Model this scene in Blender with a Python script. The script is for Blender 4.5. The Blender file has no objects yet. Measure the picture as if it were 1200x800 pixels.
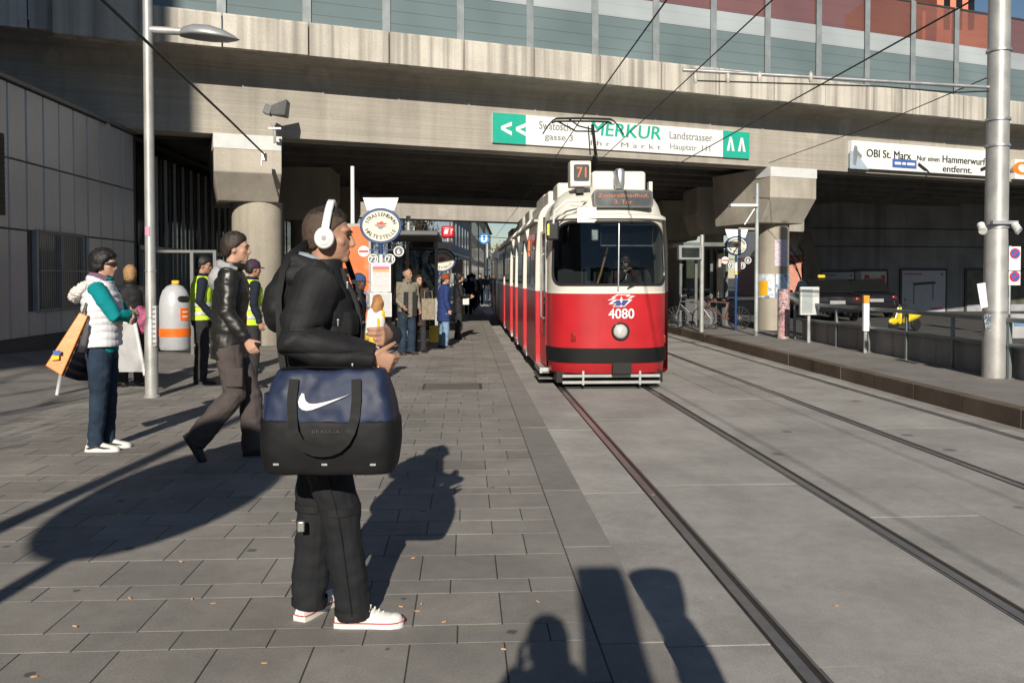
import bpy, bmesh, math, random
from mathutils import Vector, Matrix, Euler, noise, Quaternion
R = math.radians
random.seed(11)
SC = bpy.context.scene
COL = SC.collection
# ------------------------------------------------------------------ camera
CAMZ = 1.55
cd = bpy.data.cameras.new('camera'); cam = bpy.data.objects.new('camera', cd); COL.objects.link(cam)
cd.sensor_width = 36; cd.lens = 30; cd.shift_y = -0.0408; cd.clip_start = 0.05; cd.clip_end = 2000
CE = Euler((R(88.5), 0, R(-3.15)))
cam.location = (0, 0, CAMZ); cam.rotation_euler = CE
SC.camera = cam
# ------------------------------------------------------------------ sky, sun, exposure
SUN_EL, SUN_AZ = 25.0, 5.5          # light travels along +Y turned 5.5 degrees towards +X
w = bpy.data.worlds.new('World'); SC.world = w; w.use_nodes = True
nt = w.node_tree
sky = nt.nodes.new('ShaderNodeTexSky'); sky.sky_type = 'NISHITA'; sky.sun_disc = False
sky.sun_elevation = R(SUN_EL); sky.sun_rotation = R(180 + SUN_AZ)
sky.air_density = 1.0; sky.dust_density = 0.0; sky.ozone_density = 2.5
nt.links.new(sky.outputs[0], nt.nodes['Background'].inputs[0]); nt.nodes['Background'].inputs[1].default_value = 0.055
sl = bpy.data.lights.new('sun', 'SUN'); sl.energy = 5.0; sl.angle = R(0.53); sl.color = (1, 0.92, 0.79)
so = bpy.data.objects.new('sun', sl); COL.objects.link(so)
sd = Vector((math.sin(R(SUN_AZ)) * math.cos(R(SUN_EL)), math.cos(R(SUN_AZ)) * math.cos(R(SUN_EL)), -math.sin(R(SUN_EL))))
so.rotation_euler = sd.to_track_quat('-Z', 'Y').to_euler(); so.location = (0, 0, 30)
vs = SC.view_settings
vs.view_transform = 'Standard'; vs.look = 'None'; vs.gamma = 1; vs.use_curve_mapping = False; vs.exposure = 0.15
SC.cycles.max_bounces = 6; SC.cycles.transparent_max_bounces = 12

# ------------------------------------------------------------------ measuring helpers (photo pixel -> point at a known place)
CM = CE.to_matrix(); C0 = Vector((0, 0, CAMZ))
def ray(px, py): return CM @ Vector(((px - 600) / 1000, (400 - py) / 1000 - .049, -1))
def on_z(px, py, z=0):
    d = ray(px, py); return C0 + d * ((z - CAMZ) / d.z)
def at_y(px, py, Y):
    d = ray(px, py); return C0 + d * (Y / d.y)
def on_plane(px, py, p0, n):
    d = ray(px, py); return C0 + d * ((p0 - C0).dot(n) / d.dot(n))
def XY(p, z=0): return Vector((p[0], p[1], z))

# ------------------------------------------------------------------ object helpers
def link(o, parent=None):
    COL.objects.link(o)
    if parent: o.parent = parent
    return o
def tag(o, label=None, cat=None, group=None, kind=None):
    if label: o['label'] = label
    if cat: o['category'] = cat
    if group: o['group'] = group
    if kind: o['kind'] = kind
    return o
def thing(name, label, cat, loc=(0, 0, 0), rz=0, group=None):
    o = bpy.data.objects.new(name, None); o.empty_display_size = .1
    COL.objects.link(o); o.location = loc; o.rotation_euler = (0, 0, rz)
    return tag(o, label, cat, group)
def root_of(o):
    while o.parent: o = o.parent
    return o

class MB:
    """collects shapes; build() links them as ONE mesh object"""
    def __init__(s): s.v = []; s.f = []; s.m = []
    def add(s, vs, fs, mi=0):
        o = len(s.v); s.v += [Vector(v) for v in vs]
        for f in fs: s.f.append([i + o for i in f]); s.m.append(mi)
        return s
    def bb(s, x0, x1, y0, y1, z0, z1, mi=0):
        return s.add([(x0,y0,z0),(x1,y0,z0),(x1,y1,z0),(x0,y1,z0),(x0,y0,z1),(x1,y0,z1),(x1,y1,z1),(x0,y1,z1)],
                     [(0,3,2,1),(4,5,6,7),(0,1,5,4),(1,2,6,5),(2,3,7,6),(3,0,4,7)], mi)
    def box(s, c, size, mi=0, rot=None):
        hx, hy, hz = size[0]/2, size[1]/2, size[2]/2
        vs = [Vector((x, y, z)) for x, y, z in [(-hx,-hy,-hz),(hx,-hy,-hz),(hx,hy,-hz),(-hx,hy,-hz),(-hx,-hy,hz),(hx,-hy,hz),(hx,hy,hz),(-hx,hy,hz)]]
        if rot is not None: vs = [rot @ v for v in vs]
        return s.add([v + Vector(c) for v in vs], [(0,3,2,1),(4,5,6,7),(0,1,5,4),(1,2,6,5),(2,3,7,6),(3,0,4,7)], mi)
    def loft(s, rings, mi=0, caps=True, closed=True):
        n = len(rings[0]); vs = [p for r in rings for p in r]; fs = []
        for k in range(len(rings) - 1):
            for i in range(n if closed else n - 1):
                j = (i + 1) % n
                fs.append((k*n+i, k*n+j, (k+1)*n+j, (k+1)*n+i))
        if caps and closed:
            fs.append(tuple(range(n - 1, -1, -1))); fs.append(tuple((len(rings)-1)*n + i for i in range(n)))
        return s.add(vs, fs, mi)
    def tube(s, pts, rad, n=8, mi=0, flat=None, caps=True):
        pts = [Vector(p) for p in pts]
        if not hasattr(rad, '__len__'): rad = [rad] * len(pts)
        rings = []; prev = None
        for i, p in enumerate(pts):
            a = pts[max(i-1, 0)]; b = pts[min(i+1, len(pts)-1)]
            d = (b - a).normalized()
            if prev is None:
                ref = Vector((0, 0, 1)) if abs(d.z) < .9 else Vector((0, 1, 0))
                x = d.cross(ref).normalized()
            else:
                x = (prev - d * prev.dot(d)).normalized()
            prev = x; y = d.cross(x)
            r = rad[i]; rx, ry = (r if hasattr(r, '__len__') else (r, r))
            rings.append([p + x * (rx * math.cos(t)) + y * (ry * math.sin(t)) for t in [2*math.pi*k/n for k in range(n)]])
        return s.loft(rings, mi, caps)
    def cyl(s, p0, p1, r0, r1=None, n=12, mi=0, caps=True):
        return s.tube([p0, p1], [r0, r0 if r1 is None else r1], n, mi, caps=caps)
    def ell(s, c, r, nu=16, nv=10, mi=0, rot=None):
        c = Vector(c); vs = []; fs = []
        def P(a, b):
            q = Vector((r[0]*math.cos(a)*math.sin(b), r[1]*math.sin(a)*math.sin(b), r[2]*math.cos(b)))
            return c + (rot @ q if rot is not None else q)
        vs.append(P(0, 0))
        for j in range(1, nv):
            for i in range(nu): vs.append(P(2*math.pi*i/nu, math.pi*j/nv))
        vs.append(P(0, math.pi)); e = len(vs) - 1
        for i in range(nu):
            k = (i + 1) % nu
            fs.append((0, 1+i, 1+k)); fs.append((e, e-nu+k, e-nu+i))
            for j in range(nv - 2): fs.append((1+j*nu+i, 1+(j+1)*nu+i, 1+(j+1)*nu+k, 1+j*nu+k))
        return s.add(vs, fs, mi)
    def lathe(s, prof, c=(0, 0, 0), n=24, mi=0, axis='z', caps=True):
        c = Vector(c); rings = []
        for r, z in prof:
            ring = []
            for k in range(n):
                t = 2*math.pi*k/n; x, y = r*math.cos(t), r*math.sin(t)
                ring.append(c + (Vector((x, y, z)) if axis == 'z' else Vector((x, z, -y)) if axis == 'y' else Vector((z, x, y))))
            rings.append(ring)
        return s.loft(rings, mi, caps)
    def prism(s, poly, o, a, b, n, d, mi=0):
        """2-d polygon (p,q) in the frame o + a*p + b*q, pushed d along n"""
        o, a, b, n = Vector(o), Vector(a), Vector(b), Vector(n)
        r0 = [o + a*p + b*q for p, q in poly]; return s.loft([r0, [v + n*d for v in r0]], mi)
    def quad(s, a, b, c, d, mi=0): return s.add([a, b, c, d], [(0, 1, 2, 3)], mi)
    def mesh(s, name='m'):
        me = bpy.data.meshes.new(name); me.from_pydata([tuple(v) for v in s.v], [], s.f)
        me.polygons.foreach_set('material_index', s.m); return me
    def fix(s, me):
        bm = bmesh.new(); bm.from_mesh(me); bmesh.ops.recalc_face_normals(bm, faces=bm.faces); bm.to_mesh(me); bm.free()
    def build(s, name, mats, parent=None, world=False, smooth=40, bevel=0, seg=2, loc=None):
        me = s.mesh(name)
        if world and parent: me.transform(root_of(parent).matrix_basis.inverted())
        s.fix(me)
        return mesh_obj(name, me, mats, parent, smooth, bevel, seg, loc)

def mesh_obj(name, me, mats, parent=None, smooth=40, bevel=0, seg=2, loc=None):
    if not isinstance(mats, (list, tuple)): mats = [mats]
    me.materials.clear()
    for m in mats: me.materials.append(m)
    if smooth:
        me.shade_smooth()
        if smooth < 180: me.set_sharp_from_angle(angle=R(smooth))
    o = bpy.data.objects.new(name, me); link(o, parent)
    if loc is not None: o.location = loc
    if bevel:
        b = o.modifiers.new('bevel', 'BEVEL'); b.width = bevel; b.segments = seg; b.limit_method = 'ANGLE'; b.angle_limit = R(40); b.harden_normals = False
    return o
def struct(name, mb, mats, **k):
    o = mb.build(name, mats, **k); o['kind'] = 'structure'; return o
def copy_tree(o, parent=None):
    c = o.copy(); COL.objects.link(c); c.parent = parent
    for ch in list(o.children): copy_tree(ch, c)
    return c
def single(name, label, cat, mb, mats, loc=None, rz=0, group=None, **k):
    o = mb.build(name, mats, **k); tag(o, label, cat, group)
    if loc is not None: o.location = loc
    o.rotation_euler = (0, 0, rz); return o

# remeshing scratch scene (bodies and clothes become one continuous skin)
TS = bpy.data.scenes.new('scratch')
def remesh(mb, voxel, smooth=3, fac=.5):
    me = mb.mesh('t'); mb.fix(me)
    ob = bpy.data.objects.new('t', me); TS.collection.objects.link(ob)
    m = ob.modifiers.new('r', 'REMESH'); m.mode = 'VOXEL'; m.voxel_size = voxel
    if smooth:
        q = ob.modifiers.new('s', 'SMOOTH'); q.iterations = smooth; q.factor = fac
    vl = TS.view_layers[0]; vl.update(); dg = vl.depsgraph
    out = bpy.data.meshes.new_from_object(ob.evaluated_get(dg))
    bpy.data.objects.remove(ob); bpy.data.meshes.remove(me)
    return out
def displace(me, fn):
    co = [v.co.copy() for v in me.vertices]; no = [v.normal.copy() for v in me.vertices]
    for v, c, n in zip(me.vertices, co, no): v.co = c + n * fn(c, n)
    me.update(); return me

# lettering
def text_verts(s, bold=0.0, res=3, spacing=1.0):
    cu = bpy.data.curves.new('t', 'FONT'); cu.body = s; cu.size = 1; cu.offset = bold; cu.resolution_u = res; cu.space_character = spacing
    cu.align_x = 'CENTER'; cu.align_y = 'CENTER'
    ob = bpy.data.objects.new('t', cu); TS.collection.objects.link(ob)
    vl = TS.view_layers[0]; vl.update()
    me = bpy.data.meshes.new_from_object(ob.evaluated_get(vl.depsgraph))
    vs = [v.co.copy() for v in me.vertices]; fs = [tuple(p.vertices) for p in me.polygons]
    bpy.data.objects.remove(ob); bpy.data.curves.remove(cu); bpy.data.meshes.remove(me)
    return vs, fs
def text(mb, s, c, a, b, width=None, height=None, size=None, bold=0.0, shear=0.0, mi=0, spacing=1.0):
    """lettering centred on c in the plane of unit vectors a (right) and b (up); fitted to width and/or height"""
    vs, fs = text_verts(s, 0.0, spacing=spacing)
    x0, x1 = min(v.x for v in vs), max(v.x for v in vs); y0, y1 = min(v.y for v in vs), max(v.y for v in vs)
    sx = sy = size or 1
    if width: sx = width / (x1 - x0)
    if height: sy = height / (y1 - y0)
    if width and not height: sy = sx
    if height and not width: sx = sy
    c, a, b = Vector(c), Vector(a), Vector(b)
    nv = a.cross(b)
    offs = [(0, 0)] if not bold else [(-1, -.5), (-.35, .5), (.35, -.5), (1, .5)]
    for k, (ox, oy) in enumerate(offs):      # heavier strokes: overlapping impressions, each a hair proud of the last
        mb.add([c + nv*(.0004*k) + a*((v.x-(x0+x1)/2 + ox*bold*1.3)*sx + shear*(v.y-y0)*sy) + b*((v.y-(y0+y1)/2 + oy*bold)*sy) for v in vs], fs, mi)

# ------------------------------------------------------------------ materials
MATS = {}
def nodes_of(name):
    m = bpy.data.materials.new(name); m.use_nodes = True; n = m.node_tree
    return m, n, n.nodes['Principled BSDF']
def M(name, col, rough=.6, metal=0, var=.18, scale=3.0, fine=.10, bump=0, bscale=60, spec=.5, coat=0, stretch=(1,1,1), sheen=0, trans=0, emit=None):
    if name in MATS: return MATS[name]
    m, n, p = nodes_of(name); N = n.nodes; L = n.links
    geo = N.new('ShaderNodeNewGeometry'); mp = N.new('ShaderNodeMapping'); mp.inputs['Scale'].default_value = stretch
    L.new(geo.outputs['Position'], mp.inputs[0])
    t1 = N.new('ShaderNodeTexNoise'); t1.inputs['Scale'].default_value = scale; t1.inputs['Detail'].default_value = 5; L.new(mp.outputs[0], t1.inputs[0])
    t2 = N.new('ShaderNodeTexNoise'); t2.inputs['Scale'].default_value = scale*17; t2.inputs['Detail'].default_value = 3; L.new(mp.outputs[0], t2.inputs[0])
    def mr(src, lo, hi):
        r = N.new('ShaderNodeMapRange'); r.inputs[1].default_value = .25; r.inputs[2].default_value = .75; r.inputs[3].default_value = lo; r.inputs[4].default_value = hi
        L.new(src, r.inputs[0]); return r.outputs[0]
    mu = N.new('ShaderNodeMath'); mu.operation = 'MULTIPLY'; L.new(mr(t1.outputs[0], 1-var, 1+var), mu.inputs[0]); L.new(mr(t2.outputs[0], 1-fine, 1+fine), mu.inputs[1])
    vm = N.new('ShaderNodeVectorMath'); vm.operation = 'SCALE'; vm.inputs[0].default_value = col[:3]; L.new(mu.outputs[0], vm.inputs['Scale'])
    L.new(vm.outputs[0], p.inputs['Base Color'])
    rr = mr(t1.outputs[0], max(rough-.08, .02), min(rough+.08, 1)); L.new(rr, p.inputs['Roughness'])
    p.inputs['Metallic'].default_value = metal; p.inputs['Specular IOR Level'].default_value = spec
    if coat: p.inputs['Coat Weight'].default_value = coat; p.inputs['Coat Roughness'].default_value = .06
    if sheen: p.inputs['Sheen Weight'].default_value = sheen
    if trans: p.inputs['Transmission Weight'].default_value = trans
    if emit: p.inputs['Emission Color'].default_value = (*emit[:3], 1); p.inputs['Emission Strength'].default_value = emit[3]
    if bump:
        t3 = N.new('ShaderNodeTexNoise'); t3.inputs['Scale'].default_value = bscale; t3.inputs['Detail'].default_value = 4; L.new(mp.outputs[0], t3.inputs[0])
        b = N.new('ShaderNodeBump'); b.inputs['Strength'].default_value = bump; b.inputs['Distance'].default_value = .01
        L.new(t3.outputs[0], b.inputs['Height']); L.new(b.outputs[0], p.inputs['Normal'])
    MATS[name] = m; return m
def G(name, tint=(.8,.85,.85), alpha=.25, rough=.02):
    """pane of glass: mirror reflection over a tinted see-through"""
    if name in MATS: return MATS[name]
    m = bpy.data.materials.new(name); m.use_nodes = True; n = m.node_tree; n.nodes.clear()
    o = n.nodes.new('ShaderNodeOutputMaterial'); tr = n.nodes.new('ShaderNodeBsdfTransparent'); tr.inputs[0].default_value = (*tint, 1)
    gl = n.nodes.new('ShaderNodeBsdfGlossy'); gl.inputs['Roughness'].default_value = rough; gl.inputs[0].default_value = (.9,.93,.95,1)
    lw = n.nodes.new('ShaderNodeLayerWeight'); lw.inputs[0].default_value = .5
    pw = n.nodes.new('ShaderNodeMath'); pw.operation = 'POWER'; pw.inputs[1].default_value = 5; n.links.new(lw.outputs['Facing'], pw.inputs[0])
    ad = n.nodes.new('ShaderNodeMath'); ad.operation = 'MULTIPLY_ADD'; ad.use_clamp = True; ad.inputs[1].default_value = .9; ad.inputs[2].default_value = .045 + alpha*.12; n.links.new(pw.outputs[0], ad.inputs[0])
    mx = n.nodes.new('ShaderNodeMixShader'); n.links.new(ad.outputs[0], mx.inputs[0]); n.links.new(tr.outputs[0], mx.inputs[1]); n.links.new(gl.outputs[0], mx.inputs[2]); n.links.new(mx.outputs[0], o.inputs[0])
    MATS[name] = m; return m

def ground_mat(name, col, spots=.5, patch=.22, scale=1.2, spotscale=3.0, rough=.85, tone=.10, bump=.25, grain=90, islands=True):
    """paving or poured surface: soft patches, grain, dark gum spots, each piece its own tone"""
    m, n, p = nodes_of(name); N = n.nodes; L = n.links
    geo = N.new('ShaderNodeNewGeometry'); pos = geo.outputs['Position']
    def noise_(sc, det=5, rgh=.55):
        t = N.new('ShaderNodeTexNoise'); t.inputs['Scale'].default_value = sc; t.inputs['Detail'].default_value = det; t.inputs['Roughness'].default_value = rgh; L.new(pos, t.inputs[0]); return t.outputs[0]
    def rng(src, a, b, lo, hi):
        r = N.new('ShaderNodeMapRange'); r.inputs[1].default_value = a; r.inputs[2].default_value = b; r.inputs[3].default_value = lo; r.inputs[4].default_value = hi; L.new(src, r.inputs[0]); return r.outputs[0]
    def mul(a, b):
        q = N.new('ShaderNodeMath'); q.operation = 'MULTIPLY'; L.new(a, q.inputs[0]); L.new(b, q.inputs[1]); return q.outputs[0]
    f = mul(rng(noise_(scale), .28, .72, 1-patch, 1+patch), rng(noise_(grain, 3, .7), .25, .75, .80, 1.2))
    f = mul(f, rng(noise_(scale*9, 4), .3, .7, .93, 1.07))
    if islands:
        oi = N.new('ShaderNodeObjectInfo')
        a = N.new('ShaderNodeMath'); a.operation = 'ADD'; L.new(oi.outputs['Random'], a.inputs[0]); L.new(geo.outputs['Random Per Island'], a.inputs[1])
        fr = N.new('ShaderNodeMath'); fr.operation = 'FRACT'; L.new(a.outputs[0], fr.inputs[0])
        f = mul(f, rng(fr.outputs[0], 0, 1, 1-tone, 1+tone))
    if spots:
        v = N.new('ShaderNodeTexVoronoi'); v.inputs['Scale'].default_value = spotscale; L.new(pos, v.inputs[0])
        sep = N.new('ShaderNodeSeparateColor'); L.new(v.outputs['Color'], sep.inputs[0])
        rad = rng(sep.outputs[0], .3, 1, 0.0, .15)
        wob = N.new('ShaderNodeMath'); wob.operation = 'MULTIPLY_ADD'; L.new(noise_(45, 2), wob.inputs[0]); wob.inputs[1].default_value = .08; L.new(v.outputs['Distance'], wob.inputs[2])
        df = N.new('ShaderNodeMath'); df.operation = 'SUBTRACT'; L.new(wob.outputs[0], df.inputs[0]); L.new(rad, df.inputs[1])
        f = mul(f, rng(df.outputs[0], .0, .035, 1-spots, 1))
    vm = N.new('ShaderNodeVectorMath'); vm.operation = 'SCALE'; vm.inputs[0].default_value = col; L.new(f, vm.inputs['Scale'])
    L.new(vm.outputs[0], p.inputs['Base Color']); p.inputs['Roughness'].default_value = rough; p.inputs['Specular IOR Level'].default_value = .3
    b = N.new('ShaderNodeBump'); b.inputs['Strength'].default_value = bump; b.inputs['Distance'].default_value = .006
    L.new(noise_(grain*1.3, 4, .7), b.inputs['Height']); L.new(b.outputs[0], p.inputs['Normal'])
    MATS[name] = m; return m
def concrete_mat(name, col, board=0.0, streak=.25, patch=.2, stain_dir=(2.2, 2.2, .12)):
    """cast concrete: board marks along the span, water streaks down the face"""
    m, n, p = nodes_of(name); N = n.nodes; L = n.links
    geo = N.new('ShaderNodeNewGeometry'); pos = geo.outputs['Position']
    def noise_(sc, st=(1,1,1), det=5):
        mp = N.new('ShaderNodeMapping'); mp.inputs['Scale'].default_value = st; L.new(pos, mp.inputs[0])
        t = N.new('ShaderNodeTexNoise'); t.inputs['Scale'].default_value = sc; t.inputs['Detail'].default_value = det; L.new(mp.outputs[0], t.inputs[0]); return t.outputs[0]
    def rng(src, a, b, lo, hi):
        r = N.new('ShaderNodeMapRange'); r.inputs[1].default_value = a; r.inputs[2].default_value = b; r.inputs[3].default_value = lo; r.inputs[4].default_value = hi; L.new(src, r.inputs[0]); return r.outputs[0]
    def mul(a, b):
        q = N.new('ShaderNodeMath'); q.operation = 'MULTIPLY'; L.new(a, q.inputs[0]); L.new(b, q.inputs[1]); return q.outputs[0]
    f = mul(rng(noise_(.8), .3, .7, 1-patch, 1+patch), rng(noise_(30), .25, .75, .9, 1.1))
    f = mul(f, rng(noise_(1.3, stain_dir), .45, .72, 1.0, 1-streak))
    f = mul(f, rng(noise_(1.6, (stain_dir[0], stain_dir[1], .04), 2), .55, .72, 1.0, 1-streak*.75))
    if board:
        vo = N.new('ShaderNodeTexVoronoi'); vo.inputs['Scale'].default_value = .55; L.new(pos, vo.inputs[0])
        wb = N.new('ShaderNodeMath'); wb.operation = 'MULTIPLY_ADD'; L.new(noise_(5), wb.inputs[0]); wb.inputs[1].default_value = .25; L.new(vo.outputs['Distance'], wb.inputs[2])
        f = mul(f, rng(wb.outputs[0], .24, .30, 1.22, 1.0))     # pale filler patches
        f = mul(f, rng(noise_(1, (.25, .25, 26), 2), .3, .7, 1-board, 1+board))
    vm = N.new('ShaderNodeVectorMath'); vm.operation = 'SCALE'; vm.inputs[0].default_value = col; L.new(f, vm.inputs['Scale'])
    L.new(vm.outputs[0], p.inputs['Base Color']); p.inputs['Roughness'].default_value = .88; p.inputs['Specular IOR Level'].default_value = .25
    b = N.new('ShaderNodeBump'); b.inputs['Strength'].default_value = .3; b.inputs['Distance'].default_value = .01
    L.new(noise_(40), b.inputs['Height']); L.new(b.outputs[0], p.inputs['Normal'])
    MATS[name] = m; return m

slab_m = ground_mat('slab_grey', (.243, .228, .21), spots=.55, spotscale=4.2, tone=.09)
joint_m = ground_mat('joint_dirt', (.06, .056, .05), spots=0, islands=False)
bed_m = ground_mat('track_concrete', (.335, .32, .30), spots=.45, patch=.2, spotscale=1.6, tone=.05)
apron_m = ground_mat('apron_concrete', (.35, .335, .315), spots=.4, patch=.25, spotscale=2, tone=.05)
kerb_m = ground_mat('kerb_granite', (.24, .226, .21), spots=.2, patch=.15, tone=.06)
kerb2_m = ground_mat('kerb_brown', (.135, .105, .08), spots=.2, patch=.3, tone=.1)
asph_m = ground_mat('asphalt_light', (.22, .208, .195), spots=.3, patch=.2, islands=False)
asph2_m = ground_mat('asphalt_dark', (.09, .088, .085), spots=.2, patch=.25, islands=False)
conc_m = concrete_mat('girder_concrete', (.39, .362, .315), board=.10, streak=.16, patch=.12)
conc2_m = concrete_mat('cap_concrete', (.46, .42, .36), board=.02, streak=.15)
colm_m = concrete_mat('column_concrete', (.38, .345, .285), board=.0, streak=.22)
par_m = concrete_mat('parapet_concrete', (.55, .515, .455), streak=.5, patch=.15, stain_dir=(3.5, 3.5, .1))
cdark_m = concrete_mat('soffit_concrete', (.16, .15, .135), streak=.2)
steel = M('galvanised_steel', (.55, .56, .57), .42, .75, var=.12, scale=6)
alu = M('brushed_aluminium', (.66, .67, .68), .35, .8, var=.08, scale=4)
pole_m = M('galvanised_pole', (.42, .42, .41), .5, .4, var=.16, scale=4, fine=.12)
railst = M('polished_rail_steel', (.34, .32, .31), .4, .85, var=.2, scale=9)
raildk = M('rail_groove_grime', (.028, .024, .021), .8, 0, var=.3, scale=12)
railrust = M('rusty_rail_web', (.075, .045, .032), .8, .2, var=.35, scale=10)
black = M('black_rubber', (.015, .015, .016), .55)
blackp = M('black_plastic', (.022, .022, .024), .35)
white = M('white_enamel', (.78, .78, .76), .35, var=.05)
whitep = M('white_plastic', (.80, .80, .80), .3, var=.03)
# ================================================================== ground, platform, tracks
TZ = -0.22
g = MB(); g.quad((-900, -200, -.32), (900, -200, -.32), (900, 1500, -.32), (-900, 1500, -.32)); struct('ground', g, asph2_m)
PL_X0, PL_X1 = -26.0, 0.565            # left platform
g = MB(); g.bb(PL_X0, PL_X1, -8, 140, -.315, -.0024); platform = struct('platform_pavement', g, joint_m)
# paving slabs, each its own piece: the 300 nearest in view as parts, the rest joined
rows = []; y = -1.2; seq = [.385, .19, .385, .385, .285, .285, .385, .19]; k = 0
while y < 46:
    d = seq[k % len(seq)]; rows.append((y, d)); y += d; k += 1
def slab_mb(wd, d):
    e = .0015; h = .010
    b = MB(); x, yy = wd/2 - .0035, d/2 - .0035
    b.add([(-x,-yy,-h),(x,-yy,-h),(x,yy,-h),(-x,yy,-h),(-x,-yy,-.0006),(x,-yy,-.0006),(x,yy,-.0006),(-x,yy,-.0006),(-x+e,-yy+e,0),(x-e,-yy+e,0),(x-e,yy-e,0),(-x+e,yy-e,0)],
          [(0,1,5,4),(1,2,6,5),(2,3,7,6),(3,0,4,7),(4,5,9,8),(5,6,10,9),(6,7,11,10),(7,4,8,11),(8,9,10,11)]); return b
slabs = []
rs = random.Random(3)
for i, (yy, d) in enumerate(rows):
    x = PL_X1 - (rs.random() * .2 + .08 if i % 2 else .0); first = True
    x1 = PL_X1
    while x1 > -9.5:
        wd = .40
        if first and i % 2: wd = .20 + .02 * (i % 3)
        first = False
        slabs.append((x1 - wd/2, yy + d/2, wd, d)); x1 -= wd
def inview(s):
    p = (Vector((s[0], s[1], 0)) - C0); q = CM.transposed() @ p
    if q.z > -.5: return False
    px = 600 + 1000*q.x/-q.z; py = 400 - 1000*(q.y/-q.z + .049)
    return -40 < px < 1240 and py < 830
vis = sorted([s for s in slabs if inview(s)], key=lambda s: (s[0]**2 + s[1]**2) / (s[2]*s[3]))
near = set(vis[:300]); cache = {}
rest = MB()
for s in slabs:
    dz = rs.uniform(-.0006, .0010); tx, ty = rs.gauss(0, .0015), rs.gauss(0, .0015)
    if s in near:
        key = (round(s[2], 3), round(s[3], 3))
        if key not in cache:
            b = slab_mb(*key); me = b.mesh('paving_slab'); b.fix(me); me.materials.append(slab_m); cache[key] = me
        o = bpy.data.objects.new('paving_slab', cache[key]); link(o, platform); o.location = (s[0], s[1], dz); o.rotation_euler = (tx, ty, rs.gauss(0, .0015))
    else:
        b = slab_mb(s[2], s[3]); rest.add([v + Vector((s[0], s[1], dz + v.x*ty + v.y*tx)) for v in b.v], b.f)
o = rest.build('paving_slab_field', slab_m, platform, smooth=0); o['kind'] = 'stuff'
g = MB(); g.quad((PL_X0, 45.9, .002), (PL_X1, 45.9, .002), (PL_X1, 140, .002), (PL_X0, 140, .002)); g.quad((PL_X0, -8, .0), (-9.55, -8, .0), (-9.55, 45.89, .0), (PL_X0, 45.89, .0)); struct('pavement', g, slab_m)
# kerb of the left platform: flush granite stones
g = MB(); g.bb(PL_X1, .84, -8, 140, -.315, -.004); kerb = struct('kerb', g, joint_m)
y = -1.0; kc = {}
b = MB(); b.bb(-.137, .137, -.647, .647, -.28, 0.0)
km = b.mesh('kerb_stone'); b.fix(km); km.materials.append(kerb_m)
for i in range(40):
    o = bpy.data.objects.new('kerb_stone', km); link(o, kerb); o.location = (.706, y + i*1.3, .001 + rs.uniform(-.002, .002)); o.rotation_euler = (0, 0, rs.gauss(0, .0008))
    m = o.modifiers.new('bevel', 'BEVEL'); m.width = .003; m.segments = 1
# track bed: concrete panels beside and between the rails
RX = [1.54, 2.915, 4.73, 6.09]; GW = .068
g = MB(); g.bb(.85, 6.60, -8, 140, -.318, -.2285); bed = struct('track_bed', g, raildk)
strips = [(.853, RX[0]-GW, apron_m), (RX[0]+GW, RX[1]-GW, bed_m), (RX[1]+GW, (RX[1]+RX[2])/2, bed_m), ((RX[1]+RX[2])/2+.008, RX[2]-GW, bed_m), (RX[2]+GW, RX[3]-GW, bed_m), (RX[3]+GW, 6.49, apron_m)]
for si, (a, c, mt) in enumerate(strips):
    ln = [2.9, 3.4, 3.4, 3.4, 3.4, 2.9][si]; y0 = -5 + [.3, 1.95, .9, .2, 1.1, .0][si]
    b = MB(); b.bb(-(c-a)/2, (c-a)/2, -ln/2+.003, ln/2-.003, -.05, 0); me = b.mesh('concrete_panel'); b.fix(me); me.materials.append(mt)
    for i in range(int(70/ln)):
        o = bpy.data.objects.new('concrete_panel', me); link(o, bed); o.location = ((a+c)/2, y0 + (i+.5)*ln, TZ + rs.uniform(-.003, .003)); o.rotation_euler = (rs.gauss(0,.0006), rs.gauss(0,.0008), 0)
        m = o.modifiers.new('bevel', 'BEVEL'); m.width = .002; m.segments = 1
g = MB(); g.quad((.85, 64, TZ), (6.55, 64, TZ), (16, 150, TZ), (4, 150, TZ)); struct('street', g, bed_m)
for x, sgn in zip(RX, (1, -1, 1, -1)):
    r = MB()
    r.bb(x-.067, x+.067, -6, 66, -.26, TZ-.016, 1)                      # seal and web, dark and grimy
    r.bb(x-.032*1-.012, x+.030-.012, -6, 66, -.25, TZ+.002, 0) if sgn < 0 else r.bb(x-.030+.012-.03, x+.030-.018, -6, 66, -.25, TZ+.002, 0)
    r.bb(x+.050, x+.064, -6, 66, -.25, TZ-.001, 2) if sgn > 0 else r.bb(x-.064, x-.050, -6, 66, -.25, TZ-.001, 2)
    struct('tram_rail', r, [railst, raildk, railrust])
# right platform
g = MB(); g.bb(6.68, 8.62, -8, 140, -.3, 0); struct('far_platform', g, asph_m)
g = MB(); g.bb(6.51, 6.675, -8, 140, -.3, -.03); kerb2 = struct('far_kerb', g, joint_m)
b = MB(); b.bb(-.10, .09, -.595, .595, -.26, 0); km2 = b.mesh('kerb_stone'); b.fix(km2); km2.materials.append(kerb2_m)
for i in range(42):
    o = bpy.data.objects.new('kerb_stone', km2); link(o, kerb2); o.location = (6.595 + rs.uniform(-.004, .004), 3 + i*1.2, .004 + rs.uniform(-.003, .003))
    m = o.modifiers.new('bevel', 'BEVEL'); m.width = .008; m.segments = 2
g = MB(); g.bb(8.62, 60, -8, 140, -.3, -.005); struct('courtyard', g, asph2_m)
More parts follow.
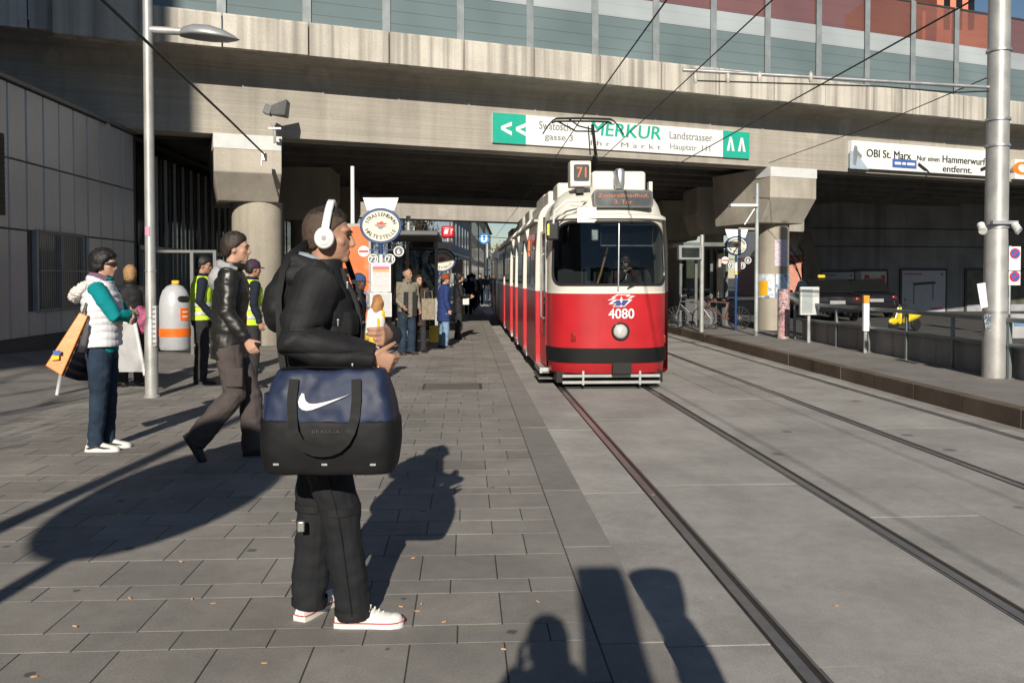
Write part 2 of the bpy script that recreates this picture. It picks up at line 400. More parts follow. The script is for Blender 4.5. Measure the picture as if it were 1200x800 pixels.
# ramped bank in front of the clad building
g = MB(); xs = [-4.9, -5.6, -6.4, -7.0, -8.4]; zs = [0, .10, .28, .42, .46]; ysr = [5, 12, 17, 20, 23]; fr_ = [1, 1, .55, .2, 0]
rings = [[Vector((x, yy, z*f + .003)) for x, z in zip(xs, zs)] for yy, f in zip(ysr, fr_)]
g.loft(rings, closed=False); struct('paved_bank', g, asph_m)

# ================================================================== low wall and railing of the right platform
lw = thing('low_wall', 'low grey concrete wall behind the railing on the right platform', 'wall', (8.5, 14, 0))
wm = concrete_mat('low_wall_concrete', (.30, .295, .28), streak=.2)
for i in range(11):
    b = MB(); y0 = 20.9 - i*1.52; b.bb(8.42, 8.56, y0-1.51, y0, -.05, .44); b.build('wall_panel', wm, lw, world=True, bevel=.01)
b = MB(); b.bb(8.39, 8.59, 4.2, 20.9, .442, .50); b.build('coping', wm, lw, world=True, bevel=.012)
rail_m = M('painted_railing', (.20, .235, .235), .45, .3, var=.15)
rl = thing('railing', 'grey green steel railing with two rails along the right platform', 'railing', (8.3, 14, 0))
for i in range(11):
    y0 = 20.17 - i*1.52; b = MB(); b.bb(8.275, 8.325, y0-.03, y0+.03, 0, .86); b.bb(8.25, 8.35, y0-.06, y0+.06, 0, .015); b.build('post', rail_m, rl, world=True, bevel=.004)
for z, h in ((.90, .035), (.52, .025)):
    b = MB(); b.bb(8.262, 8.338, 4.4, 20.9, z-h, z+h); b.build('handrail' if z > .8 else 'middle_rail', rail_m, rl, world=True, bevel=.01)
b = MB(); b.tube([(8.3, 20.9, .9), (8.3, 21.05, .86), (8.3, 21.08, .75), (8.3, 21.08, 0)], .035, 10); b.build('end_post', rail_m, rl, world=True)

# ================================================================== metal clad building on the left
WX = -7.08
clad = M('grey_metal_cladding', (.45, .465, .48), .4, .25, var=.12, scale=.9, fine=.05, stretch=(1, 1, .35))
clad_dk = M('dark_plinth', (.05, .05, .052), .8)
seam = M('cladding_seam_dark', (.06, .065, .07), .6)
bl = thing('clad_building', 'low grey building clad in tall metal sheets, left of the platform', 'building', (WX-4, 12, 0))
b = MB(); b.bb(-16, WX-.05, 5.2, 40, .05, 4.60); b.build('wall', seam, bl, world=True)
b = MB(); b.bb(-15.8, WX-.12, 5.4, 20, -.1, .56); b.build('plinth', clad_dk, bl, world=True)
tiers = [(.58, 2.30), (2.315, 3.40), (3.415, 4.58)]
win = [on_plane(x, y, Vector((WX, 0, 0)), Vector((1, 0, 0))) for x, y in ((43, 268), (97, 350))]
wy0, wy1, wz0, wz1 = win[0].y, win[1].y, 1.02, 2.28
pw = .56
for i in range(24):
    y0 = 18.75 - (i+1)*pw
    for t, (z0, z1) in enumerate(tiers):
        if t == 0 and y0 + pw > wy0 - .02 and y0 < wy1 + .02: z0 = .58; segs = [(.58, wz0 - .03)]
        else: segs = [(z0, z1)]
        for (a, c) in segs:
            b = MB(); q = rs.uniform(-.004, .004)
            b.add([(WX-.045, y0+.006, a), (WX-.045, y0+pw-.006, a), (WX-.045, y0+pw-.006, c), (WX-.045, y0+.006, c),
                   (WX+q, y0+.03, a+.01), (WX+q, y0+pw-.03, a+.01), (WX+q, y0+pw-.03, c-.01), (WX+q, y0+.03, c-.01)],
                  [(0,1,5,4),(1,2,6,5),(2,3,7,6),(3,0,4,7),(4,5,6,7)]); b.build('cladding_sheet', clad, bl, world=True, smooth=0)
b = MB(); b.bb(-16, WX+.06, 5.0, 18.8, 4.60, 4.66); b.build('roof_edge', M('roof_edge_metal', (.16,.165,.17), .5, .4), bl, world=True)
wn = MB(); wn.bb(WX-.05, WX+.03, wy0-.06, wy1+.06, wz0-.06, wz0); wn.bb(WX-.05, WX+.03, wy0-.06, wy1+.06, wz1, wz1+.06)
for yy in (wy0-.06, (wy0+wy1)/2-.03, wy1): wn.bb(WX-.05, WX+.028, yy, yy+.06, wz0, wz1)
wo = wn.build('window', M('window_frame_grey', (.34, .35, .36), .5), bl, world=True)
b = MB(); b.bb(WX-.048, WX-.03, wy0, wy1, wz0, wz1); b.build('pane', M('dim_pane', (.10, .10, .095), .15), wo, world=True)
b = MB(); n = 22
for i in range(n):
    yy = wy0 + (wy1-wy0)*(i+.5)/n; b.cyl((WX+.06, yy, wz0-.05), (WX+.06, yy, wz1+.06), .008, n=5)
for z in (wz0-.03, (wz0+wz1)/2, wz1+.04): b.bb(WX+.05, WX+.07, wy0-.04, wy1+.04, z, z+.02)
b.build('bar_grille', M('grille_steel', (.30, .30, .29), .5, .5), wo, world=True)
b = MB(); yl = on_plane(4, 200, Vector((WX, 0, 0)), Vector((1, 0, 0))).y
b.bb(WX-.03, WX+.02, yl-1.2, yl, 2.5, 3.75)
for i in range(16): b.bb(WX+.02, WX+.035, yl-1.18, yl-.02, 2.53+i*.075, 2.56+i*.075, 1)
b.build('louvre', [black, M('louvre_dark', (.05,.05,.055), .5)], bl, world=True)
b = MB(); b.tube([(WX+.02, 17.2, 4.52), (WX+.10, 17.2, 4.55), (WX+.12, 17.25, 4.5)], .02, 8); b.build('gutter_pipe', steel, bl, world=True)
# glazed frontage of the same building under the bridge: white mullions before dark glass
fm = M('white_mullion', (.42, .42, .41), .4, .2)
for i in range(24):
    y0 = 20.0 + i*.62; b = MB(); b.bb(WX+.0, WX+.06, y0-.018, y0+.018, .3, 4.3); b.build('mullion', fm, bl, world=True)
b = MB(); b.bb(WX-.045, WX-.02, 19.0, 36, .3, 4.5); b.build('glass_front', M('dark_glass', (.01,.011,.012), .08, 0), bl, world=True)
b = MB(); b.bb(WX+.0, WX+.05, 19.0, 36, 2.15, 2.25); b.build('transom', fm, bl, world=True)
# tall block behind and left of the photographer, whose shade lies on the left end of the bridge
ob = thing('corner_block', 'tall rendered block behind the viewer, left of the platform', 'building', (-18, -6.5, 0))
b = MB(); b.bb(-27, -8.5, -10, -3.2, -.3, 24); b.build('wall', M('render_beige', (.42, .38, .32), .9), ob, world=True)
b = MB(); b.bb(-27.2, -8.35, -10.15, -3.05, 24.0, 24.5); b.build('roof', M('roof_grey', (.12,.12,.12), .8), ob, world=True)
for k in range(6):
    for j in range(6):
        b = MB(); b.bb(-26+j*2.8, -24.6+j*2.8, -3.22, -3.17, 1.4+k*3.7, 3.2+k*3.7); b.build('window', M('dim_pane', (.1,.1,.095), .15), ob, world=True)
# ================================================================== overpass
ZS = 4.65
A_ = on_z(145, 150, ZS); B_ = on_z(940, 198, ZS)
BU = (B_ - A_).normalized(); BV = Vector((-BU.y, BU.x, 0)); UP = Vector((0, 0, 1))
def BP(s, t, z): return Vector((A_.x, A_.y, 0)) + BU*s + BV*t + UP*z
def bpx(px, py, t=0.0):
    """point of the girder front, t behind it: (s along the bridge, z)"""
    p = on_plane(px, py, A_ + BV*t, BV); return (p - A_).dot(BU), p.z
S0, S1 = -14.0, 48.0
def bbox_(mb, s0, s1, t0, t1, z0, z1, mi=0):
    mb.add([BP(s,t,z) for s,t,z in [(s0,t0,z0),(s1,t0,z0),(s1,t1,z0),(s0,t1,z0),(s0,t0,z1),(s1,t0,z1),(s1,t1,z1),(s0,t1,z1)]],
           [(0,3,2,1),(4,5,6,7),(0,1,5,4),(1,2,6,5),(2,3,7,6),(3,0,4,7)], mi)
br = thing('overpass', 'wide concrete overpass crossing above the tram tracks and platforms', 'bridge', BP(12, 7, 0))
prof = [(0, ZS), (0, 5.82), (-.03, 5.98), (-.10, 6.11), (-.24, 6.22), (-.45, 6.27), (-.92, 6.30), (-.92, 6.46), (.7, 6.46), (.7, ZS)]
b = MB(); b.loft([[BP(S0, t, z) for t, z in prof], [BP(S1, t, z) for t, z in prof]]); b.build('girder', conc_m, br, world=True, smooth=50)
DT = 14.6
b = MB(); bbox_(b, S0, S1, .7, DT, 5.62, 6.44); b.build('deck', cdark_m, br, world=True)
for i in range(9):
    b = MB(); t = 1.9 + i*1.42
    b.loft([[BP(s, t+q, z) for q, z in ((-.22, 4.78), (.22, 4.78), (.22, 5.0), (.10, 5.15), (.12, 5.61), (-.12, 5.61), (-.10, 5.15), (-.22, 5.0))] for s in (S0, S1)])
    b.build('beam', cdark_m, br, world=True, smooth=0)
b = MB(); bbox_(b, S0, S1, DT, DT+.5, 4.62, 6.9); b.build('rear_girder', conc_m, br, world=True)
# parapet: separate cast panels
pw_ = 1.74; sj = bpx(456, 60, -1.05)[0] % pw_
i0 = int((S0 - sj)/pw_)
blk = (bpx(62, 20, -1.3)[0], bpx(168, 20, -1.3)[0])
n_ = int((S1 - S0)/pw_)
pj = []
for i in range(n_):
    s0 = sj + (i0 + i)*pw_; s1 = s0 + pw_; pj.append(s0)
    b = MB(); q = rs.uniform(-.012, .012); zb = 6.245 + rs.uniform(-.006, .006)
    pr = [(-1.08+q, zb), (-1.08+q, 6.90), (-1.04+q, 6.95), (-.80, 6.95), (-.80, 6.50), (-.915, 6.50), (-.915, zb)]
    b.loft([[BP(s0+.017, t, z) for t, z in pr], [BP(s1-.017, t, z) for t, z in pr]])
    b.build('parapet_panel', par_m, br, world=True, smooth=0, bevel=.008)
b = MB(); bbox_(b, blk[0], blk[1], -1.45, -1.075, 6.10, 7.02); b.build('parapet_block', par_m, br, world=True, bevel=.02)
# noise barrier: steel posts, three rows of panes
zt = bpx(1100, 9, -.7)[1]; z1_, z2_ = 6.97 + (zt-6.97)*.40, 6.97 + (zt-6.97)*.60
post_m = M('barrier_post_grey', (.30, .33, .34), .45, .3)
def lined_glass(name, col, rough, alpha, line=0.0, spec=.5):
    m, n, p = nodes_of(name); N = n.nodes; L = n.links
    geo = N.new('ShaderNodeNewGeometry'); sp = N.new('ShaderNodeSeparateXYZ'); L.new(geo.outputs['Position'], sp.inputs[0])
    w_ = N.new('ShaderNodeMath'); w_.operation = 'MULTIPLY'; w_.inputs[1].default_value = 3.6; L.new(sp.outputs[2], w_.inputs[0])
    fr = N.new('ShaderNodeMath'); fr.operation = 'FRACT'; L.new(w_.outputs[0], fr.inputs[0])
    r = N.new('ShaderNodeMapRange'); r.inputs[1].default_value = .93; r.inputs[2].default_value = .95; r.inputs[3].default_value = 1; r.inputs[4].default_value = 1-line; L.new(fr.outputs[0], r.inputs[0])
    no = N.new('ShaderNodeTexNoise'); no.inputs['Scale'].default_value = .5; L.new(geo.outputs['Position'], no.inputs[0])
    r2 = N.new('ShaderNodeMapRange'); r2.inputs[1].default_value = .3; r2.inputs[2].default_value = .7; r2.inputs[3].default_value = .85; r2.inputs[4].default_value = 1.15; L.new(no.outputs[0], r2.inputs[0])
    mu = N.new('ShaderNodeMath'); mu.operation = 'MULTIPLY'; L.new(r.outputs[0], mu.inputs[0]); L.new(r2.outputs[0], mu.inputs[1])
    vm = N.new('ShaderNodeVectorMath'); vm.operation = 'SCALE'; vm.inputs[0].default_value = col; L.new(mu.outputs[0], vm.inputs['Scale']); L.new(vm.outputs[0], p.inputs['Base Color'])
    p.inputs['Roughness'].default_value = rough; p.inputs['Alpha'].default_value = alpha; p.inputs['Specular IOR Level'].default_value = spec
    return m
teal_m = lined_glass('barrier_teal_pane', (.155, .205, .215), .3, .97, .35)
pale_m = lined_glass('barrier_pale_pane', (.40, .44, .46), .35, .95, .12)
brown_m = lined_glass('barrier_brown_pane', (.24, .105, .085), .3, .62, .2)
for s in pj:
    b = MB(); bbox_(b, s-.05, s+.05, -.80, -.66, 6.95, zt+.05); bbox_(b, s-.09, s+.09, -.812, -.80, 6.95, zt+.03); b.build('barrier_post', post_m, br, world=True)
    for nm, za, zb, mt in (('teal_pane', 6.955, z1_, teal_m), ('pale_pane', z1_+.01, z2_, pale_m), ('brown_pane', z2_+.01, zt, brown_m)):
        b = MB(); bbox_(b, s+.06, s+pw_-.06, -.75, -.72, za, zb); b.build(nm, mt, br, world=True, smooth=0)
    b = MB(); bbox_(b, s+.055, s+pw_-.055, -.77, -.70, zt+.002, zt+.05); b.build('top_rail', M('barrier_rail_dark', (.05, .055, .05), .6), br, world=True)
# pier caps and columns
def pier(name_cap, pxl, pxr, y_top, y_strip, y_edge, y_bot, pc, rad, strip=True):
    t0 = -.14
    sl_, z_ = bpx(pxl, y_top, t0); sr_, _ = bpx(pxr, y_top, t0)
    ze = bpx((pxl+pxr)/2, y_edge, t0)[1]; zb = bpx((pxl+pxr)/2, y_bot, .4)[1]; zst = bpx((pxl+pxr)/2, y_strip, t0)[1]
    pr = [(t0, ZS-.005), (t0, ze), (.42, zb), (2.6, zb), (2.6, ZS-.005)]
    b = MB(); b.loft([[BP(sl_ + (.13 if z == zb else 0), t, z) for t, z in pr], [BP(sr_ - (.0 if z == zb else 0), t, z) for t, z in pr]])
    cp = b.build('pier_cap', conc2_m, br, world=True, smooth=0, bevel=.02)
    b = MB(); bbox_(b, sl_-.004, sr_+.004, t0-.012, .5, zst, ZS-.008); b.build('bearing_strip', M('pale_bearing_strip', (.62, .63, .62), .6, var=.1), cp, world=True)
    sc = bpx(pc, 300, 1.0)[0]; c = BP(sc, 1.0, 0)
    ring = []
    b = MB(); n = 48
    def rr(k): return rad * (1 - .012*(k % 2))
    b.loft([[c + Vector((rr(k)*math.cos(2*math.pi*k/n), rr(k)*math.sin(2*math.pi*k/n), z)) for k in range(n)] for z in (-.02, zb+.02)])
    b.build('column', colm_m, br, world=True, smooth=20)
    return c, zb, sl_, sr_
cL, zbL, _, _ = pier('l', 250, 330, 155, 175, 202, 236, 302, .57)
cR, zbR, _, _ = pier('r', 903, 957, 193, 208, 232, 262, 906, .455)
for c, r_, zb in ((cL, .5, zbL), (cR, .42, zbR)):
    for dy in (6.3, 11.6):
        b = MB(); cc = c + Vector((0, dy, 0)); b.lathe([(r_, 0), (r_, zb)], cc, 32); b.build('column', colm_m, br, world=True)
        b = MB(); b.loft([[Vector((cc.x+sx*hw, cc.y+sy*1.0, z)) for sx, sy in ((-1,-1),(1,-1),(1,1),(-1,1))] for hw, z in ((.6, zb), (.85, zb+.7), (.85, 4.775))]); b.build('pier_cap', conc2_m, br, world=True, smooth=0)
# second bridge behind the gap
A2 = on_z(474, 256, ZS); U2 = (on_z(614, 265, ZS) - A2); U2 = (BU*.8 + U2.normalized()*.2).normalized(); V2 = Vector((-U2.y, U2.x, 0))
b2 = thing('rear_overpass', 'second concrete bridge farther back, beyond the gap, spanning the street', 'bridge', A2 - UP*ZS)
def B2(s, t, z): return Vector((A2.x, A2.y, 0)) + U2*s + V2*t + UP*z
b = MB(); b.loft([[B2(s, t, z) for t, z in ((0, ZS), (0, 6.6), (.6, 6.6), (.6, ZS))] for s in (-40, 50)]); b.build('girder', conc_m, b2, world=True)
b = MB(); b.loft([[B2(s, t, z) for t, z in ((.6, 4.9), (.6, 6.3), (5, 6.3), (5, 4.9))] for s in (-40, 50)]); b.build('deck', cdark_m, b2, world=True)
for s in (-8.5, 12.5):
    b = MB(); b.lathe([(.45, 0), (.45, ZS+.2)], B2(s, 1.5, 0), 24); b.build('column', colm_m, b2, world=True)

# ================================================================== signs fixed to the girder
def sign_frame(px0, y0t, y0b, px1, t=-.05):
    s0, zt_ = bpx(px0, y0t, t); _, zb_ = bpx(px0, y0b, t); s1 = bpx(px1, y0t, t)[0]
    return s0, s1, zb_, zt_
green_m = M('sign_teal_green', (.02, .40, .29), .4, var=.05); signw = M('sign_white', (.80, .80, .78), .4, var=.04); ink = M('ink_black', (.02, .02, .022), .5)
grey_ink = M('ink_grey', (.22, .23, .24), .5)
s0, s1, zb, zt2 = sign_frame(577, 132, 167, 878)
ms = thing('supermarket_sign', 'long white and green supermarket banner sign on the girder above the tram', 'sign', BP((s0+s1)/2, -.05, zb))
H_ = zt2 - zb
b = MB(); bbox_(b, s0, s1, -.065, 0, zb, zt2); b.build('board', signw, ms, world=True, bevel=.004)
sg1 = bpx(616, 150, -.06)[0]; sg2 = bpx(847, 170, -.06)[0]
for a, c in ((s0, sg1), (sg2, s1)):
    b = MB(); bbox_(b, a, c, -.075, -.066, zb, zt2); b.build('green_panel', green_m, ms, world=True)
def chev(mb, s, z, w_, h_, th, kind):
    if kind == '<': pts = [(w_, h_), (w_, h_-th*1.3), (th*1.2, 0), (w_, -h_+th*1.3), (w_, -h_), (0, -th*.55), (0, th*.55)]
    else: pts = [(-h_, -w_), (-h_+th*1.2, -w_), (0, -th*1.4), (h_-th*1.2, -w_), (h_, -w_), (th*.5, 0), (-th*.5, 0)]
    mb.prism(pts, BP(s, -.078, z), BU, UP, -BV, .003)
zc = (zb+zt2)/2
for ds in (.10, .46):
    b = MB(); chev(b, s0 + (sg1-s0)*.12 + ds*(sg1-s0)/.8, zc, .26*(sg1-s0)/.8, .17, .075, '<'); b.build('arrow_mark', signw, ms, world=True, smooth=0)
for ds in (.28, .70):
    b = MB(); chev(b, sg2 + (s1-sg2)*ds, zc+.2, .38, .13, .07, '^'); b.build('arrow_mark', signw, ms, world=True, smooth=0)
def btext(mb, s, px, py, wpx, h, t=-.068, **k):
    sc, z = bpx(px, py, t); sa = bpx(px-wpx/2, py, t)[0]; sb = bpx(px+wpx/2, py, t)[0]
    text(mb, s, BP(sc, t, z), BU, UP, width=sb-sa, height=h, **k)
b = MB(); btext(b, 'MERKUR', 734, 153.5, 82, .34, bold=.016, shear=.12); o = b.build('name_lettering', green_m, ms, world=True, smooth=0); o['kind'] = 'stuff'
for tx, px, py, wp, hh, kw in (('Swatosch-', 652, 148, 40, .20, {}), ('gasse 3', 655, 162, 33, .20, {}), ('Landstrasser', 810, 160, 50, .20, {}), ('Hauptstr. 111', 809, 174, 47, .20, {}), ('Ihr Markt', 734, 170, 82, .12, dict(bold=.012, spacing=1.6))):
    kw.setdefault('bold', .012); b = MB(); btext(b, tx, px, py, wp, hh, **kw); o = b.build('lettering', grey_ink, ms, world=True, smooth=0); o['kind'] = 'stuff'
# hardware store sign
s0, s1, zb, zt2 = sign_frame(995, 165, 197, 1163)
os_ = thing('hardware_store_sign', 'white hardware store banner with black slogan on the right of the girder', 'sign', BP((s0+s1)/2, -.1, zb))
b = MB(); bbox_(b, s0, s1, -.16, -.002, zb, zt2); b.build('board', signw, os_, world=True, bevel=.004)
T_ = -.164
for tx, px, py, wp, hh, bo in (('OBI St. Marx', 1042, 181, 52, .23, .018), ('Hammerwurf', 1130, 188, 50, .22, .018), ('entfernt.', 1122, 198.5, 34, .20, .018), ('Nur einen', 1088, 186, 26, .15, .02)):
    b = MB(); btext(b, tx, px, py, wp, hh, T_, bold=bo); o = b.build('lettering', ink, os_, world=True, smooth=0); o['kind'] = 'stuff'
for px, py, a in ((1081, 196, -.5), (1154, 197, .35)):
    b = MB(); sc, z = bpx(px, py, T_); d = BU*math.cos(a) + UP*math.sin(a); e = -BU*math.sin(a) + UP*math.cos(a)
    b.prism([(-.2, -.06), (.12, -.06), (.2, -.02), (.34, -.02), (.34, .02), (.2, .05), (-.2, .05)], BP(sc, T_, z), d, e, -BV, .003); b.build('hammer_picture', ink, os_, world=True, smooth=0)
b = MB(); sc, z = bpx(1060, 192, T_); sw = bpx(1074, 192, T_)[0] - sc; b.prism([(-sw, -.13), (sw, -.13), (sw, .13), (-sw, .13)], BP(sc, T_, z), BU, UP, -BV, .004); b.build('blue_strip', M('strip_blue', (.06, .13, .42), .5), os_, world=True, smooth=0)
b = MB(); [b.prism([(x0*sw, -.035), (x1*sw, -.035), (x1*sw, .04), (x0*sw, .04)], BP(sc, T_-.005, z), BU, UP, -BV, .002) for x0, x1 in ((-.82, -.3), (-.2, .1), (.2, .85))]; o = b.build('strip_print', signw, os_, world=True, smooth=0); o['kind'] = 'stuff'
b = MB(); sc, z = bpx(1003, 181, T_); b.prism([(-.22,-.42),(.5,-.42),(.22,-.15),(.05,.06),(-.22,.1)], BP(sc, T_, z), BU, UP, -BV, .003); b.build('corner_picture', M('picture_blue_grey', (.35,.42,.5), .5), os_, world=True, smooth=0)
b = MB(); b.prism([(-.1,-.3),(0,-.32),(.06,-.02),(.2,-.1),(.24,-.02),(.06,.12),(.04,.24),(-.06,.26),(-.1,.12)], BP(sc, T_-.004, z), BU, UP, -BV, .003); b.build('thrower_picture', grey_ink, os_, world=True, smooth=0)
s0, s1, zb, zt2 = sign_frame(1186, 187, 210, 1260)
o2 = thing('store_logo_sign', 'white sign with orange store letters at the right edge of the girder', 'sign', BP((s0+s1)/2, -.1, zb))
b = MB(); bbox_(b, s0, s1, -.16, -.002, zb, zt2); b.build('board', signw, o2, world=True, bevel=.004)
b = MB(); btext(b, 'OBI', 1209, 198, 40, .40, T_, bold=.05); o = b.build('logo_lettering', M('sign_orange', (.80, .22, .02), .45), o2, world=True, smooth=0); o['kind'] = 'stuff'
# ================================================================== tram
TXC = 2.30; YF = 13.2; YE = 13.98; XS = 1.24; XSR = 3.36
def livery(name, split=1.31):
    m, n, p = nodes_of(name); N = n.nodes; L = n.links
    geo = N.new('ShaderNodeNewGeometry'); sp = N.new('ShaderNodeSeparateXYZ'); L.new(geo.outputs['Position'], sp.inputs[0])
    gt = N.new('ShaderNodeMath'); gt.operation = 'GREATER_THAN'; gt.inputs[1].default_value = split; L.new(sp.outputs[2], gt.inputs[0])
    no = N.new('ShaderNodeTexNoise'); no.inputs['Scale'].default_value = 2.2; no.inputs['Detail'].default_value = 6; L.new(geo.outputs['Position'], no.inputs[0])
    dr = N.new('ShaderNodeMapRange'); dr.inputs[1].default_value = .3; dr.inputs[2].default_value = .75; dr.inputs[3].default_value = 1.04; dr.inputs[4].default_value = .78; L.new(no.outputs[0], dr.inputs[0])
    # road dirt that clings to the lowest hand's breadth
    lo = N.new('ShaderNodeMapRange'); lo.inputs[1].default_value = -.1; lo.inputs[2].default_value = .35; lo.inputs[3].default_value = .62; lo.inputs[4].default_value = 1; L.new(sp.outputs[2], lo.inputs[0])
    mu = N.new('ShaderNodeMath'); mu.operation = 'MULTIPLY'; L.new(dr.outputs[0], mu.inputs[0]); L.new(lo.outputs[0], mu.inputs[1])
    mx = N.new('ShaderNodeMix'); mx.data_type = 'RGBA'; mx.inputs[6].default_value = (.49, .018, .026, 1); mx.inputs[7].default_value = (.72, .69, .615, 1); L.new(gt.outputs[0], mx.inputs[0])
    vm = N.new('ShaderNodeVectorMath'); vm.operation = 'SCALE'; L.new(mx.outputs[2], vm.inputs[0]); L.new(mu.outputs[0], vm.inputs['Scale']); L.new(vm.outputs[0], p.inputs['Base Color'])
    p.inputs['Roughness'].default_value = .34; p.inputs['Coat Weight'].default_value = .25; p.inputs['Coat Roughness'].default_value = .15
    return m
paint = livery('red_and_cream_paint')
cream = M('cream_paint', (.72, .69, .615), .4, var=.08)
redp = M('red_paint', (.56, .018, .026), .34, var=.08, coat=.2)
dglass = M('dark_side_glass', (.012, .013, .014), .06, 0, var=.1)
roofg = M('roof_grey_paint', (.46, .46, .44), .6, var=.15)
under = M('underframe_black', (.018, .017, .016), .8)
roofg2 = M('step_dark_steel', (.16, .16, .16), .5, .5); amber = M('amber_matrix', (.3, .08, .01), .5, emit=(1, .16, .05, .22))
tram = thing('tram', 'red and cream articulated tram with amber number board coming down the left track', 'tram', (TXC, YF, TZ))
# profile of the nose: (z, front offset, half width)
NP = [(.04, .05, .93), (.20, .01, .95), (.45, 0, .96), (1.31, 0, .965), (1.7, .02, .96), (2.1, .07, .945), (2.42, .12, .925), (2.58, .17, .90), (2.72, .25, .86), (2.84, .36, .79), (2.93, .50, .68), (3.0, .66, .52), (3.03, .74, .36)]
def npz(z):
    for (a, ya, wa), (c, yc, wc) in zip(NP, NP[1:]):
        if z <= c:
            f = max(0, (z-a)/(c-a)); return ya+(yc-ya)*f, wa+(wc-wa)*f
    return NP[-1][1], NP[-1][2]
EX = 2/2.7
def NS(th, z):
    yo, w_ = npz(z); s_, c_ = math.sin(th), math.cos(th)
    x = w_*math.copysign(abs(s_)**EX, s_); y = YF + yo + (YE - YF - yo)*(1 - abs(c_)**EX)
    return Vector((TXC + x, y, z))
def NN(th, z):
    e = .01; a = NS(th+e, z) - NS(th-e, z); b_ = NS(th, z+e) - NS(th, z-e); return a.cross(b_).normalized()
def th_of(x, z):
    w_ = npz(z)[1]; q = max(-.999, min(.999, (x-TXC)/w_)); return math.asin(math.copysign(abs(q)**(1/EX), q))
def front(px, py):
    Y = YF
    for _ in range(8):
        p = at_y(px, py, Y); Y = NS(th_of(p.x, p.z), p.z).y
    return p
WT, WZ0, WZ1, WR = R(66), 1.43, 2.42, .24
def wlim(z):
    """half angle of the windscreen opening at height z (rounded corners)"""
    d = min(z - WZ0, WZ1 - z)
    if d < 0: return None
    r = .34 if z > 2 else .2
    cut = r - math.sqrt(max(0, r*r - (r-d)**2)) if d < r else 0
    return WT - cut/.62
nth, nz = 104, 132; b = MB(); zsn = [.04 + (3.03-.04)*j/nz for j in range(nz+1)]; ths = [R(-90) + R(180)*i/nth for i in range(nth+1)]
vs_ = [NS(t, z) for z in zsn for t in ths]; fs_ = []
for j in range(nz):
    zc_ = (zsn[j]+zsn[j+1])/2; lim = wlim(zc_)
    for i in range(nth):
        tc = (ths[i]+ths[i+1])/2
        if lim is not None and abs(tc) < lim: continue
        fs_.append((j*(nth+1)+i, j*(nth+1)+i+1, (j+1)*(nth+1)+i+1, (j+1)*(nth+1)+i))
b.add(vs_, fs_); b.add([NS(t, 3.03) for t in ths] , [tuple(range(nth+1))])
nose = b.build('cab_front', paint, tram, world=True, smooth=60)
out = []
zz = [WZ0 + (WZ1-WZ0)*(.5-.5*math.cos(math.pi*k/28)) for k in range(29)]
for z in zz: out.append((wlim(z), z))
for z in reversed(zz): out.append((-wlim(z), z))
pts = [NS(t, z) + NN(t, z)*-.0 for t, z in out]
# bridge the flat top and bottom of the outline
def outline(off):
    o_ = []
    for t, z in out: o_.append((t, z))
    full = []
    for k in range(len(o_)):
        t, z = o_[k]; t2, z2 = o_[(k+1) % len(o_)]
        m = max(1, int(abs(t2-t)/R(6)))
        for q in range(m): full.append((t+(t2-t)*q/m, z+(z2-z)*q/m))
    return [NS(t, z) + NN(t, z)*off for t, z in full]
ol = outline(.0); b = MB(); b.tube(ol + [ol[0], ol[1]], .023, 8, caps=False); gk = b.build('windscreen_gasket', blackp, tram, world=True)
b = MB(); cols = 24; rg = []
for z in zz:
    l = wlim(z); rg.append([NS(-l + 2*l*i/cols, z) - NN(0, z)*0 for i in range(cols+1)])
b.loft(rg, closed=False); b.build('windscreen', G('windscreen_glass', (.50, .55, .55), 0), tram, world=True, smooth=180)
# eyebrow over the windscreen
b = MB(); rg = []
for k in range(25):
    t = R(-70) + R(140)*k/24
    q = [NS(t, 2.46) + NN(t, 2.46)*.0, NS(t, 2.455) + NN(t, 2.46)*.07, NS(t, 2.50) + NN(t, 2.5)*.072, NS(t, 2.56)]
    rg.append(q)
b.loft(rg); b.build('sun_shield', cream, tram, world=True, smooth=50)
# bumper band, skirt edge, coupler plate, lifeguard
def band(z0, z1, off, name, mt, a=88):
    bb = MB(); rg = []
    for k in range(41):
        t = R(-a) + R(2*a)*k/40
        rg.append([NS(t, z0), NS(t, z0) + NN(t, z0)*off, NS(t, z1) + NN(t, z1)*off, NS(t, z1)])
    bb.loft(rg); return bb.build(name, mt, tram, world=True, smooth=50)
band(.215, .44, .028, 'bumper', M('bumper_black', (.007, .007, .0075), .65, spec=.3, var=.3), 86)
band(1.295, 1.325, .004, 'waist_line', cream)
b = MB(); c = front(728, 431); b.box(c + Vector((0, -.03, 0)), (.30, .10, .18)); b.build('coupler_plate', under, tram, world=True, bevel=.01)
lg = MB()
for z in (.00, -.10): lg.box((TXC, YF+.10, z), (1.55, .03, .045))
g_ = lg.build('lifeguard', M('lifeguard_grey', (.36, .37, .36), .5, .2, var=.2), tram, world=True, bevel=.004)
for x in (-.45, .45):
    b = MB(); b.box((TXC+x, YF+.09, -.03), (.03, .05, .22)); b.build('bracket', steel, g_, world=True)
b = MB(); b.bb(TXC-.85, TXC+.85, YF+.25, 33, -.12, .06); b.bb(TXC-.80, TXC+.80, YF+.9, YF+3.2, -.2, -.05); b.build('underframe', under, tram, world=True)
for yb in (15.2, 20.9, 26.5, 30.8):
    for dy in (-.75, .75):
        for x in RX[:2]:
            b = MB(); b.lathe([(.05, -.06), (.30, -.06), (.31, .05), (.05, .05)], (x, yb+dy, TZ+.31), 24, axis='x'); b.build('wheel', railrust, tram, world=True)
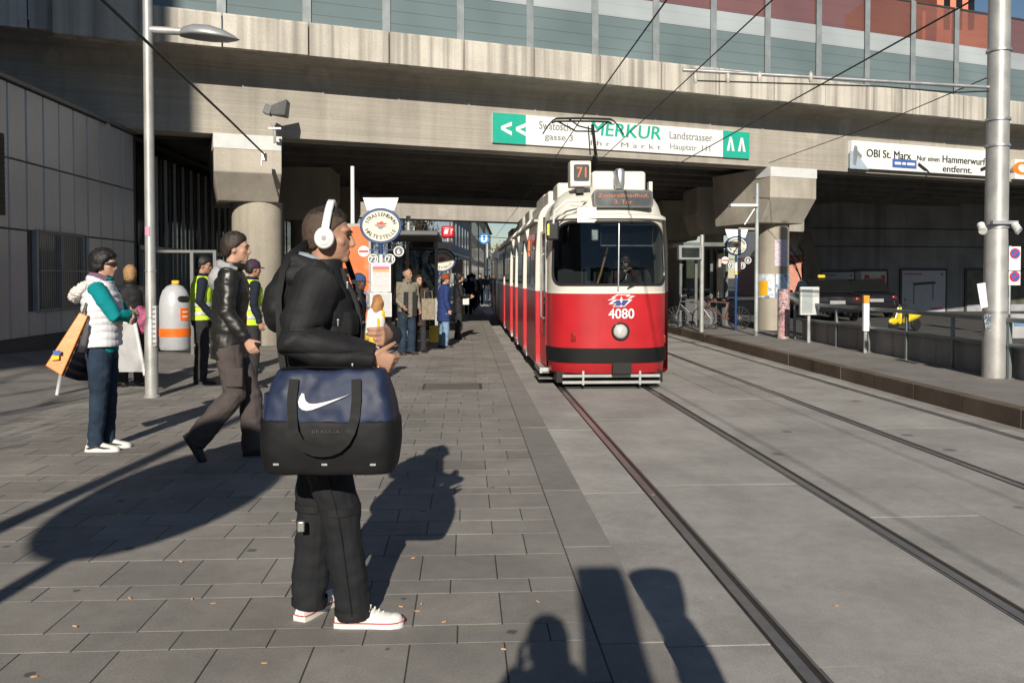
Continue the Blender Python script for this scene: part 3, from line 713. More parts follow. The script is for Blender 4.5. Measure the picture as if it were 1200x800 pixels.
# headlight, indicators, crest and number
c = front(727, 388); nn = NN(th_of(c.x, c.z), c.z)
def disc_frame(nv): a = Vector((0, 0, 1)).cross(nv).normalized() * -1; return Vector((1, 0, 0)), UP
hl = MB(); hl.lathe([(.142, .02), (.142, -.03), (.128, -.045), (.115, -.03), (.105, -.01)], c, 32, axis='y'); h_ = hl.build('headlight', blackp, tram, world=True)
b = MB(); b.lathe([(.112, -.012), (.10, -.03), (.06, -.05), (.0, -.058)], c, 32, axis='y'); b.build('lens', M('headlight_lens', (.75, .74, .70), .12, .35, var=.15, scale=30, spec=.8), h_, world=True)
for px, py in ((672, 395), (778, 397)):
    c = front(px, py); n2 = NN(th_of(c.x, c.z), c.z); b = MB(); rot = Vector((0, -1, 0)).rotation_difference(n2).to_matrix()
    b.box(c, (.07, .05, .13), rot=rot); b.build('indicator', M('indicator_red', (.25, .02, .015), .25), tram, world=True, bevel=.01)
cl = front(728, 353); FA, FU = Vector((1, 0, 0)), UP
def fpoly(poly, off, name, mt, parent):
    bb = MB(); bb.prism(poly, cl + Vector((0, -off, 0)), FA, FU, Vector((0, -1, 0)), .002); return bb.build(name, mt, parent, world=True, smooth=0)
def scl(poly): return [(x*.0125, y*.0112+.012) for x, y in poly]
crest = fpoly(scl([(-17.5, 0.5), (-9, 4), (-13, 4), (-5, 8.5), (12, 8.5), (8.5, 6.5), (17.5, 6.5), (9, 1.5), (14, 1.5), (4, -8.5), (-11, -8.5), (-7, -5), (-16, -5), (-10, .5)]), .006, 'crest', signw, tram)
fpoly(scl([(-13.5, 1), (-6, 3.7), (-9, 4.6), (-4, 7.6), (8, 7.6), (5, 5.6), (12.5, 5.6), (7, 1.4), (1.6, 1.4), (0, 6.4), (-1.6, 1.4)]), .009, 'crest_red', redp, crest)
fpoly(scl([(-12, -4.2), (-6, -4.2), (-9, -7.6), (-2, -7.6), (0, -5.6), (1.5, -7.6), (3.6, -7.6), (10, .6), (1.6, .6), (0, -4), (-1.6, .6), (-5.6, .6)]), .009, 'crest_blue', M('crest_navy', (.03, .07, .25), .4), crest)
b = MB(); c = front(728, 367.3); text(b, '4080', c + Vector((0, -.012, 0)), FA, FU, width=.40, height=.155, bold=.012); o = b.build('fleet_number', signw, tram, world=True, smooth=0); o['kind'] = 'stuff'
# destination display and route box
c = front(728, 234); 
b = MB(); pts_ = []
def rrect(w_, h_, r, n=5):
    o_ = []
    for cx, cy, a0 in ((w_-r, h_-r, 0), (-w_+r, h_-r, 90), (-w_+r, -h_+r, 180), (w_-r, -h_+r, 270)):
        for k in range(n+1): o_.append((cx + r*math.cos(R(a0+90*k/n)), cy + r*math.sin(R(a0+90*k/n))))
    return o_
fc = Vector((c.x, YF + .13, c.z)); tilt = Vector((0, math.sin(R(8)), math.cos(R(8)))); tn = Vector((0, -math.cos(R(8)), math.sin(R(8))))
b.prism(rrect(.475, .145, .07), fc, FA, tilt, -tn, .30); dd = b.build('destination_display', M('display_frame', (.05, .052, .055), .35), tram, world=True, bevel=.006)
b = MB(); b.prism(rrect(.445, .115, .05), fc, FA, tilt, tn, .003); b.build('display_glass', M('display_grey', (.075, .08, .082), .18), dd, world=True, smooth=0)
for s_, wd, dz, nm in (('Zentralfriedhof,', .80, .048, 'upper_line'), ('3. Tor', .28, -.052, 'lower_line')):
    b = MB(); text(b, s_, fc + tn*.005 + tilt*dz, FA, tilt, width=wd, height=.070 if dz > 0 else .062); o = b.build(nm, amber, dd, world=True, smooth=0); o['kind'] = 'stuff'
p = at_y(680.5, 203.5, 13.5)
b = MB(); b.box(p + Vector((0, .16, 0)), (.335, .32, .41)); rb = b.build('route_box', cream, tram, world=True, bevel=.02)
b = MB(); b.prism(rrect(.125, .13, .03), p + Vector((.012, -.004, .015)), FA, UP, Vector((0, -1, 0)), .008); b.build('route_glass', M('display_grey', (.075,.08,.082), .18), rb, world=True, smooth=0)
b = MB(); text(b, '71', p + Vector((.012, -.015, .02)), FA, UP, width=.15, height=.16, bold=.006); o = b.build('route_number', M('amber_bright', (.4, .1, .01), .5, emit=(1, .18, .05, .38)), rb, world=True, smooth=0); o['kind'] = 'stuff'
b = MB(); b.box((p.x, p.y+.15, p.z-.24), (.12, .2, .12)); b.build('route_box_foot', blackp, rb, world=True)
b = MB(); q0 = at_y(694, 200, 13.95); q1 = at_y(757, 222, 13.95); b.bb(q0.x, q1.x, 13.95, 15.6, 2.93, q0.z); b.build('front_roof_box', cream, tram, world=True, bevel=.05)
b = MB(); q = at_y(726, 209, 13.75); b.lathe([(.0, -.17), (.07, -.17), (.085, -.10), (.085, .10), (.06, .15), (0, .16)], q, 20); b.build('horn', steel, tram, world=True)
# white card, mirror and its bracket, wipers
c = front(687, 252); b = MB(); b.box(c + Vector((0, -.06, 0)), (.30, .02, .24)); b.build('card', M('white_card', (.82,.82,.80), .5, var=.03), tram, world=True)
mc = at_y(647.5, 270, 13.35); b = MB(); b.box(mc, (.20, .12, .31)); mr_ = b.build('mirror', blackp, tram, world=True, bevel=.03)
b = MB(); b.box(at_y(642.5, 269, 13.28), (.035, .03, .18)); b.build('reflector', M('reflector_yellow', (.65, .62, .03), .4), mr_, world=True)
b = MB(); b.tube([front(688, 236), at_y(680, 236, 13.25), at_y(664, 235, 13.2), at_y(650, 247, 13.25), at_y(648.5, 262, 13.3)], .016, 8); b.tube([front(690, 242), at_y(668, 240, 13.15), at_y(651, 252, 13.22)], .012, 8); b.build('mirror_arm', white, mr_, world=True)
b = MB(); pv = front(724, 340); b.tube([pv + Vector((0, -.03, 0)), pv + Vector((.0, -.05, .06)), front(725, 262) + Vector((0, -.03, 0))], .011, 6)
b.build('wiper', steel, tram, world=True)
b = MB(); pv = front(735, 338); pe = front(762, 327); b.tube([pv + Vector((0, -.03, 0)), pv + Vector((.03, -.05, .03)), pe + Vector((0, -.03, 0))], .010, 6); b.build('wiper', blackp, tram, world=True)
# cab interior
cab = MB(); cab.bb(TXC-.93, TXC+1.04, 14.92, 14.97, .0, 2.6); cab.bb(TXC-.9, TXC+.9, 13.6, 14.9, .3, .36); cab.build('bulkhead', M('cab_dark', (.03, .032, .034), .7), tram, world=True)
b = MB(); b.bb(TXC-.62, TXC+.80, 13.55, 13.85, 1.15, 1.42); b.bb(TXC+.25, TXC+.7, 13.85, 14.3, 1.0, 1.46); b.build('dashboard', M('dash_grey', (.07, .075, .08), .5), tram, world=True, bevel=.03)
b = MB(); q0 = at_y(704, 263, 13.62); q1 = at_y(765, 288, 13.62)
fr_pts = [(q0.x, 13.62, q0.z), (q1.x, 13.62, q0.z), (q1.x, 13.62, q1.z), (q0.x, 13.62, q1.z), (q0.x, 13.62, q0.z), (q1.x, 13.62, q0.z)]
b.tube(fr_pts, .014, 6); sb_ = b.build('sun_blind', steel, tram, world=True)
b = MB(); b.quad((q0.x, 13.63, q0.z), (q1.x, 13.63, q0.z), (q1.x, 13.63, q1.z), (q0.x, 13.63, q1.z)); b.build('blind_sheet', G('smoked_blind', (.3, .32, .33), .4, .2), sb_, world=True)
b = MB(); b.box(at_y(697, 275, 13.55), (.12, .05, .2)); b.build('ticket_lamp', steel, tram, world=True, bevel=.02)
b = MB(); b.tube([at_y(712, 290, 14.0), at_y(704, 320, 13.9), at_y(698, 338, 13.85)], .018, 6); b.build('grab_bar', M('grab_orange', (.35, .18, .06), .5), tram, world=True)
# ---- sides: solid bays and recessed doors on the near side
bays = [(13.985, 15.05, 'd'), (15.05, 17.15, 'w'), (17.15, 18.25, 'd'), (18.25, 20.05, 'w'), (20.05, 21.15, 'd'), (21.15, 22.15, 'w'), (22.15, 22.75, 'j'), (22.75, 23.6, 'd'), (23.6, 26.4, 'w'), (26.4, 27.5, 'd'), (27.5, 31.6, 'w')]
def sect(xl, y, hw_r=XSR, top=3.02):
    o_ = [(xl+.06, -.03), (xl, .02), (xl, 1.31), (xl+.01, 2.0), (xl+.05, 2.55)]
    cx = (XS+XSR)/2; rw = cx - xl - .05
    for k in range(1, 10):
        a = math.pi*k/20; o_.append((cx - rw*math.cos(a)**.75, 2.55 + (top-2.55)*math.sin(a)))
    left = o_; right = [(2*cx - x, z) for x, z in o_ if True]
    if xl != XS: right = [(2*cx - x, z) for x, z in [(XS+.06, -.03), (XS, .02), (XS, 1.31), (XS+.01, 2.0), (XS+.05, 2.55)] + o_[5:]]
    return [Vector((x, y, z)) for x, z in left + [(cx, top)] + right[::-1]]
for (y0, y1, kd) in bays:
    b = MB()
    if kd == 'j':
        n = 9
        b.loft([sect(XS + (.10 if k % 2 else .16), y0 + (y1-y0)*k/(n-1), top=2.93) for k in range(n)]); b.build('bellows', under, tram, world=True, smooth=0); continue
    xl = XS if kd == 'w' else XS + .105
    b.loft([sect(xl, y0), sect(xl, y1)], caps=y0 > 14.5); b.build('body_bay', paint, tram, world=True, smooth=30, bevel=.015)
    if kd == 'w':
        nw = max(1, round((y1-y0)/1.25)); wl = (y1-y0-.16)/nw
        for k in range(nw):
            a = y0 + .08 + k*wl
            b = MB(); rg = [[Vector((XS-.012+.004*i, a+.05+e, 1.42)), Vector((XS-.012+.004*i, a+wl-.05-e, 1.42)), Vector((XS-.005+.004*i, a+wl-.05-e, 2.12)), Vector((XS+.012, a+wl-.05-e, 2.36)), Vector((XS+.012, a+.05+e, 2.36)), Vector((XS-.005+.004*i, a+.05+e, 2.12))] for i, e in ((1, -.0), (0, .012))]
            b.loft(rg); wo_ = b.build('side_window', dglass, tram, world=True, smooth=0)
            b = MB(); b.bb(XS-.016, XS-.008, a+.05, a+wl-.05, 2.05, 2.085); b.build('window_bar', steel, wo_, world=True)
    if kd == 'd':
        nl = 4; wl = (y1-y0)/nl
        for k in range(nl):
            a = y0 + k*wl; b = MB(); b.bb(xl-.022, xl-.004, a+.012, a+wl-.012, .10, 2.34); lf = b.build('door_leaf', paint, tram, world=True, bevel=.005)
            b = MB(); b.bb(xl-.03, xl-.02, a+.03, a+wl-.03, .60, 2.28); b.build('door_pane', dglass, lf, world=True)
        b = MB(); b.bb(XS-.01, xl+.05, y0+.02, y1-.02, -.03, .06); b.build('door_step', steel, tram, world=True)
# handrail and step of the cab door
b = MB(); b.tube([(XS+.09, 14.2, .85), (XS+.03, 14.2, .9), (XS+.03, 14.2, 1.9), (XS+.09, 14.2, 1.95)], .016, 8); b.build('door_handrail', steel, tram, world=True)
for z, x0 in ((.0, XS+.03), (-.10, XS-.03)):
    b = MB(); b.bb(x0, XS+.3, 14.0, 15.02, z-.03, z); b.build('cab_step', roofg2, tram, world=True)
# side skirts gutter, roof boxes
b = MB(); b.bb(XS-.02, XS+.05, 15.06, 22.1, 2.53, 2.57); b.bb(XS-.02, XS+.05, 22.8, 31.6, 2.53, 2.57); b.build('gutter', roofg, tram, world=True)
cxr = (XS+XSR)/2
for (y0, y1, hw_, zt_) in ((14.6, 15.35, .72, 3.17), (15.6, 16.5, .78, 3.13), (16.9, 18.6, .74, 3.2), (18.9, 20.3, .7, 3.12), (20.5, 21.9, .76, 3.18), (23.2, 25.6, .74, 3.2), (26.2, 28.4, .7, 3.14), (28.8, 31, .74, 3.2)):
    b = MB(); b.bb(cxr-hw_, cxr+hw_-.1, y0, y1, 2.82, zt_); b.build('roof_box', cream if y0 < 20 else roofg, tram, world=True, bevel=.04)
b = MB(); b.bb(cxr+.78, cxr+.84, 14.2, 14.35, 2.7, 3.15); b.build('aerial', cream, tram, world=True)
b = MB(); b.bb(XS-.03, XS+.0, 16.3, 16.36, 1.95, 2.25); b.build('side_lamp', M('lamp_orange', (.6, .15, .03), .4), tram, world=True)
# pantograph
PY = 15.7; pg = M('pantograph_black', (.03, .03, .03), .5, .5)
pz = 4.47
b = MB(); b.tube([(cxr+.05, 16.9, 3.22), (cxr+.05, 15.3, 3.75), ], .04, 8); b.tube([(cxr+.05, 15.3, 3.75), (cxr+.05, PY, pz-.12)], .03, 8); b.tube([(cxr+.12, 16.7, 3.25), (cxr+.10, 15.35, 3.7)], .014, 6); b.tube([(cxr-.05, 15.3, 3.75), (cxr-.03, PY, pz-.14)], .012, 6)
b.build('pantograph_arm', pg, tram, world=True)
b = MB(); arc = []
for k in range(25):
    u_ = -1 + 2*k/24; a = abs(u_); arc.append((cxr - .12 + u_*.75, PY, pz - .02*a*a - (.0 if a < .68 else (a-.68)**1.5*1.5)))
b.tube(arc, [.022 if 3 < k < 21 else .014 for k in range(25)], 6); b.tube([(x, PY+.22, z-.01) for x, y, z in arc[3:22]], .02, 6)
b.tube([(cxr-.6, PY+.1, pz-.03), (cxr-.25, PY+.08, pz-.22), (cxr+.15, PY+.08, pz-.22), (cxr+.36, PY+.1, pz-.03)], .016, 6)
b.tube([(cxr-.42, PY-.03, pz), (cxr-.2, PY, pz-.14), (cxr+.05, PY, pz-.2)], .014, 6)
b.build('collector_bow', pg, tram, world=True)
b = MB(); b.bb(cxr-.45, cxr+.45, 15.9, 17.4, 3.18, 3.26); b.build('pantograph_base', pg, tram, world=True)
# trailer car behind, in the shade of the bridge
tl = thing('tram_trailer', 'rear trailer car of the tram in the shade under the bridge', 'tram', (cxr, 32.4, TZ))
b = MB(); b.loft([sect(XS+.14, 32.3, top=2.95), sect(XS, 32.9), sect(XS, 36), sect(XS, 41.5), sect(XS+.14, 42.2, top=2.95)]); b.build('body', paint, tl, world=True, smooth=30)
for k in range(6):
    a = 33.2 + k*1.4
    if k in (1, 4):
        b = MB(); b.bb(XS-.03, XS-.005, a, a+1.2, .1, 2.34); dl = b.build('door', redp, tl, world=True)
        b = MB(); b.bb(XS-.04, XS-.028, a+.08, a+1.12, .8, 2.25); b.build('door_pane', dglass, dl, world=True)
    else:
        b = MB(); b.bb(XS-.02, XS+.0, a, a+1.2, 1.42, 2.3); b.build('side_window', dglass, tl, world=True)
b = MB(); b.bb(TXC-.8, TXC+.8, 32.6, 42, -.14, .04); b.build('underframe', under, tl, world=True)
for k in range(3):
    b = MB(); b.bb(cxr-.6, cxr+.6, 33.5+k*2.8, 35.4+k*2.8, 2.85, 3.1); b.build('roof_box', roofg, tl, world=True)
# ================================================================== people
def skin_m(name, c): return M(name, c, .55, var=.10, scale=14, fine=.05, bump=.08, bscale=120, spec=.4)
SK = skin_m('skin_light', (.50, .29, .205)); SKT = skin_m('skin_tanned', (.40, .22, .15)); SKD = skin_m('skin_brown', (.12, .065, .045))
HB = M('hair_dark_brown', (.028, .019, .014), .6, var=.4, scale=30, bump=.5, bscale=90, stretch=(1,1,.3)); HG = M('hair_grey', (.22, .20, .18), .6, var=.3, scale=30, bump=.4, bscale=90); HBL = M('hair_blond', (.35, .20, .09), .6, var=.3, scale=30, bump=.4, bscale=90)
HK = M('hair_black', (.012, .011, .011), .55, var=.4, scale=30, bump=.5, bscale=90)
eye_m = M('eye_dark', (.015, .012, .01), .15)
def cloth(name, c, rough=.85, sheen=0, var=.16, scale=7, bump=.07, bscale=160, metal=0, spec=.3): return M(name, c, rough, metal, var=var, scale=scale, bump=bump, bscale=bscale, sheen=sheen, spec=spec)
def Vv(*a): return Vector(a)
def lerp(a, b, f): return a + (b - a) * f

def head_pieces(mb, T, fine=False):
    """skull, face, jaw, nose, lips, ears and neck, placed by T (eyes at the origin, looking along +Y)"""
    def E(c, r, nu=18, nv=12): mb.ell(T @ Vector(c), r, nu, nv, rot=T.to_3x3())
    E((0, -.022, .032), (.074, .094, .083)); E((0, -.01, -.01), (.068, .085, .075)); E((0, .028, -.035), (.058, .056, .078)); E((0, .028, -.075), (.046, .050, .040)); E((0, .062, -.098), (.023, .022, .018))
    E((0, .062, .022), (.050, .026, .020)); E((.038, .050, -.028), (.024, .022, .022), 10, 8); E((-.038, .050, -.028), (.024, .022, .022), 10, 8)
    mb.tube([T @ Vector(p) for p in ((0, .080, .012), (0, .090, -.012), (0, .100, -.034), (0, .088, -.047))], [.009, .010, .012, .009], 8)
    E((0, .079, -.066), (.021, .010, .006), 10, 8); E((0, .078, -.077), (.018, .010, .007), 10, 8)
    for s_ in (-1, 1): E((.074*s_, -.012, -.018), (.009, .019, .031), 10, 8)
def hand_pieces(mb, w, d, n, side, curl=.35, k=1.0, spread=.0):
    """palm and five fingers: wrist w, pointing d, palm facing n; side +1 right hand"""
    w = Vector(w); d = Vector(d).normalized(); n = Vector(n); n = (n - d*n.dot(d)).normalized()
    t = d.cross(n).normalized() * side      # towards the thumb
    rings = []
    for f, hw_, th in ((-.02, .024, .019), (.02, .031, .017), (.055, .040, .014), (.088, .041, .012)):
        c = w + d*f*k; rings.append([c + t*(hw_*k*math.cos(a)) + n*(th*k*math.sin(a)) for a in [2*math.pi*i/10 for i in range(10)]])
    mb.loft(rings)
    for i, (off, ln) in enumerate(((.031, .072), (.0105, .080), (-.0105, .074), (-.030, .058))):
        p = w + d*.082*k + t*off*k; dd = (d + t*(off*spread*8)).normalized(); pts = [p - dd*.015]; pts.append(p)
        c = curl*(.8 + .12*i)
        for seg, fr in enumerate((.42, .32, .26)):
            q = Quaternion(dd.cross(n).normalized(), c*(1.0 if seg == 0 else 1.25)); dd = q @ dd; p = p + dd*ln*fr*k; pts.append(p)
        mb.tube(pts, [.0095*k, .0095*k, .0088*k, .0080*k, .0062*k], 8)
    p = w + d*.022*k + t*.026*k; dd = (t*.75 + d*.75 + n*.35).normalized(); pts = [p - dd*.012, p]
    for ln in (.038, .030, .024):
        p = p + dd*ln*k; pts.append(p); dd = Quaternion(d.cross(t).normalized() if side > 0 else t.cross(d).normalized(), 0) @ dd; dd = (dd + n*curl*.55 + d*.12).normalized()
    mb.tube(pts, [.013*k, .013*k, .0108*k, .0095*k, .007*k], 8)

def shoe_parts(T, parent, mat_u, mat_s, ln=.285, hi=.0, fine=False):
    """upper and sole of one shoe; T puts the heel's ground point at its origin, toe along +Y"""
    ys = [(-.03, .026, .060), (.0, .034, .088+hi), (.04, .036, .098+hi), (.085, .037, .088+hi*.6), (.125, .040, .072), (.17, .045, .058), (.21, .045, .050), (.24, .037, .042), (.256, .020, .032)]
    b = MB(); rg = []
    for y, hw_, h in ys:
        y = y*ln/.285; rg.append([T @ Vector((hw_*math.cos(a), y, .016 + (h-.016)*max(0, math.sin(a))**.8 if math.sin(a) > 0 else .016)) for a in [2*math.pi*k/16 for k in range(16)]])
    b.loft(rg); o = b.build('shoe', mat_u, parent, smooth=60)
    b = MB(); outl = [(-.036, 0)] 
    L_ = []; 
    for y, hw_, h in ys: L_.append((hw_+.004, y))
    poly = [(x, y) for x, y in L_] + [(-x, y) for x, y in reversed(L_)]
    poly = [(x, (y*1.03-.002)*ln/.285) for x, y in poly]
    b.loft([[T @ Vector((x, y, 0)) for x, y in poly], [T @ Vector((x, y, .024)) for x, y in poly]]); b.build('sole', mat_s, o, smooth=50)
    return o

def rings_torso(prof, lean, n=20, sq=.0):
    """prof: (z, half width, half depth, y offset)"""
    out_ = []
    for z, rx, ry, yo in prof:
        y0 = yo + lean*max(0, z-.95)/.5
        rg = []
        for k in range(n):
            a = 2*math.pi*k/n; c, s_ = math.cos(a), math.sin(a)
            rg.append(Vector((rx*math.copysign(abs(c)**.85, c), y0 + ry*math.copysign(abs(s_)**.85, s_), z)))
        out_.append(rg)
    return out_
def folds(amp, f=(7, 7, 16), seed=0, quilt=0, qa=0):
    o_ = Vector((seed*3.1, seed*1.7, seed*.9))
    def fn(c, n):
        q = Vector((c.x*f[0], c.y*f[1], c.z*f[2])) + o_
        v = amp*(noise.noise(q) + .5*noise.noise(q*2.1))
        if quilt: v += qa*(abs(math.sin((c.z + .02*noise.noise(c*5))*math.pi/quilt))**.5 - .7)
        return v
    return fn

PN = [0]
def person(label, loc, rz, H=1.78, head=(0, 0), lean=.02, el=None, wr=None, kn=None, an=None, toe=None, foot_rot=None, hand=None, skin=SK, hair='short', hair_m=HB,
           top_m=None, top=None, leg_m=None, leg_r=(.098, .078, .072), shoe_m=None, sole_m=None, vox=.011, hem=.86, bulk=1.0, fold=.010, quilt=0, qa=0, sleeve=1.0, group=None, collar=True, legs=True, shoe_hi=.0, body_scale=1.0, sleeve_m=None, feminine=False):
    PN[0] += 1; seed = PN[0]
    root = thing('person', label, 'person', loc, rz, group); s = H/1.8; root.scale = (s, s, s)
    sw = .175 if feminine else .19
    SH = [Vv(-sw, lean*.9, 1.455), Vv(sw, lean*.9, 1.455)]
    el = [Vector(e) for e in (el or [(-sw-.06, -.03, 1.17), (sw+.06, -.03, 1.17)])]
    wr = [Vector(e) for e in (wr or [(-sw-.07, .05, .93), (sw+.07, .05, .93)])]
    hip = [Vv(-.09, 0, .90), Vv(.09, 0, .90)]
    kn = [Vector(e) for e in (kn or [(-.10, .02, .50), (.10, .02, .50)])]
    an = [Vector(e) for e in (an or [(-.105, -.02, .09), (.105, -.02, .09)])]
    toe = [Vector(e) for e in (toe or [(-.2, 1, 0), (.2, 1, 0)])]
    hd = Vv(0, lean*1.3 + .03, 1.672)
    HT = Matrix.Translation(hd) @ Matrix.Rotation(R(head[0]), 4, 'Z') @ Matrix.Rotation(R(-head[1]), 4, 'X')
    # body: one continuous skin
    b = MB(); head_pieces(b, HT)
    b.tube([HT @ Vv(0, -.018, -.05), hd + Vv(0, -.035, -.12), Vv(0, lean*.95 - .005, 1.46)], [.052, .052, .062], 14)
    b.loft(rings_torso([(.86, .13, .09, 0), (.98, .125, .09, 0), (1.15, .125, .088, 0), (1.30, .145, .095, 0), (1.42, .145, .085, 0), (1.49, .06, .055, 0)], lean, 16))
    for i, sd_ in ((0, -1), (1, 1)):
        b.tube([lerp(SH[i], Vv(0, lean, 1.43), .3), SH[i], lerp(SH[i], el[i], .5), el[i], lerp(el[i], wr[i], .4), wr[i]], [.045, .05, .042, .036, .035, .025], 10)
        h_ = (hand or [None, None])[i] or {}
        dd = h_.get('d') or (wr[i] - el[i]); nn_ = h_.get('n') or (-sd_, .2, 0)
        hand_pieces(b, wr[i], dd, nn_, sd_, h_.get('curl', .4), h_.get('k', 1.0))
        if legs: b.tube([hip[i], lerp(hip[i], kn[i], .5), kn[i], lerp(kn[i], an[i], .35), an[i], an[i] + Vv(0, 0, -.05)], [.075, .062, .048, .05, .033, .035], 10)
    body = mesh_obj('body', remesh(b, vox, 3, .45), skin, root, 180)
    # eyes
    for sx in (-1, 1):
        b = MB(); b.ell(HT @ Vv(.031*sx, .0775, -.002), (.0125, .006, .0055), 10, 6, rot=HT.to_3x3()); b.build('eye', eye_m, body)
        b = MB(); b.tube([HT @ Vv(.014*sx, .090, .016), HT @ Vv(.032*sx, .087, .021), HT @ Vv(.050*sx, .072, .016)], [.003, .0045, .002], 6); b.build('eyebrow', hair_m, body)
    # hair
    if hair:
        b = MB(); nu, nv = (90, 60) if vox < .007 else (44, 28); rs_ = random.Random(seed)
        c0 = Vv(0, -.022, .026); R0 = Vv(.081, .101, .097)
        def rad(a, be):
            x, y, z = math.cos(a)*math.sin(be), math.sin(a)*math.sin(be), math.cos(be)
            # hairline: covers top, back and sides down to the nape, leaves the face and ears free
            line = -.86 if y < -.30 else (-.86 + .50*(y+.30)/.25 if y < -.05 else (-.36 if y < .22 else -.30 + 1.0*(y-.22)))
            if hair == 'bob': line = -1.2 if y < .05 else (-.55 if y < .35 else .15 + .9*(y-.35))
            if hair == 'curly': line = -1.0 if y < -.1 else (-.62 if y < .3 else -.25 + 1.0*(y-.3))
            if hair == 'bald': line = .25 if y > -.2 else -.7
            cover = max(0, min(1, (z - line)/.14 + .5))
            if hair == 'bald' and z > .25: cover = 0
            q = Vector((x, y, z)); thick = {'short': 1.06, 'bob': 1.16, 'bald': .99, 'crop': .975, 'curly': 1.22}[hair]
            amp = .08 if hair in ('short', 'bob') else .14 if hair == 'curly' else .006
            th_ = thick + amp*noise.noise(q*(5 if hair != 'curly' else 7) + Vv(seed, 0, 0)) + amp*.6*noise.noise(q*13)
            if hair in ('short',) and z > .6: th_ += .05
            return lerp(.86, th_, cover)
        vs_ = []; fs_ = []
        for j in range(nv+1):
            be = math.pi*j/nv
            for i in range(nu):
                a = 2*math.pi*i/nu; r_ = rad(a, be); p = Vv(R0.x*math.cos(a)*math.sin(be)**(.6 if be > 1.57 else 1), R0.y*math.sin(a)*math.sin(be)**(.6 if be > 1.57 else 1), R0.z*math.cos(be)*((1.45 if hair == 'bob' else 1.22) if be > 1.57 else 1))*r_
                vs_.append(HT @ (c0 + p))
        for j in range(nv):
            for i in range(nu): k = (i+1) % nu; fs_.append((j*nu+i, (j+1)*nu+i, (j+1)*nu+k, j*nu+k))
        b.add(vs_, fs_); b.build('hair', hair_m, root, smooth=180)
    # trousers
    if legs and leg_m:
        b = MB(); b.loft(rings_torso([(1.06, .148*body_scale, .112*body_scale, 0), (.98, .160*body_scale, .122*body_scale, -.005), (.90, .172*body_scale, .130*body_scale, -.008), (.82, .165*body_scale, .12*body_scale, -.006)], 0, 18))
        for i in (0, 1):
            q = lerp(hip[i], kn[i], .45); dn = (an[i]-kn[i]).normalized()
            b.tube([hip[i] + Vv(0, 0, -.0), q, kn[i], lerp(kn[i], an[i], .5), an[i] + dn*-.02, an[i] + dn*.045], [leg_r[0]*1.02, leg_r[0]*.93, leg_r[1], (leg_r[1]+leg_r[2])/2, leg_r[2], leg_r[2]*1.04], 14)
        me = remesh(b, vox, 3, .5); displace(me, folds(fold*.9, (9, 9, 9), seed)); displace(me, lambda c, n: fold*.55*noise.noise(Vv(c.x*14, c.y*14, c.z*24)+Vv(seed, 0, 0))*max(0, 1-abs(c.z-.16)/.22) + fold*.4*noise.noise(Vv(c.x*12+c.z*9, c.y*12, c.z*20))*max(0, 1-abs(c.z-.52)/.16)); mesh_obj('trousers', me, leg_m, root, 180)
    # top
    if top_m:
        B_2 = bulk; b = MB()
        prof = top or [(hem, .168, .125, -.004), (hem+.10, .166, .125, -.004), (1.08, .160, .120, 0), (1.20, .168, .124, 0), (1.32, .182, .128, 0), (1.41, .178, .115, -.005), (1.475, .125, .085, -.012), (1.525, .072, .072, -.012)]
        prof = [(z, rx*B_2*(.93 if feminine and z > 1.3 else 1), ry*B_2, yo) for z, rx, ry, yo in prof]
        b.loft(rings_torso(prof, lean, 22))
        for i in (0, 1):
            dn = (wr[i]-el[i]).normalized()
            b.tube([lerp(SH[i], Vv(0, lean, 1.40), .35), SH[i], lerp(SH[i], el[i], .45), el[i], lerp(el[i], wr[i], .5), wr[i] - dn*.02, wr[i] + dn*.008], [x_*sleeve for x_ in (.07, .074, .064, .057, .052, .046, .045)], 14)
        me = remesh(b, vox, 3, .5); displace(me, folds(fold, (7, 7, 13), seed+40, quilt, qa)); to = mesh_obj('jacket', me, top_m, root, 180)
        if collar:
            b = MB(); cz = 1.515; rg = []
            for k in range(4):
                z = cz + .018*k - .012; rr_ = .073*bulk + .004*k; rg.append([Vv(rr_*math.cos(a), lean + .006 + (rr_+.004)*math.sin(a), z + .008*math.sin(a+math.pi)) for a in [2*math.pi*q/20 for q in range(20)]])
            b.loft(rg, caps=False); o = b.build('collar', top_m, to, smooth=180); m_ = o.modifiers.new('solid', 'SOLIDIFY'); m_.thickness = .010; m_.offset = 0
    # shoes
    if legs and shoe_m:
        for i in (0, 1):
            a = math.atan2(-toe[i].x, toe[i].y); T = Matrix.Translation(Vv(an[i].x, an[i].y, an[i].z - .09)) @ Matrix.Rotation(a, 4, 'Z') @ Matrix.Translation(Vv(0, -.045, 0))
            if foot_rot and foot_rot[i]: T = Matrix.Translation(an[i]) @ Matrix.Rotation(a, 4, 'Z') @ Matrix.Rotation(R(foot_rot[i]), 4, 'X') @ Matrix.Translation(Vv(0, -.045, -.09))
            shoe_parts(T, root, shoe_m, sole_m or black, hi=shoe_hi)
    root['_ht'] = 0; del root['_ht']
    return root, dict(HT=HT, hd=hd, SH=SH, el=el, wr=wr, an=an, kn=kn, s=s, M=Matrix.Translation(loc) @ Matrix.Rotation(rz, 4, 'Z') @ Matrix.Scale(s, 4))
blk_cloth = cloth('black_nylon', (.013, .013, .0145), .68, scale=9, spec=.32); jean_m = cloth('blue_denim', (.020, .036, .062), .9, var=.45, scale=5); jean_l = cloth('pale_denim', (.17, .27, .40), .9, var=.3)
dkgrey = cloth('charcoal_cloth', (.03, .03, .034), .85); leather = M('black_leather', (.015, .0145, .014), .42, var=.25, scale=9, bump=.07, bscale=26, spec=.5)
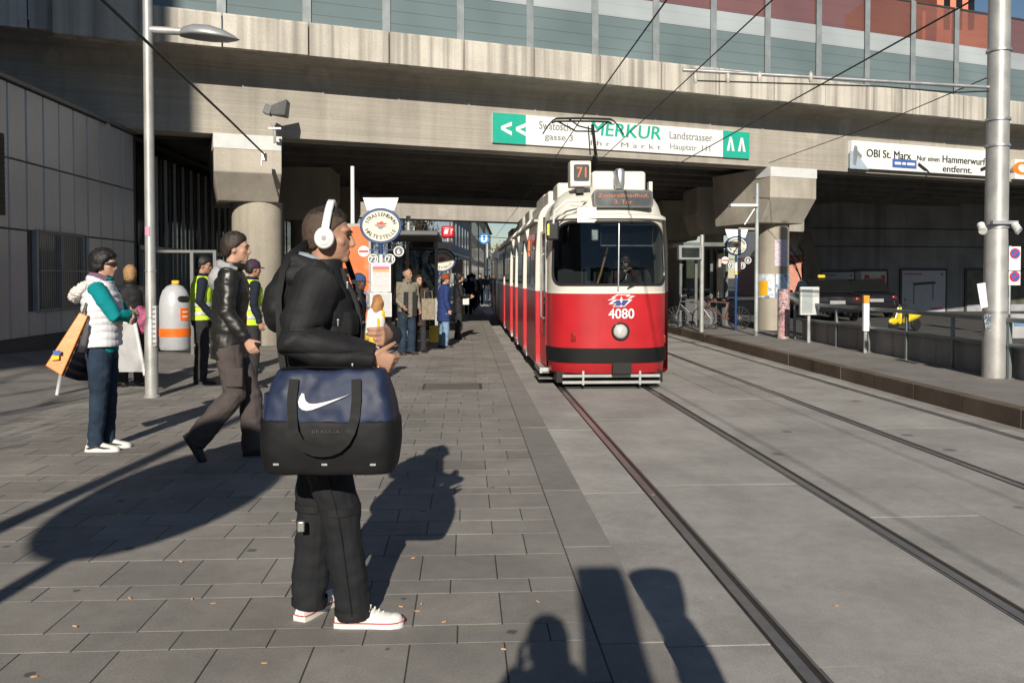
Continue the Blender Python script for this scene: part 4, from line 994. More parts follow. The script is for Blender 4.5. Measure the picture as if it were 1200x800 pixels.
grey_j = cloth('grey_fleece', (.34, .345, .36), .95); navy_c = cloth('navy_coat', (.022, .042, .15), .9); beige_c = cloth('beige_jacket', (.22, .20, .16), .9); brown_tr = cloth('washed_brown_trousers', (.075, .062, .060), .9, var=.25)
hivis = M('high_visibility_yellow', (.55, .80, .04), .7, var=.06, fine=.04); refl = M('reflective_band', (.62, .64, .62), .35, .3, var=.06)
shoe_blk = M('black_shoe_leather', (.018, .016, .015), .4); shoe_wht = M('white_canvas', (.72, .70, .66), .8, var=.06); shoe_brn = M('brown_shoe_leather', (.06, .04, .025), .5)
whsole = M('white_rubber', (.74, .73, .69), .6, var=.05)

# ---------------------------------------------------------------- man with headphones in front
FM = Vv(-.655, 3.83, 0); FRZ = R(-87)
fR = Matrix.Rotation(FRZ, 4, 'Z'); fs = 1.87/1.8
def fl_(p, s=fs): return (fR.inverted() @ (Vector(p) - FM)) / s
def fd_(d): return fR.inverted().to_3x3() @ Vector(d)
rw = at_y(434, 418, 3.58); lw_ = at_y(456, 393, 3.735); re = at_y(346, 402, 3.52)
hands = [dict(d=fd_((-.25, -1, .02)), n=fd_((-1, .1, 0)), curl=.75, k=1.03), dict(d=fd_((.80, .15, -.30)), n=fd_((-.1, .9, .15)), curl=.95, k=1.05)]
man, mi_ = person('man in black hooded parka with white headphones holding a wrapped snack in front', FM, FRZ, 1.87, head=(-1, 3), lean=.02,
    el=[(-.24, .05, 1.17), fl_(re)], wr=[fl_(lw_), fl_(rw)], kn=[(-.10, -.02, .50), (.08, .10, .50)], an=[fl_((-.715, 3.93, .093)), fl_((-.50, 3.80, .093))], toe=[fd_((.42, .9, 0)), fd_((1, -.03, 0))],
    hand=hands, skin=SKT, hair='crop', hair_m=M('hair_shaved_brown', (.07, .045, .032), .7, var=.3, scale=40, bump=.3, bscale=300), leg_m=cloth('black_cargo_cotton', (.014, .015, .018), .85, scale=8), leg_r=(.104, .083, .075), shoe_m=shoe_wht, sole_m=whsole, vox=.005, fold=.012, top_m=None, collar=False)
HT = mi_['HT']; lean_ = .02
# hair on top: longer crop
b = MB(); nu, nv = 44, 14; vs_ = []; fs_ = []
for j in range(nv+1):
    be = R(64)*j/nv
    for i in range(nu):
        a = 2*math.pi*i/nu; q = Vv(math.cos(a)*math.sin(be), math.sin(a)*math.sin(be), math.cos(be))
        r_ = (1.035 + .05*noise.noise(q*6) + .03*noise.noise(q*17)) if j < nv-1 else .93
        vs_.append(HT @ (Vv(0, -.016, .032) + Vv(.080*q.x, .099*q.y, .090*q.z)*r_))
for j in range(nv):
    for i in range(nu): k = (i+1) % nu; fs_.append((j*nu+i, (j+1)*nu+i, (j+1)*nu+k, j*nu+k))
b.add(vs_, fs_); b.build('hair_top', HB, man, smooth=180)
# parka
prof = [(.845, .195, .150, -.01), (.90, .200, .158, -.01), (1.02, .196, .156, -.005), (1.15, .200, .160, 0), (1.30, .208, .162, 0), (1.40, .205, .148, -.01), (1.475, .150, .115, -.02), (1.53, .105, .100, -.015), (1.57, .088, .090, -.01)]
b = MB(); b.loft(rings_torso(prof, lean_, 28))
SH, el, wr = mi_['SH'], mi_['el'], mi_['wr']
for i in (0, 1):
    dn = (wr[i]-el[i]).normalized()
    b.tube([lerp(SH[i], Vv(0, lean_, 1.40), .35), SH[i] + Vv(.012*(2*i-1), 0, .0), lerp(SH[i], el[i], .3), lerp(SH[i], el[i], .65), el[i], lerp(el[i], wr[i], .3), lerp(el[i], wr[i], .65), wr[i] - dn*.02, wr[i] + dn*.012], [.09, .098, .090, .088, .082, .080, .072, .060, .056], 18)
me = remesh(b, .0065, 3, .5)
def parka_f(c, n):
    v = .009*noise.noise(Vv(c.x*7, c.y*7, c.z*9)) + .003*noise.noise(Vv(c.x*16, c.y*16, c.z*26))
    if c.z < 1.36: v += .014*(abs(math.sin((c.z + .018*noise.noise(c*6))*math.pi/.092))**.45 - .75)
    return v
displace(me, parka_f); parka = mesh_obj('parka', me, blk_cloth, man, 180)
# hood hanging behind the neck
b = MB(); b.ell((0, -.145, 1.40), (.135, .075, .145), 22, 16, rot=Matrix.Rotation(R(-14), 3, 'X')); b.ell((-.09, -.06, 1.50), (.055, .095, .055), 14, 10); b.ell((.09, -.06, 1.50), (.055, .095, .055), 14, 10); b.ell((0, -.11, 1.50), (.11, .06, .06), 16, 10)
b.tube([(-.085, .07, 1.50), (-.105, .0, 1.535), (-.08, -.075, 1.55), (0, -.105, 1.56), (.08, -.075, 1.55), (.105, .0, 1.535), (.085, .07, 1.50)], [.03, .04, .045, .048, .045, .04, .03], 12)
me = remesh(b, .0065, 3, .5); displace(me, folds(.009, (11, 11, 13), 5)); mesh_obj('hood', me, blk_cloth, parka, 180)
b = MB(); b.tube([(-.07, .03, 1.55), (-.085, -.02, 1.575), (-.06, -.085, 1.585), (0, -.105, 1.59), (.06, -.085, 1.582), (.086, -.02, 1.57), (.07, .03, 1.55)], [.014, .018, .02, .022, .02, .018, .014], 10); b.build('scarf', cloth('grey_blue_scarf', (.28, .33, .38), .9), man)
# front closure, flap pockets, zip pulls
zipm = M('zip_metal', (.6, .6, .58), .3, .9)
def on_parka(x, z, extra=.0):
    """front surface of the parka at side x, height z"""
    for (z0, rx0, ry0, y0), (z1, rx1, ry1, y1) in zip(prof, prof[1:]):
        if z <= z1:
            f = (z-z0)/(z1-z0); rx, ry, yo = lerp(rx0, rx1, f), lerp(ry0, ry1, f), lerp(y0, y1, f); break
    q = min(.98, abs(x)/rx)**(1/.85); yy = ry*math.sqrt(1-q*q)**.85
    return Vv(x, yo + yy + lean_*max(0, z-.95)/.5 + extra, z)
b = MB(); rg = []
for k in range(13):
    z = .88 + (1.53-.88)*k/12; rg.append([on_parka(x, z, e) for x, e in ((.0, .004), (.0, .02), (.055, .02), (.055, .004))])
b.loft(rg); b.build('placket', blk_cloth, parka, smooth=40)
for z in (1.50, 1.40, 1.30, 1.20): 
    b = MB(); b.ell(on_parka(.045, z, .022), (.008, .005, .008), 10, 6); b.build('snap_button', zipm, parka)
for x0, z0, w_, h_ in ((.13, 1.30, .045, .05), (.155, 1.02, .045, .065)):
    b = MB(); rg = []
    for k in range(5):
        z = z0 - h_ + 2*h_*k/4; rg.append([on_parka(x0-w_, z, .0), on_parka(x0-w_, z, .018), on_parka(x0+.5*w_, z, .022), on_parka(x0+w_, z, .0)])
    b.loft(rg); b.build('pocket', blk_cloth, parka, smooth=40, bevel=.006)
for p in (at_y(407, 335, 3.52), at_y(376, 440, 3.44), at_y(413, 431, 3.50), at_y(396, 379, 3.52)):
    q = fl_(p); b = MB(); b.box(q, (.007, .007, .022)); b.box(q + Vv(0, 0, .014), (.010, .010, .009)); b.build('zip_pull', zipm, parka, bevel=.003)
# trouser strap with buckle, socks, shoe details
kq = mi_['kn'][0]; b = MB(); 
for i, zz_ in ((0, .49), (1, .52)):
    kq = mi_['kn'][i]; b = MB(); rg = []
    for k in range(20):
        a = 2*math.pi*k/20; c, s_ = math.cos(a), math.sin(a); rr_ = .085
        rg.append([Vv(kq.x + r2*c, kq.y + r2*s_ - .004, zz_ + dz) for r2, dz in ((rr_, -.016), (rr_+.006, -.016), (rr_+.006, .016), (rr_, .016))])
    rg.append(rg[0]); b.loft(rg, caps=False); st = b.build('knee_strap', blk_cloth, man)
    if i == 0:
        p = fl_(at_y(353, 616, 3.78)); b = MB(); b.box(p, (.03, .03, .045)); b.build('buckle', zipm, st, bevel=.004)
for i in (0, 1):
    a = mi_['an'][i]; b = MB(); b.tube([a + Vv(0, 0, .06), a + Vv(0, .005, -.03)], [.047, .044], 16); b.build('sock', grey_j, man)
    tv = [fd_((.42, .9, 0)), fd_((1, -.03, 0))][i]; an_ = math.atan2(-tv.x, tv.y); T = Matrix.Translation(Vv(a.x, a.y, a.z-.09)) @ Matrix.Rotation(an_, 4, 'Z') @ Matrix.Translation(Vv(0, -.045, 0))
    sh = [c for c in man.children if c.name.startswith('shoe')][i]
    for k in range(5):
        b = MB(); y = .098 + k*.018; z = .092 - k*.009; b.tube([T @ Vv(-.028, y, z-.014), T @ Vv(0, y+.004, z+.004), T @ Vv(.028, y, z-.014)], .0045, 6); b.build('lace', shoe_wht, sh)
    b = MB(); b.tube([T @ Vv(.0, .085, .098), T @ Vv(0, .072, .125), T @ Vv(0, .066, .140)], [.018, .018, .014], 8); b.build('tongue', shoe_wht, sh)
    ys = [(-.034, .0), (-.03, .031), (.0, .0385), (.04, .0405), (.085, .0415), (.125, .0445), (.17, .0495), (.21, .0495), (.24, .0415), (.258, .024), (.265, 0)]
    b = MB(); b.tube([T @ Vv(x, y, .0245) for y, x in ys], .0028, 6); b.tube([T @ Vv(-x, y, .0245) for y, x in ys], .0028, 6); b.build('red_stripe', M('red_rubber', (.5, .05, .05), .6), sh)
    b = MB(); b.ell(T @ Vv(0, .222, .03), (.036, .034, .022), 14, 8, rot=(T.to_3x3())); b.build('toe_cap', whsole, sh)
# ring
b = MB(); q = fl_(at_y(443.5, 430, 3.56)); b.ell(q, (.009, .009, .008), 10, 6); b.build('ring', M('gold', (.75, .55, .2), .25, .9), man)
# headphones
def hp(p): return mi_['M'] @ (HT @ Vector(p))
hpm = M('glossy_white_plastic', (.80, .80, .80), .18, var=.02, coat=.4); root_h = thing('headphones', 'white over ear headphones worn by the man in the black parka', 'headphones', hp((0, 0, .1)))
b = MB(); arc = [hp((math.cos(R(a))*.098, -.012 + .012*math.sin(R(a)), -.005 + math.sin(R(a))*.148)) for a in range(0, 181, 9)]
rg = []
fwd = (hp((0, 1, 0)) - hp((0, 0, 0))).normalized(); cen = hp((0, -.01, 0))
for p in arc:
    o_ = (p - cen); o_ = (o_ - fwd*o_.dot(fwd)).normalized()
    rg.append([p + fwd*.017 + o_*.002, p + fwd*.013 + o_*.009, p - fwd*.013 + o_*.009, p - fwd*.017 + o_*.002, p - fwd*.012 - o_*.006, p + fwd*.012 - o_*.006])
b.loft(rg); b.build('headband', hpm, root_h, world=True, smooth=50)
sxv = (hp((1, 0, 0)) - hp((0, 0, 0))).normalized()
for sx in (-1, 1):
    c = hp((.078*sx, -.012, -.018)); ax = sxv*sx
    def cup(mb, prof_, c=c, ax=ax):
        u_ = UP - ax*UP.dot(ax); u_.normalize(); v_ = ax.cross(u_); mb.loft([[c + ax*d + u_*(r_*1.12*math.cos(t)) + v_*(r_*math.sin(t)) for t in [2*math.pi*k/32 for k in range(32)]] for r_, d in prof_])
    b = MB(); cup(b, [(.030, .012), (.041, .014), (.043, .024), (.041, .034), (.035, .038)]); e_ = b.build('ear_cup', hpm, root_h, world=True, smooth=60)
    b = MB(); cup(b, [(.028, .036), (.027, .041), (.018, .042), (.001, .0425)]); b.build('cup_face', M('satin_white', (.7,.7,.71), .3), e_, world=True, smooth=60)
    b = MB(); cup(b, [(.010, .0425), (.009, .0445), (.001, .0447)]); b.build('cup_badge', M('badge_silver_red', (.42,.38,.39), .3, .3), e_, world=True)
    b = MB(); cup(b, [(.030, -.008), (.040, -.006), (.042, .006), (.038, .014)]); b.build('cushion', M('pale_grey_cushion', (.62,.62,.63), .5), e_, world=True)
# wrapped snack
sn = thing('wrapped_snack', 'bread roll in white and yellow paper held in both hands of the man', 'snack', at_y(437, 408, 3.66))
ax0, ax1 = at_y(436, 412, 3.66), at_y(443, 352, 3.70); sd2 = (ax1-ax0).normalized(); ln = (ax1-ax0).length
b = MB(); sx_ = sd2.cross(Vv(0, 1, 0)).normalized(); sy_ = sd2.cross(sx_)
rg = []
for f, r_ in ((0, .022), (.12, .034), (.35, .040), (.6, .039), (.74, .036), (.78, .030)):
    rg.append([ax0 + sd2*ln*(f + (.05*math.sin(3*t) if f > .7 else 0)) + sx_*(r_*math.cos(t)*(1+.08*math.sin(5*t+f*9))) + sy_*(r_*math.sin(t)*(1+.08*math.cos(4*t))) for t in [2*math.pi*k/24 for k in range(24)]])
def paper_mat():
    m, n, p = nodes_of('snack_paper'); N = n.nodes; L = n.links
    geo = N.new('ShaderNodeNewGeometry'); v = N.new('ShaderNodeTexVoronoi'); v.inputs['Scale'].default_value = 22; L.new(geo.outputs['Position'], v.inputs[0])
    cr = N.new('ShaderNodeValToRGB'); cr.color_ramp.interpolation = 'CONSTANT'; cr.color_ramp.elements[0].color = (.78, .52, .03, 1); cr.color_ramp.elements[1].position = .38; cr.color_ramp.elements[1].color = (.80, .79, .76, 1)
    sp = N.new('ShaderNodeSeparateColor'); L.new(v.outputs['Color'], sp.inputs[0]); L.new(sp.outputs[0], cr.inputs[0]); L.new(cr.outputs[0], p.inputs['Base Color']); p.inputs['Roughness'].default_value = .6
    return m
b.loft(rg); b.build('paper', paper_mat(), sn, world=True, smooth=30)
b = MB(); b.ell(ax0 + sd2*ln*.80, (.030, .028, .075), 18, 12, rot=sd2.to_track_quat('Z', 'Y').to_matrix()); me = remesh(b, .006, 1); displace(me, lambda c, n: .006*noise.noise(c*40)); me.transform(root_of(sn).matrix_basis.inverted()); mesh_obj('bread', me, M('crusty_bread', (.36, .17, .06), .7, var=.4, scale=40), sn, 180)
# sports bag on its strap
bg0 = at_y(390, 556, 3.50); BAGR = Matrix.Rotation(R(-4), 3, 'Z'); bc = Vv(at_y(390, 500, 3.50).x, 3.50, at_y(390, 556, 3.37).z)
bag = thing('sports_bag', 'navy and black sports duffel bag hanging at the hip of the man in front', 'bag', bc, R(-4))
navy = cloth('navy_nylon', (.014, .024, .062), .6, var=.2, scale=6, spec=.45); bagblk = M('black_coated_canvas', (.008, .008, .009), .65, spec=.25, var=.2, scale=8, bump=.05, bscale=140)
Lh, D2, Ht = .265, .145, .41
def bag_ring(x, zt_, zb, dtop, dbot, n=7):
    pts = []
    for k in range(n+1): 
        f = k/n; d_ = lerp(dbot, dtop, f**1.4); pts.append((-d_ - .012*math.sin(math.pi*f), lerp(zb, zt_, f)))
    o_ = [Vv(x, y, z) for y, z in pts] + [Vv(x, -y, z) for y, z in reversed(pts)]
    return o_
def bag_block(name, z0, z1, d0, d1, l0, l1, mt, parent, bv=.02, amp=.004, seed=1):
    b = MB(); xs_ = [-1, -.93, -.7, -.4, -.1, .2, .5, .75, .93, 1]
    nz_ = 7; ring = []
    vs_ = []
    for j in range(nz_+1):
        f = j/nz_; z = lerp(z0, z1, f); d_ = lerp(d0, d1, f) + .014*math.sin(math.pi*f); l_ = lerp(l0, l1, f) + .008*math.sin(math.pi*f); r_ = []
        for k in range(40):
            t = 2*math.pi*k/40; c, s_ = math.cos(t), math.sin(t); r_.append(Vv(l_*math.copysign(abs(c)**.32, c), d_*math.copysign(abs(s_)**.42, s_), z))
        ring.append(r_)
    b.loft(ring); me = remesh(b, .009, 3, .5); displace(me, lambda c, n: amp*(noise.noise(c*11 + Vv(seed, 0, 0)) + .6*noise.noise(c*23)) * (1 if abs(n.y) > .3 or n.z > .5 else .5))
    return mesh_obj(name, me, mt, parent, 180)
base = bag_block('base', 0, .215, D2*.96, D2*1.0, Lh*.98, Lh*1.02, bagblk, bag, amp=.003)
upper = bag_block('upper', .205, .405, D2*1.0, D2*.60, Lh*1.0, Lh*.80, navy, bag, amp=.008, seed=4)
b = MB(); b.tube([(-Lh*.74, -.02, .405), (-.1, -.03, .413), (.1, -.03, .41), (Lh*.74, -.02, .402)], [(.030, .006)]*4, 8); b.build('zip_band', bagblk, upper)
def bag_face(x, z, off=.0):
    f = max(0, min(1, (z-.205)/.2)); d_ = lerp(D2, D2*.60, f) + .014*math.sin(math.pi*f) if z > .21 else lerp(D2*.96, D2, z/.215) + .014*math.sin(math.pi*z/.215)
    return Vv(x, -d_ - off, z)
sw_ = [(-.090, .322), (-.098, .306), (-.102, .288), (-.098, .271), (-.086, .260), (-.068, .256), (-.045, .260), (-.01, .273), (.04, .293), (.100, .319), (.06, .305), (.02, .293), (-.015, .285), (-.042, .281), (-.060, .283), (-.072, .291), (-.078, .303), (-.081, .318)]
b = MB(); b.loft([[bag_face(x, z, .006) for x, z in sw_], [bag_face(x, z, .011) for x, z in sw_]]); b.build('tick_logo', signw, bag, smooth=0)
for sy in (1, -1):
    pts = [(-.125, .375), (-.127, .30), (-.122, .23), (-.110, .18), (-.09, .143), (-.062, .118), (-.03, .105), (0, .102), (.03, .105), (.062, .118), (.09, .143), (.110, .18), (.122, .23), (.126, .30), (.120, .375)]
    b = MB(); rg = []
    cen_ = Vv(0, 0, .25)
    P3 = [bag_face(x, z, .012 + (.02 if z < .2 else 0)) for x, z in pts]
    fine_ = []
    for k in range(len(P3)-1):
        for q in range(4): fine_.append(lerp(P3[k], P3[k+1], q/4))
    fine_.append(P3[-1])
    for k, p in enumerate(fine_):
        a = fine_[max(0, k-1)]; c = fine_[min(len(fine_)-1, k+1)]; d_ = (c-a).normalized(); w_ = d_.cross(Vv(0, 1, 0)).normalized()*.019
        rg.append([Vv(q.x, q.y*sy, q.z) for q in (p + w_, p + w_ + Vv(0, -.004, 0), p - w_ + Vv(0, -.004, 0), p - w_)])
    b.loft(rg); b.build('handle', bagblk, bag, smooth=40)
b = MB(); b.loft([[Vv(-Lh*.93, -.06, .30), Vv(-Lh*.93, .06, .30), Vv(-Lh*.95, .05, .22), Vv(-Lh*.95, -.05, .22)], [Vv(-Lh*1.0, -.05, .31), Vv(-Lh*1.0, .05, .31), Vv(-Lh*1.03, .045, .22), Vv(-Lh*1.03, -.045, .22)]]); b.build('end_pocket', navy, bag, smooth=40)
for x in (-.19, -.0, .19):
    b = MB(); b.box((x, -D2-.002, .045), (.022, .008, .008)); b.build('stud', steel, base)
b = MB(); text(b, 'BRASILIA', (.01, -D2-.017, .175), (1, 0, 0), (0, 0, 1), width=.11, height=.014); o = b.build('embossed_lettering', M('embossed_grey', (.05,.05,.052), .5), bag, smooth=0); o['kind'] = 'stuff'
# shoulder strap up the back of the man
W2 = lambda px, py, Y: at_y(px, py, Y)
sp_ = [W2(334, 450, 3.60), W2(328, 405, 3.63), W2(326, 350, 3.66), W2(331, 318, 3.68), W2(342, 296, 3.72), W2(360, 284, 3.78), W2(380, 284, 3.92), W2(405, 300, 4.02), W2(420, 345, 3.98), W2(424, 400, 3.85), W2(422, 436, 3.62)]
b = MB(); rg = []
for k, p in enumerate(sp_):
    d_ = (sp_[min(k+1, len(sp_)-1)] - sp_[max(k-1, 0)]).normalized(); n_v = (C0 - p).normalized(); w_ = d_.cross(n_v).normalized()*.013; n_v = w_.cross(d_).normalized()*.004
    rg.append([p+w_+n_v, p-w_+n_v, p-w_-n_v, p+w_-n_v])
b.loft(rg); b.build('shoulder_strap', bagblk, bag, world=True, smooth=60)
for p in (W2(334, 452, 3.50), W2(421, 438, 3.50)):
    b = MB(); b.box(p, (.022, .02, .05)); b.build('strap_clip', zipm, bag, world=True, bevel=.005)
# trouser seams, hem bands and a flap pocket on the front man's trousers
an_, kn_ = mi_['an'], mi_['kn']
for i, sx in ((0, -1), (1, 1)):
    b = MB(); o_ = Vv(sx*.078, .0, 0); b.tube([Vv(sx*.175, -.005, .86), lerp(Vv(sx*.09, 0, .9), kn_[i], .5) + Vv(sx*.104, 0, 0), kn_[i] + Vv(sx*.089, 0, 0), lerp(kn_[i], an_[i], .5) + Vv(sx*.085, 0, 0), an_[i] + Vv(sx*.081, 0, -.02)], .0035, 6); b.build('side_seam', blk_cloth, man)
    b = MB(); q = an_[i] + Vv(0, 0, -.035); b.tube([q + Vv(0, 0, .025), q], [.0795, .080], 20, caps=False); b.build('hem_band', blk_cloth, man)
def add_vest(root, info, name, mt, hem=.80, bulk=1.08, lean=.02, vox=.009, fold=.006, quilt=0, qa=0, top=1.475, feminine=False):
    k = .95 if feminine else 1
    prof = [(hem, .172*k, .130, -.004), (hem+.1, .170*k, .130, -.004), (1.06, .164*k, .126, 0), (1.18, .170*k, .130, 0), (1.32, .182*k, .134, 0), (1.40, .172*k, .122, -.005), (1.455, .128, .098, -.010), (top+.04, .090, .086, -.012)]
    b = MB(); b.loft(rings_torso([(z, rx*bulk, ry*bulk, yo) for z, rx, ry, yo in prof], lean, 24)); me = remesh(b, vox, 2, .5); displace(me, folds(fold, (8, 8, 12), 9, quilt, qa))
    return mesh_obj(name, me, mt, root, 180)
def bands(vest, mt, zs, hem, bulk, lean=.02):
    for z in zs:
        b = MB(); rg = []
        for k in range(33):
            a = 2*math.pi*k/32; c, s_ = math.cos(a), math.sin(a); rx, ry = .176*bulk*1.015, .135*bulk*1.02; yo = lean*max(0, z-.95)/.5
            q = Vv(rx*math.copysign(abs(c)**.85, c), yo + ry*math.copysign(abs(s_)**.85, s_), z); o_ = Vv(c, s_, 0)*.004
            rg.append([q + UP*-.025, q + o_ + UP*-.025, q + o_ + UP*.025, q + UP*.025])
        b.loft(rg, caps=False); b.build('reflective_band', mt, vest)
def beanie(root, info, mt, name='hat', brim=False, peak=False, k=1.0):
    HT = info['HT']; b = MB(); rg = []
    for r_, z in ((.086, .012), (.0875, .035), (.086, .06), (.078, .09), (.060, .112), (.034, .126), (.006, .131)):
        rg.append([HT @ Vv(r_*k*math.cos(a), -.018 + r_*k*1.19*math.sin(a), z*k + .015*math.sin(a)*(1 if z < .05 else 0)) for a in [2*math.pi*q/28 for q in range(28)]])
    b.loft(rg); o = b.build(name, mt, root, smooth=60)
    if peak:
        b = MB(); b.loft([[HT @ Vv(.07*math.cos(a), .06 + .09*max(0, math.sin(a)), .03 - .02*max(0, math.sin(a)) + dz) for a in [math.pi*q/12 for q in range(13)]] for dz in (0, .006)]); b.build('peak', mt, o)
    return o
def hood(root, info, mt, lean=.02, k=1.0, fur=None):
    b = MB(); b.ell((0, -.115+lean, 1.43), (.11*k, .06*k, .10*k), 18, 12, rot=Matrix.Rotation(R(-12), 3, 'X')); b.tube([(-.07, .05+lean, 1.50), (-.095, -.01+lean, 1.52), (-.07, -.075+lean, 1.535), (0, -.10+lean, 1.54), (.07, -.075+lean, 1.535), (.095, -.01+lean, 1.52), (.07, .05+lean, 1.50)], [.02, .03, .034, .036, .034, .03, .02], 12)
    me = remesh(b, .009, 3, .5); displace(me, folds(.008, (12, 12, 13), 3)); return mesh_obj('hood', me, mt, root, 180)

# woman in a white padded waistcoat
p = on_z(122, 526); wht_q = cloth('white_quilted_nylon', (.72, .72, .76), .5, var=.06, scale=5); teal_k = cloth('teal_knit', (.0, .22, .24), .9, var=.12)
w1, i1 = person('woman in white quilted waistcoat over teal pullover standing with folded arms', XY(p), R(-84), 1.80, head=(-6, 4), lean=.0, feminine=True,
    el=[(-.20, .13, 1.20), (.215, .17, 1.20)], wr=[(.05, .26, 1.17), (.03, .25, 1.22)], an=[(-.08, .0, .09), (.085, -.05, .09)], kn=[(-.085, .02, .50), (.09, -.01, .50)], toe=[(.05, 1, 0), (.1, 1, 0)],
    hair='curly', hair_m=HK, top_m=teal_k, hem=.88, bulk=1.02, sleeve=1.02, leg_m=jean_m, leg_r=(.105, .078, .066), shoe_m=shoe_wht, sole_m=whsole, vox=.009, body_scale=1.05)
v = add_vest(w1, i1, 'waistcoat', wht_q, hem=.93, bulk=1.22, lean=.0, fold=.005, quilt=.062, qa=.012)
hood(v, i1, wht_q, .0, 1.05)
fur = M('white_fur', (.74, .71, .68), .95, var=.1, scale=40, bump=1.0, bscale=120); b = MB()
pts = [(-.10, -.03, 1.50), (-.13, -.10, 1.48), (-.12, -.17, 1.42), (-.06, -.215, 1.38), (0, -.225, 1.37), (.06, -.215, 1.38), (.12, -.17, 1.42), (.13, -.10, 1.48), (.10, -.03, 1.50)]
b.tube(pts, [.03, .042, .05, .052, .052, .052, .05, .042, .03], 12); me = remesh(b, .008, 1); displace(me, lambda c, n: .012*noise.noise(c*60) + .010*noise.noise(c*130)); mesh_obj('fur_trim', me, fur, v, 180)
b = MB(); b.tube([(-.06, .05, 1.53), (-.09, 0, 1.56), (-.06, -.07, 1.57), (0, -.09, 1.575), (.06, -.07, 1.57), (.09, 0, 1.56), (.06, .05, 1.53)], .026, 10); b.build('scarf', cloth('mauve_scarf', (.17, .10, .15), .9), w1)
HT = i1['HT']; b = MB(); b.tube([HT @ Vv(.072, -.01, .004), HT @ Vv(.066, .06, .004), HT @ Vv(.045, .088, .002), HT @ Vv(0, .096, .004), HT @ Vv(-.045, .088, .002), HT @ Vv(-.066, .06, .004), HT @ Vv(-.072, -.01, .004)], [(.003, .008), (.004, .012), (.006, .019), (.004, .008), (.006, .019), (.004, .012), (.003, .008)], 8); b.build('sunglasses', blackp, w1)
for i in (0, 1):
    b = MB(); a = i1['an'][i]; b.tube([a + Vv(0, 0, .035), a + Vv(0, 0, -.015)], [.062, .064], 14); b.build('trouser_cuff', cloth('grey_cuff', (.30, .30, .28), .9), w1)
# shopping bag behind her
sb = thing('shopping_bag', 'orange and dark striped shopping bag hanging behind the woman in white', 'bag', at_y(82, 446, 7.85))
P = lambda px, py, Y: at_y(px, py, Y)
f0 = [P(96, 367, 7.6), P(104, 372, 7.6), P(74, 437, 7.55), P(53, 428, 7.6)]; f1 = [P(98, 368, 8.0), P(110, 374, 8.0), P(113, 446, 8.0), P(70, 440, 8.0)]
orange_b = M('orange_woven_plastic', (.72, .22, .02), .35, var=.12, scale=8, bump=.1, bscale=20)
def stripe_mat():
    m, n, p_ = nodes_of('striped_plastic'); N = n.nodes; L = n.links; geo = N.new('ShaderNodeNewGeometry'); wv = N.new('ShaderNodeTexWave'); wv.inputs['Scale'].default_value = 6; wv.inputs['Distortion'].default_value = 1.2
    mp = N.new('ShaderNodeMapping'); mp.inputs['Rotation'].default_value = (0, .5, 0); L.new(geo.outputs['Position'], mp.inputs[0]); L.new(mp.outputs[0], wv.inputs[0]); cr = N.new('ShaderNodeValToRGB'); e = cr.color_ramp.elements
    e[0].color = (.02, .02, .035, 1); e[1].color = (.20, .10, .06, 1); q = e.new(.5); q.color = (.03, .03, .05, 1); L.new(wv.outputs[0], cr.inputs[0]); L.new(cr.outputs[0], p_.inputs['Base Color']); p_.inputs['Roughness'].default_value = .35; return m
b = MB(); b.loft([[P(93, 366, 7.6), P(103, 370, 7.62), P(72, 440, 7.5), P(53, 428, 7.5)], [P(94, 366, 7.64), P(104, 371, 7.66), P(74, 441, 7.55), P(55, 429, 7.55)]]); b.build('front_face', orange_b, sb, world=True, bevel=.006)
b = MB(); b.loft([[P(105, 370, 7.64), P(75, 441, 7.53), P(92, 446, 7.72), P(108, 446, 7.9), P(112, 430, 7.92), P(112, 375, 7.86)], [P(95, 367, 7.66), P(57, 430, 7.56), P(72, 436, 7.78), P(92, 436, 7.98), P(98, 420, 8.0), P(100, 370, 7.9)]]); b.build('gusset', stripe_mat(), sb, world=True)
b = MB(); b.loft([[P(101, 378, 7.58), P(110, 384, 7.80), P(108, 415, 7.80), P(90, 412, 7.52)], [P(101, 378, 7.57), P(110, 384, 7.79), P(108, 415, 7.79), P(90, 412, 7.51)]]); b.build('side_picture', M('picture_grey_print', (.28, .26, .25), .4, var=.4, scale=9), sb, world=True, smooth=0)
for c_, y0, nm, col in ((66, 414, 'blue_print', (.03, .12, .45)), (64, 420, 'yellow_print', (.75, .5, .02))):
    b = MB(); b.loft([[P(c_-4, y0-3, 7.495+e), P(c_+5, y0-4, 7.495+e), P(c_+5, y0+1, 7.49+e), P(c_-4, y0+2, 7.49+e)] for e in (.0, .004)]); b.build(nm, M(nm, col, .4), sb, world=True, smooth=0)
b = MB(); b.tube([P(97, 368, 7.62), P(104, 348, 7.66), P(113, 338, 7.7), P(110, 352, 7.85), P(108, 372, 7.88)], [(.012, .003)]*5, 6); b.build('strap', black, sb, world=True)

# man in a black leather jacket walking
w2, i2 = person('man in black leather jacket and grey hood striding past the front man', Vv(-2.02, 7.42, 0), R(-82), 1.94, head=(-4, 2), lean=.03,
    el=[(-.25, -.02, 1.17), (.265, .02, 1.18)], wr=[(-.25, .10, .92), (.285, .16, .96)], kn=[(-.08, .15, .50), (.09, .05, .52)], an=[(-.07, .17, .09), (.09, -.22, .19)], toe=[(0, 1, 0), (.12, 1, 0)], foot_rot=[0, -58],
    hair='short', hair_m=HB, top_m=leather, hem=.80, bulk=1.08, sleeve=1.08, fold=.013, leg_m=brown_tr, leg_r=(.108, .092, .090), shoe_m=shoe_blk, vox=.008)
hood(w2, i2, grey_j, .03, 1.05)
# cargo pocket
b = MB(); b.box((.185, .06, .66), (.03, .13, .15)); b.build('cargo_pocket', brown_tr, w2, bevel=.012)
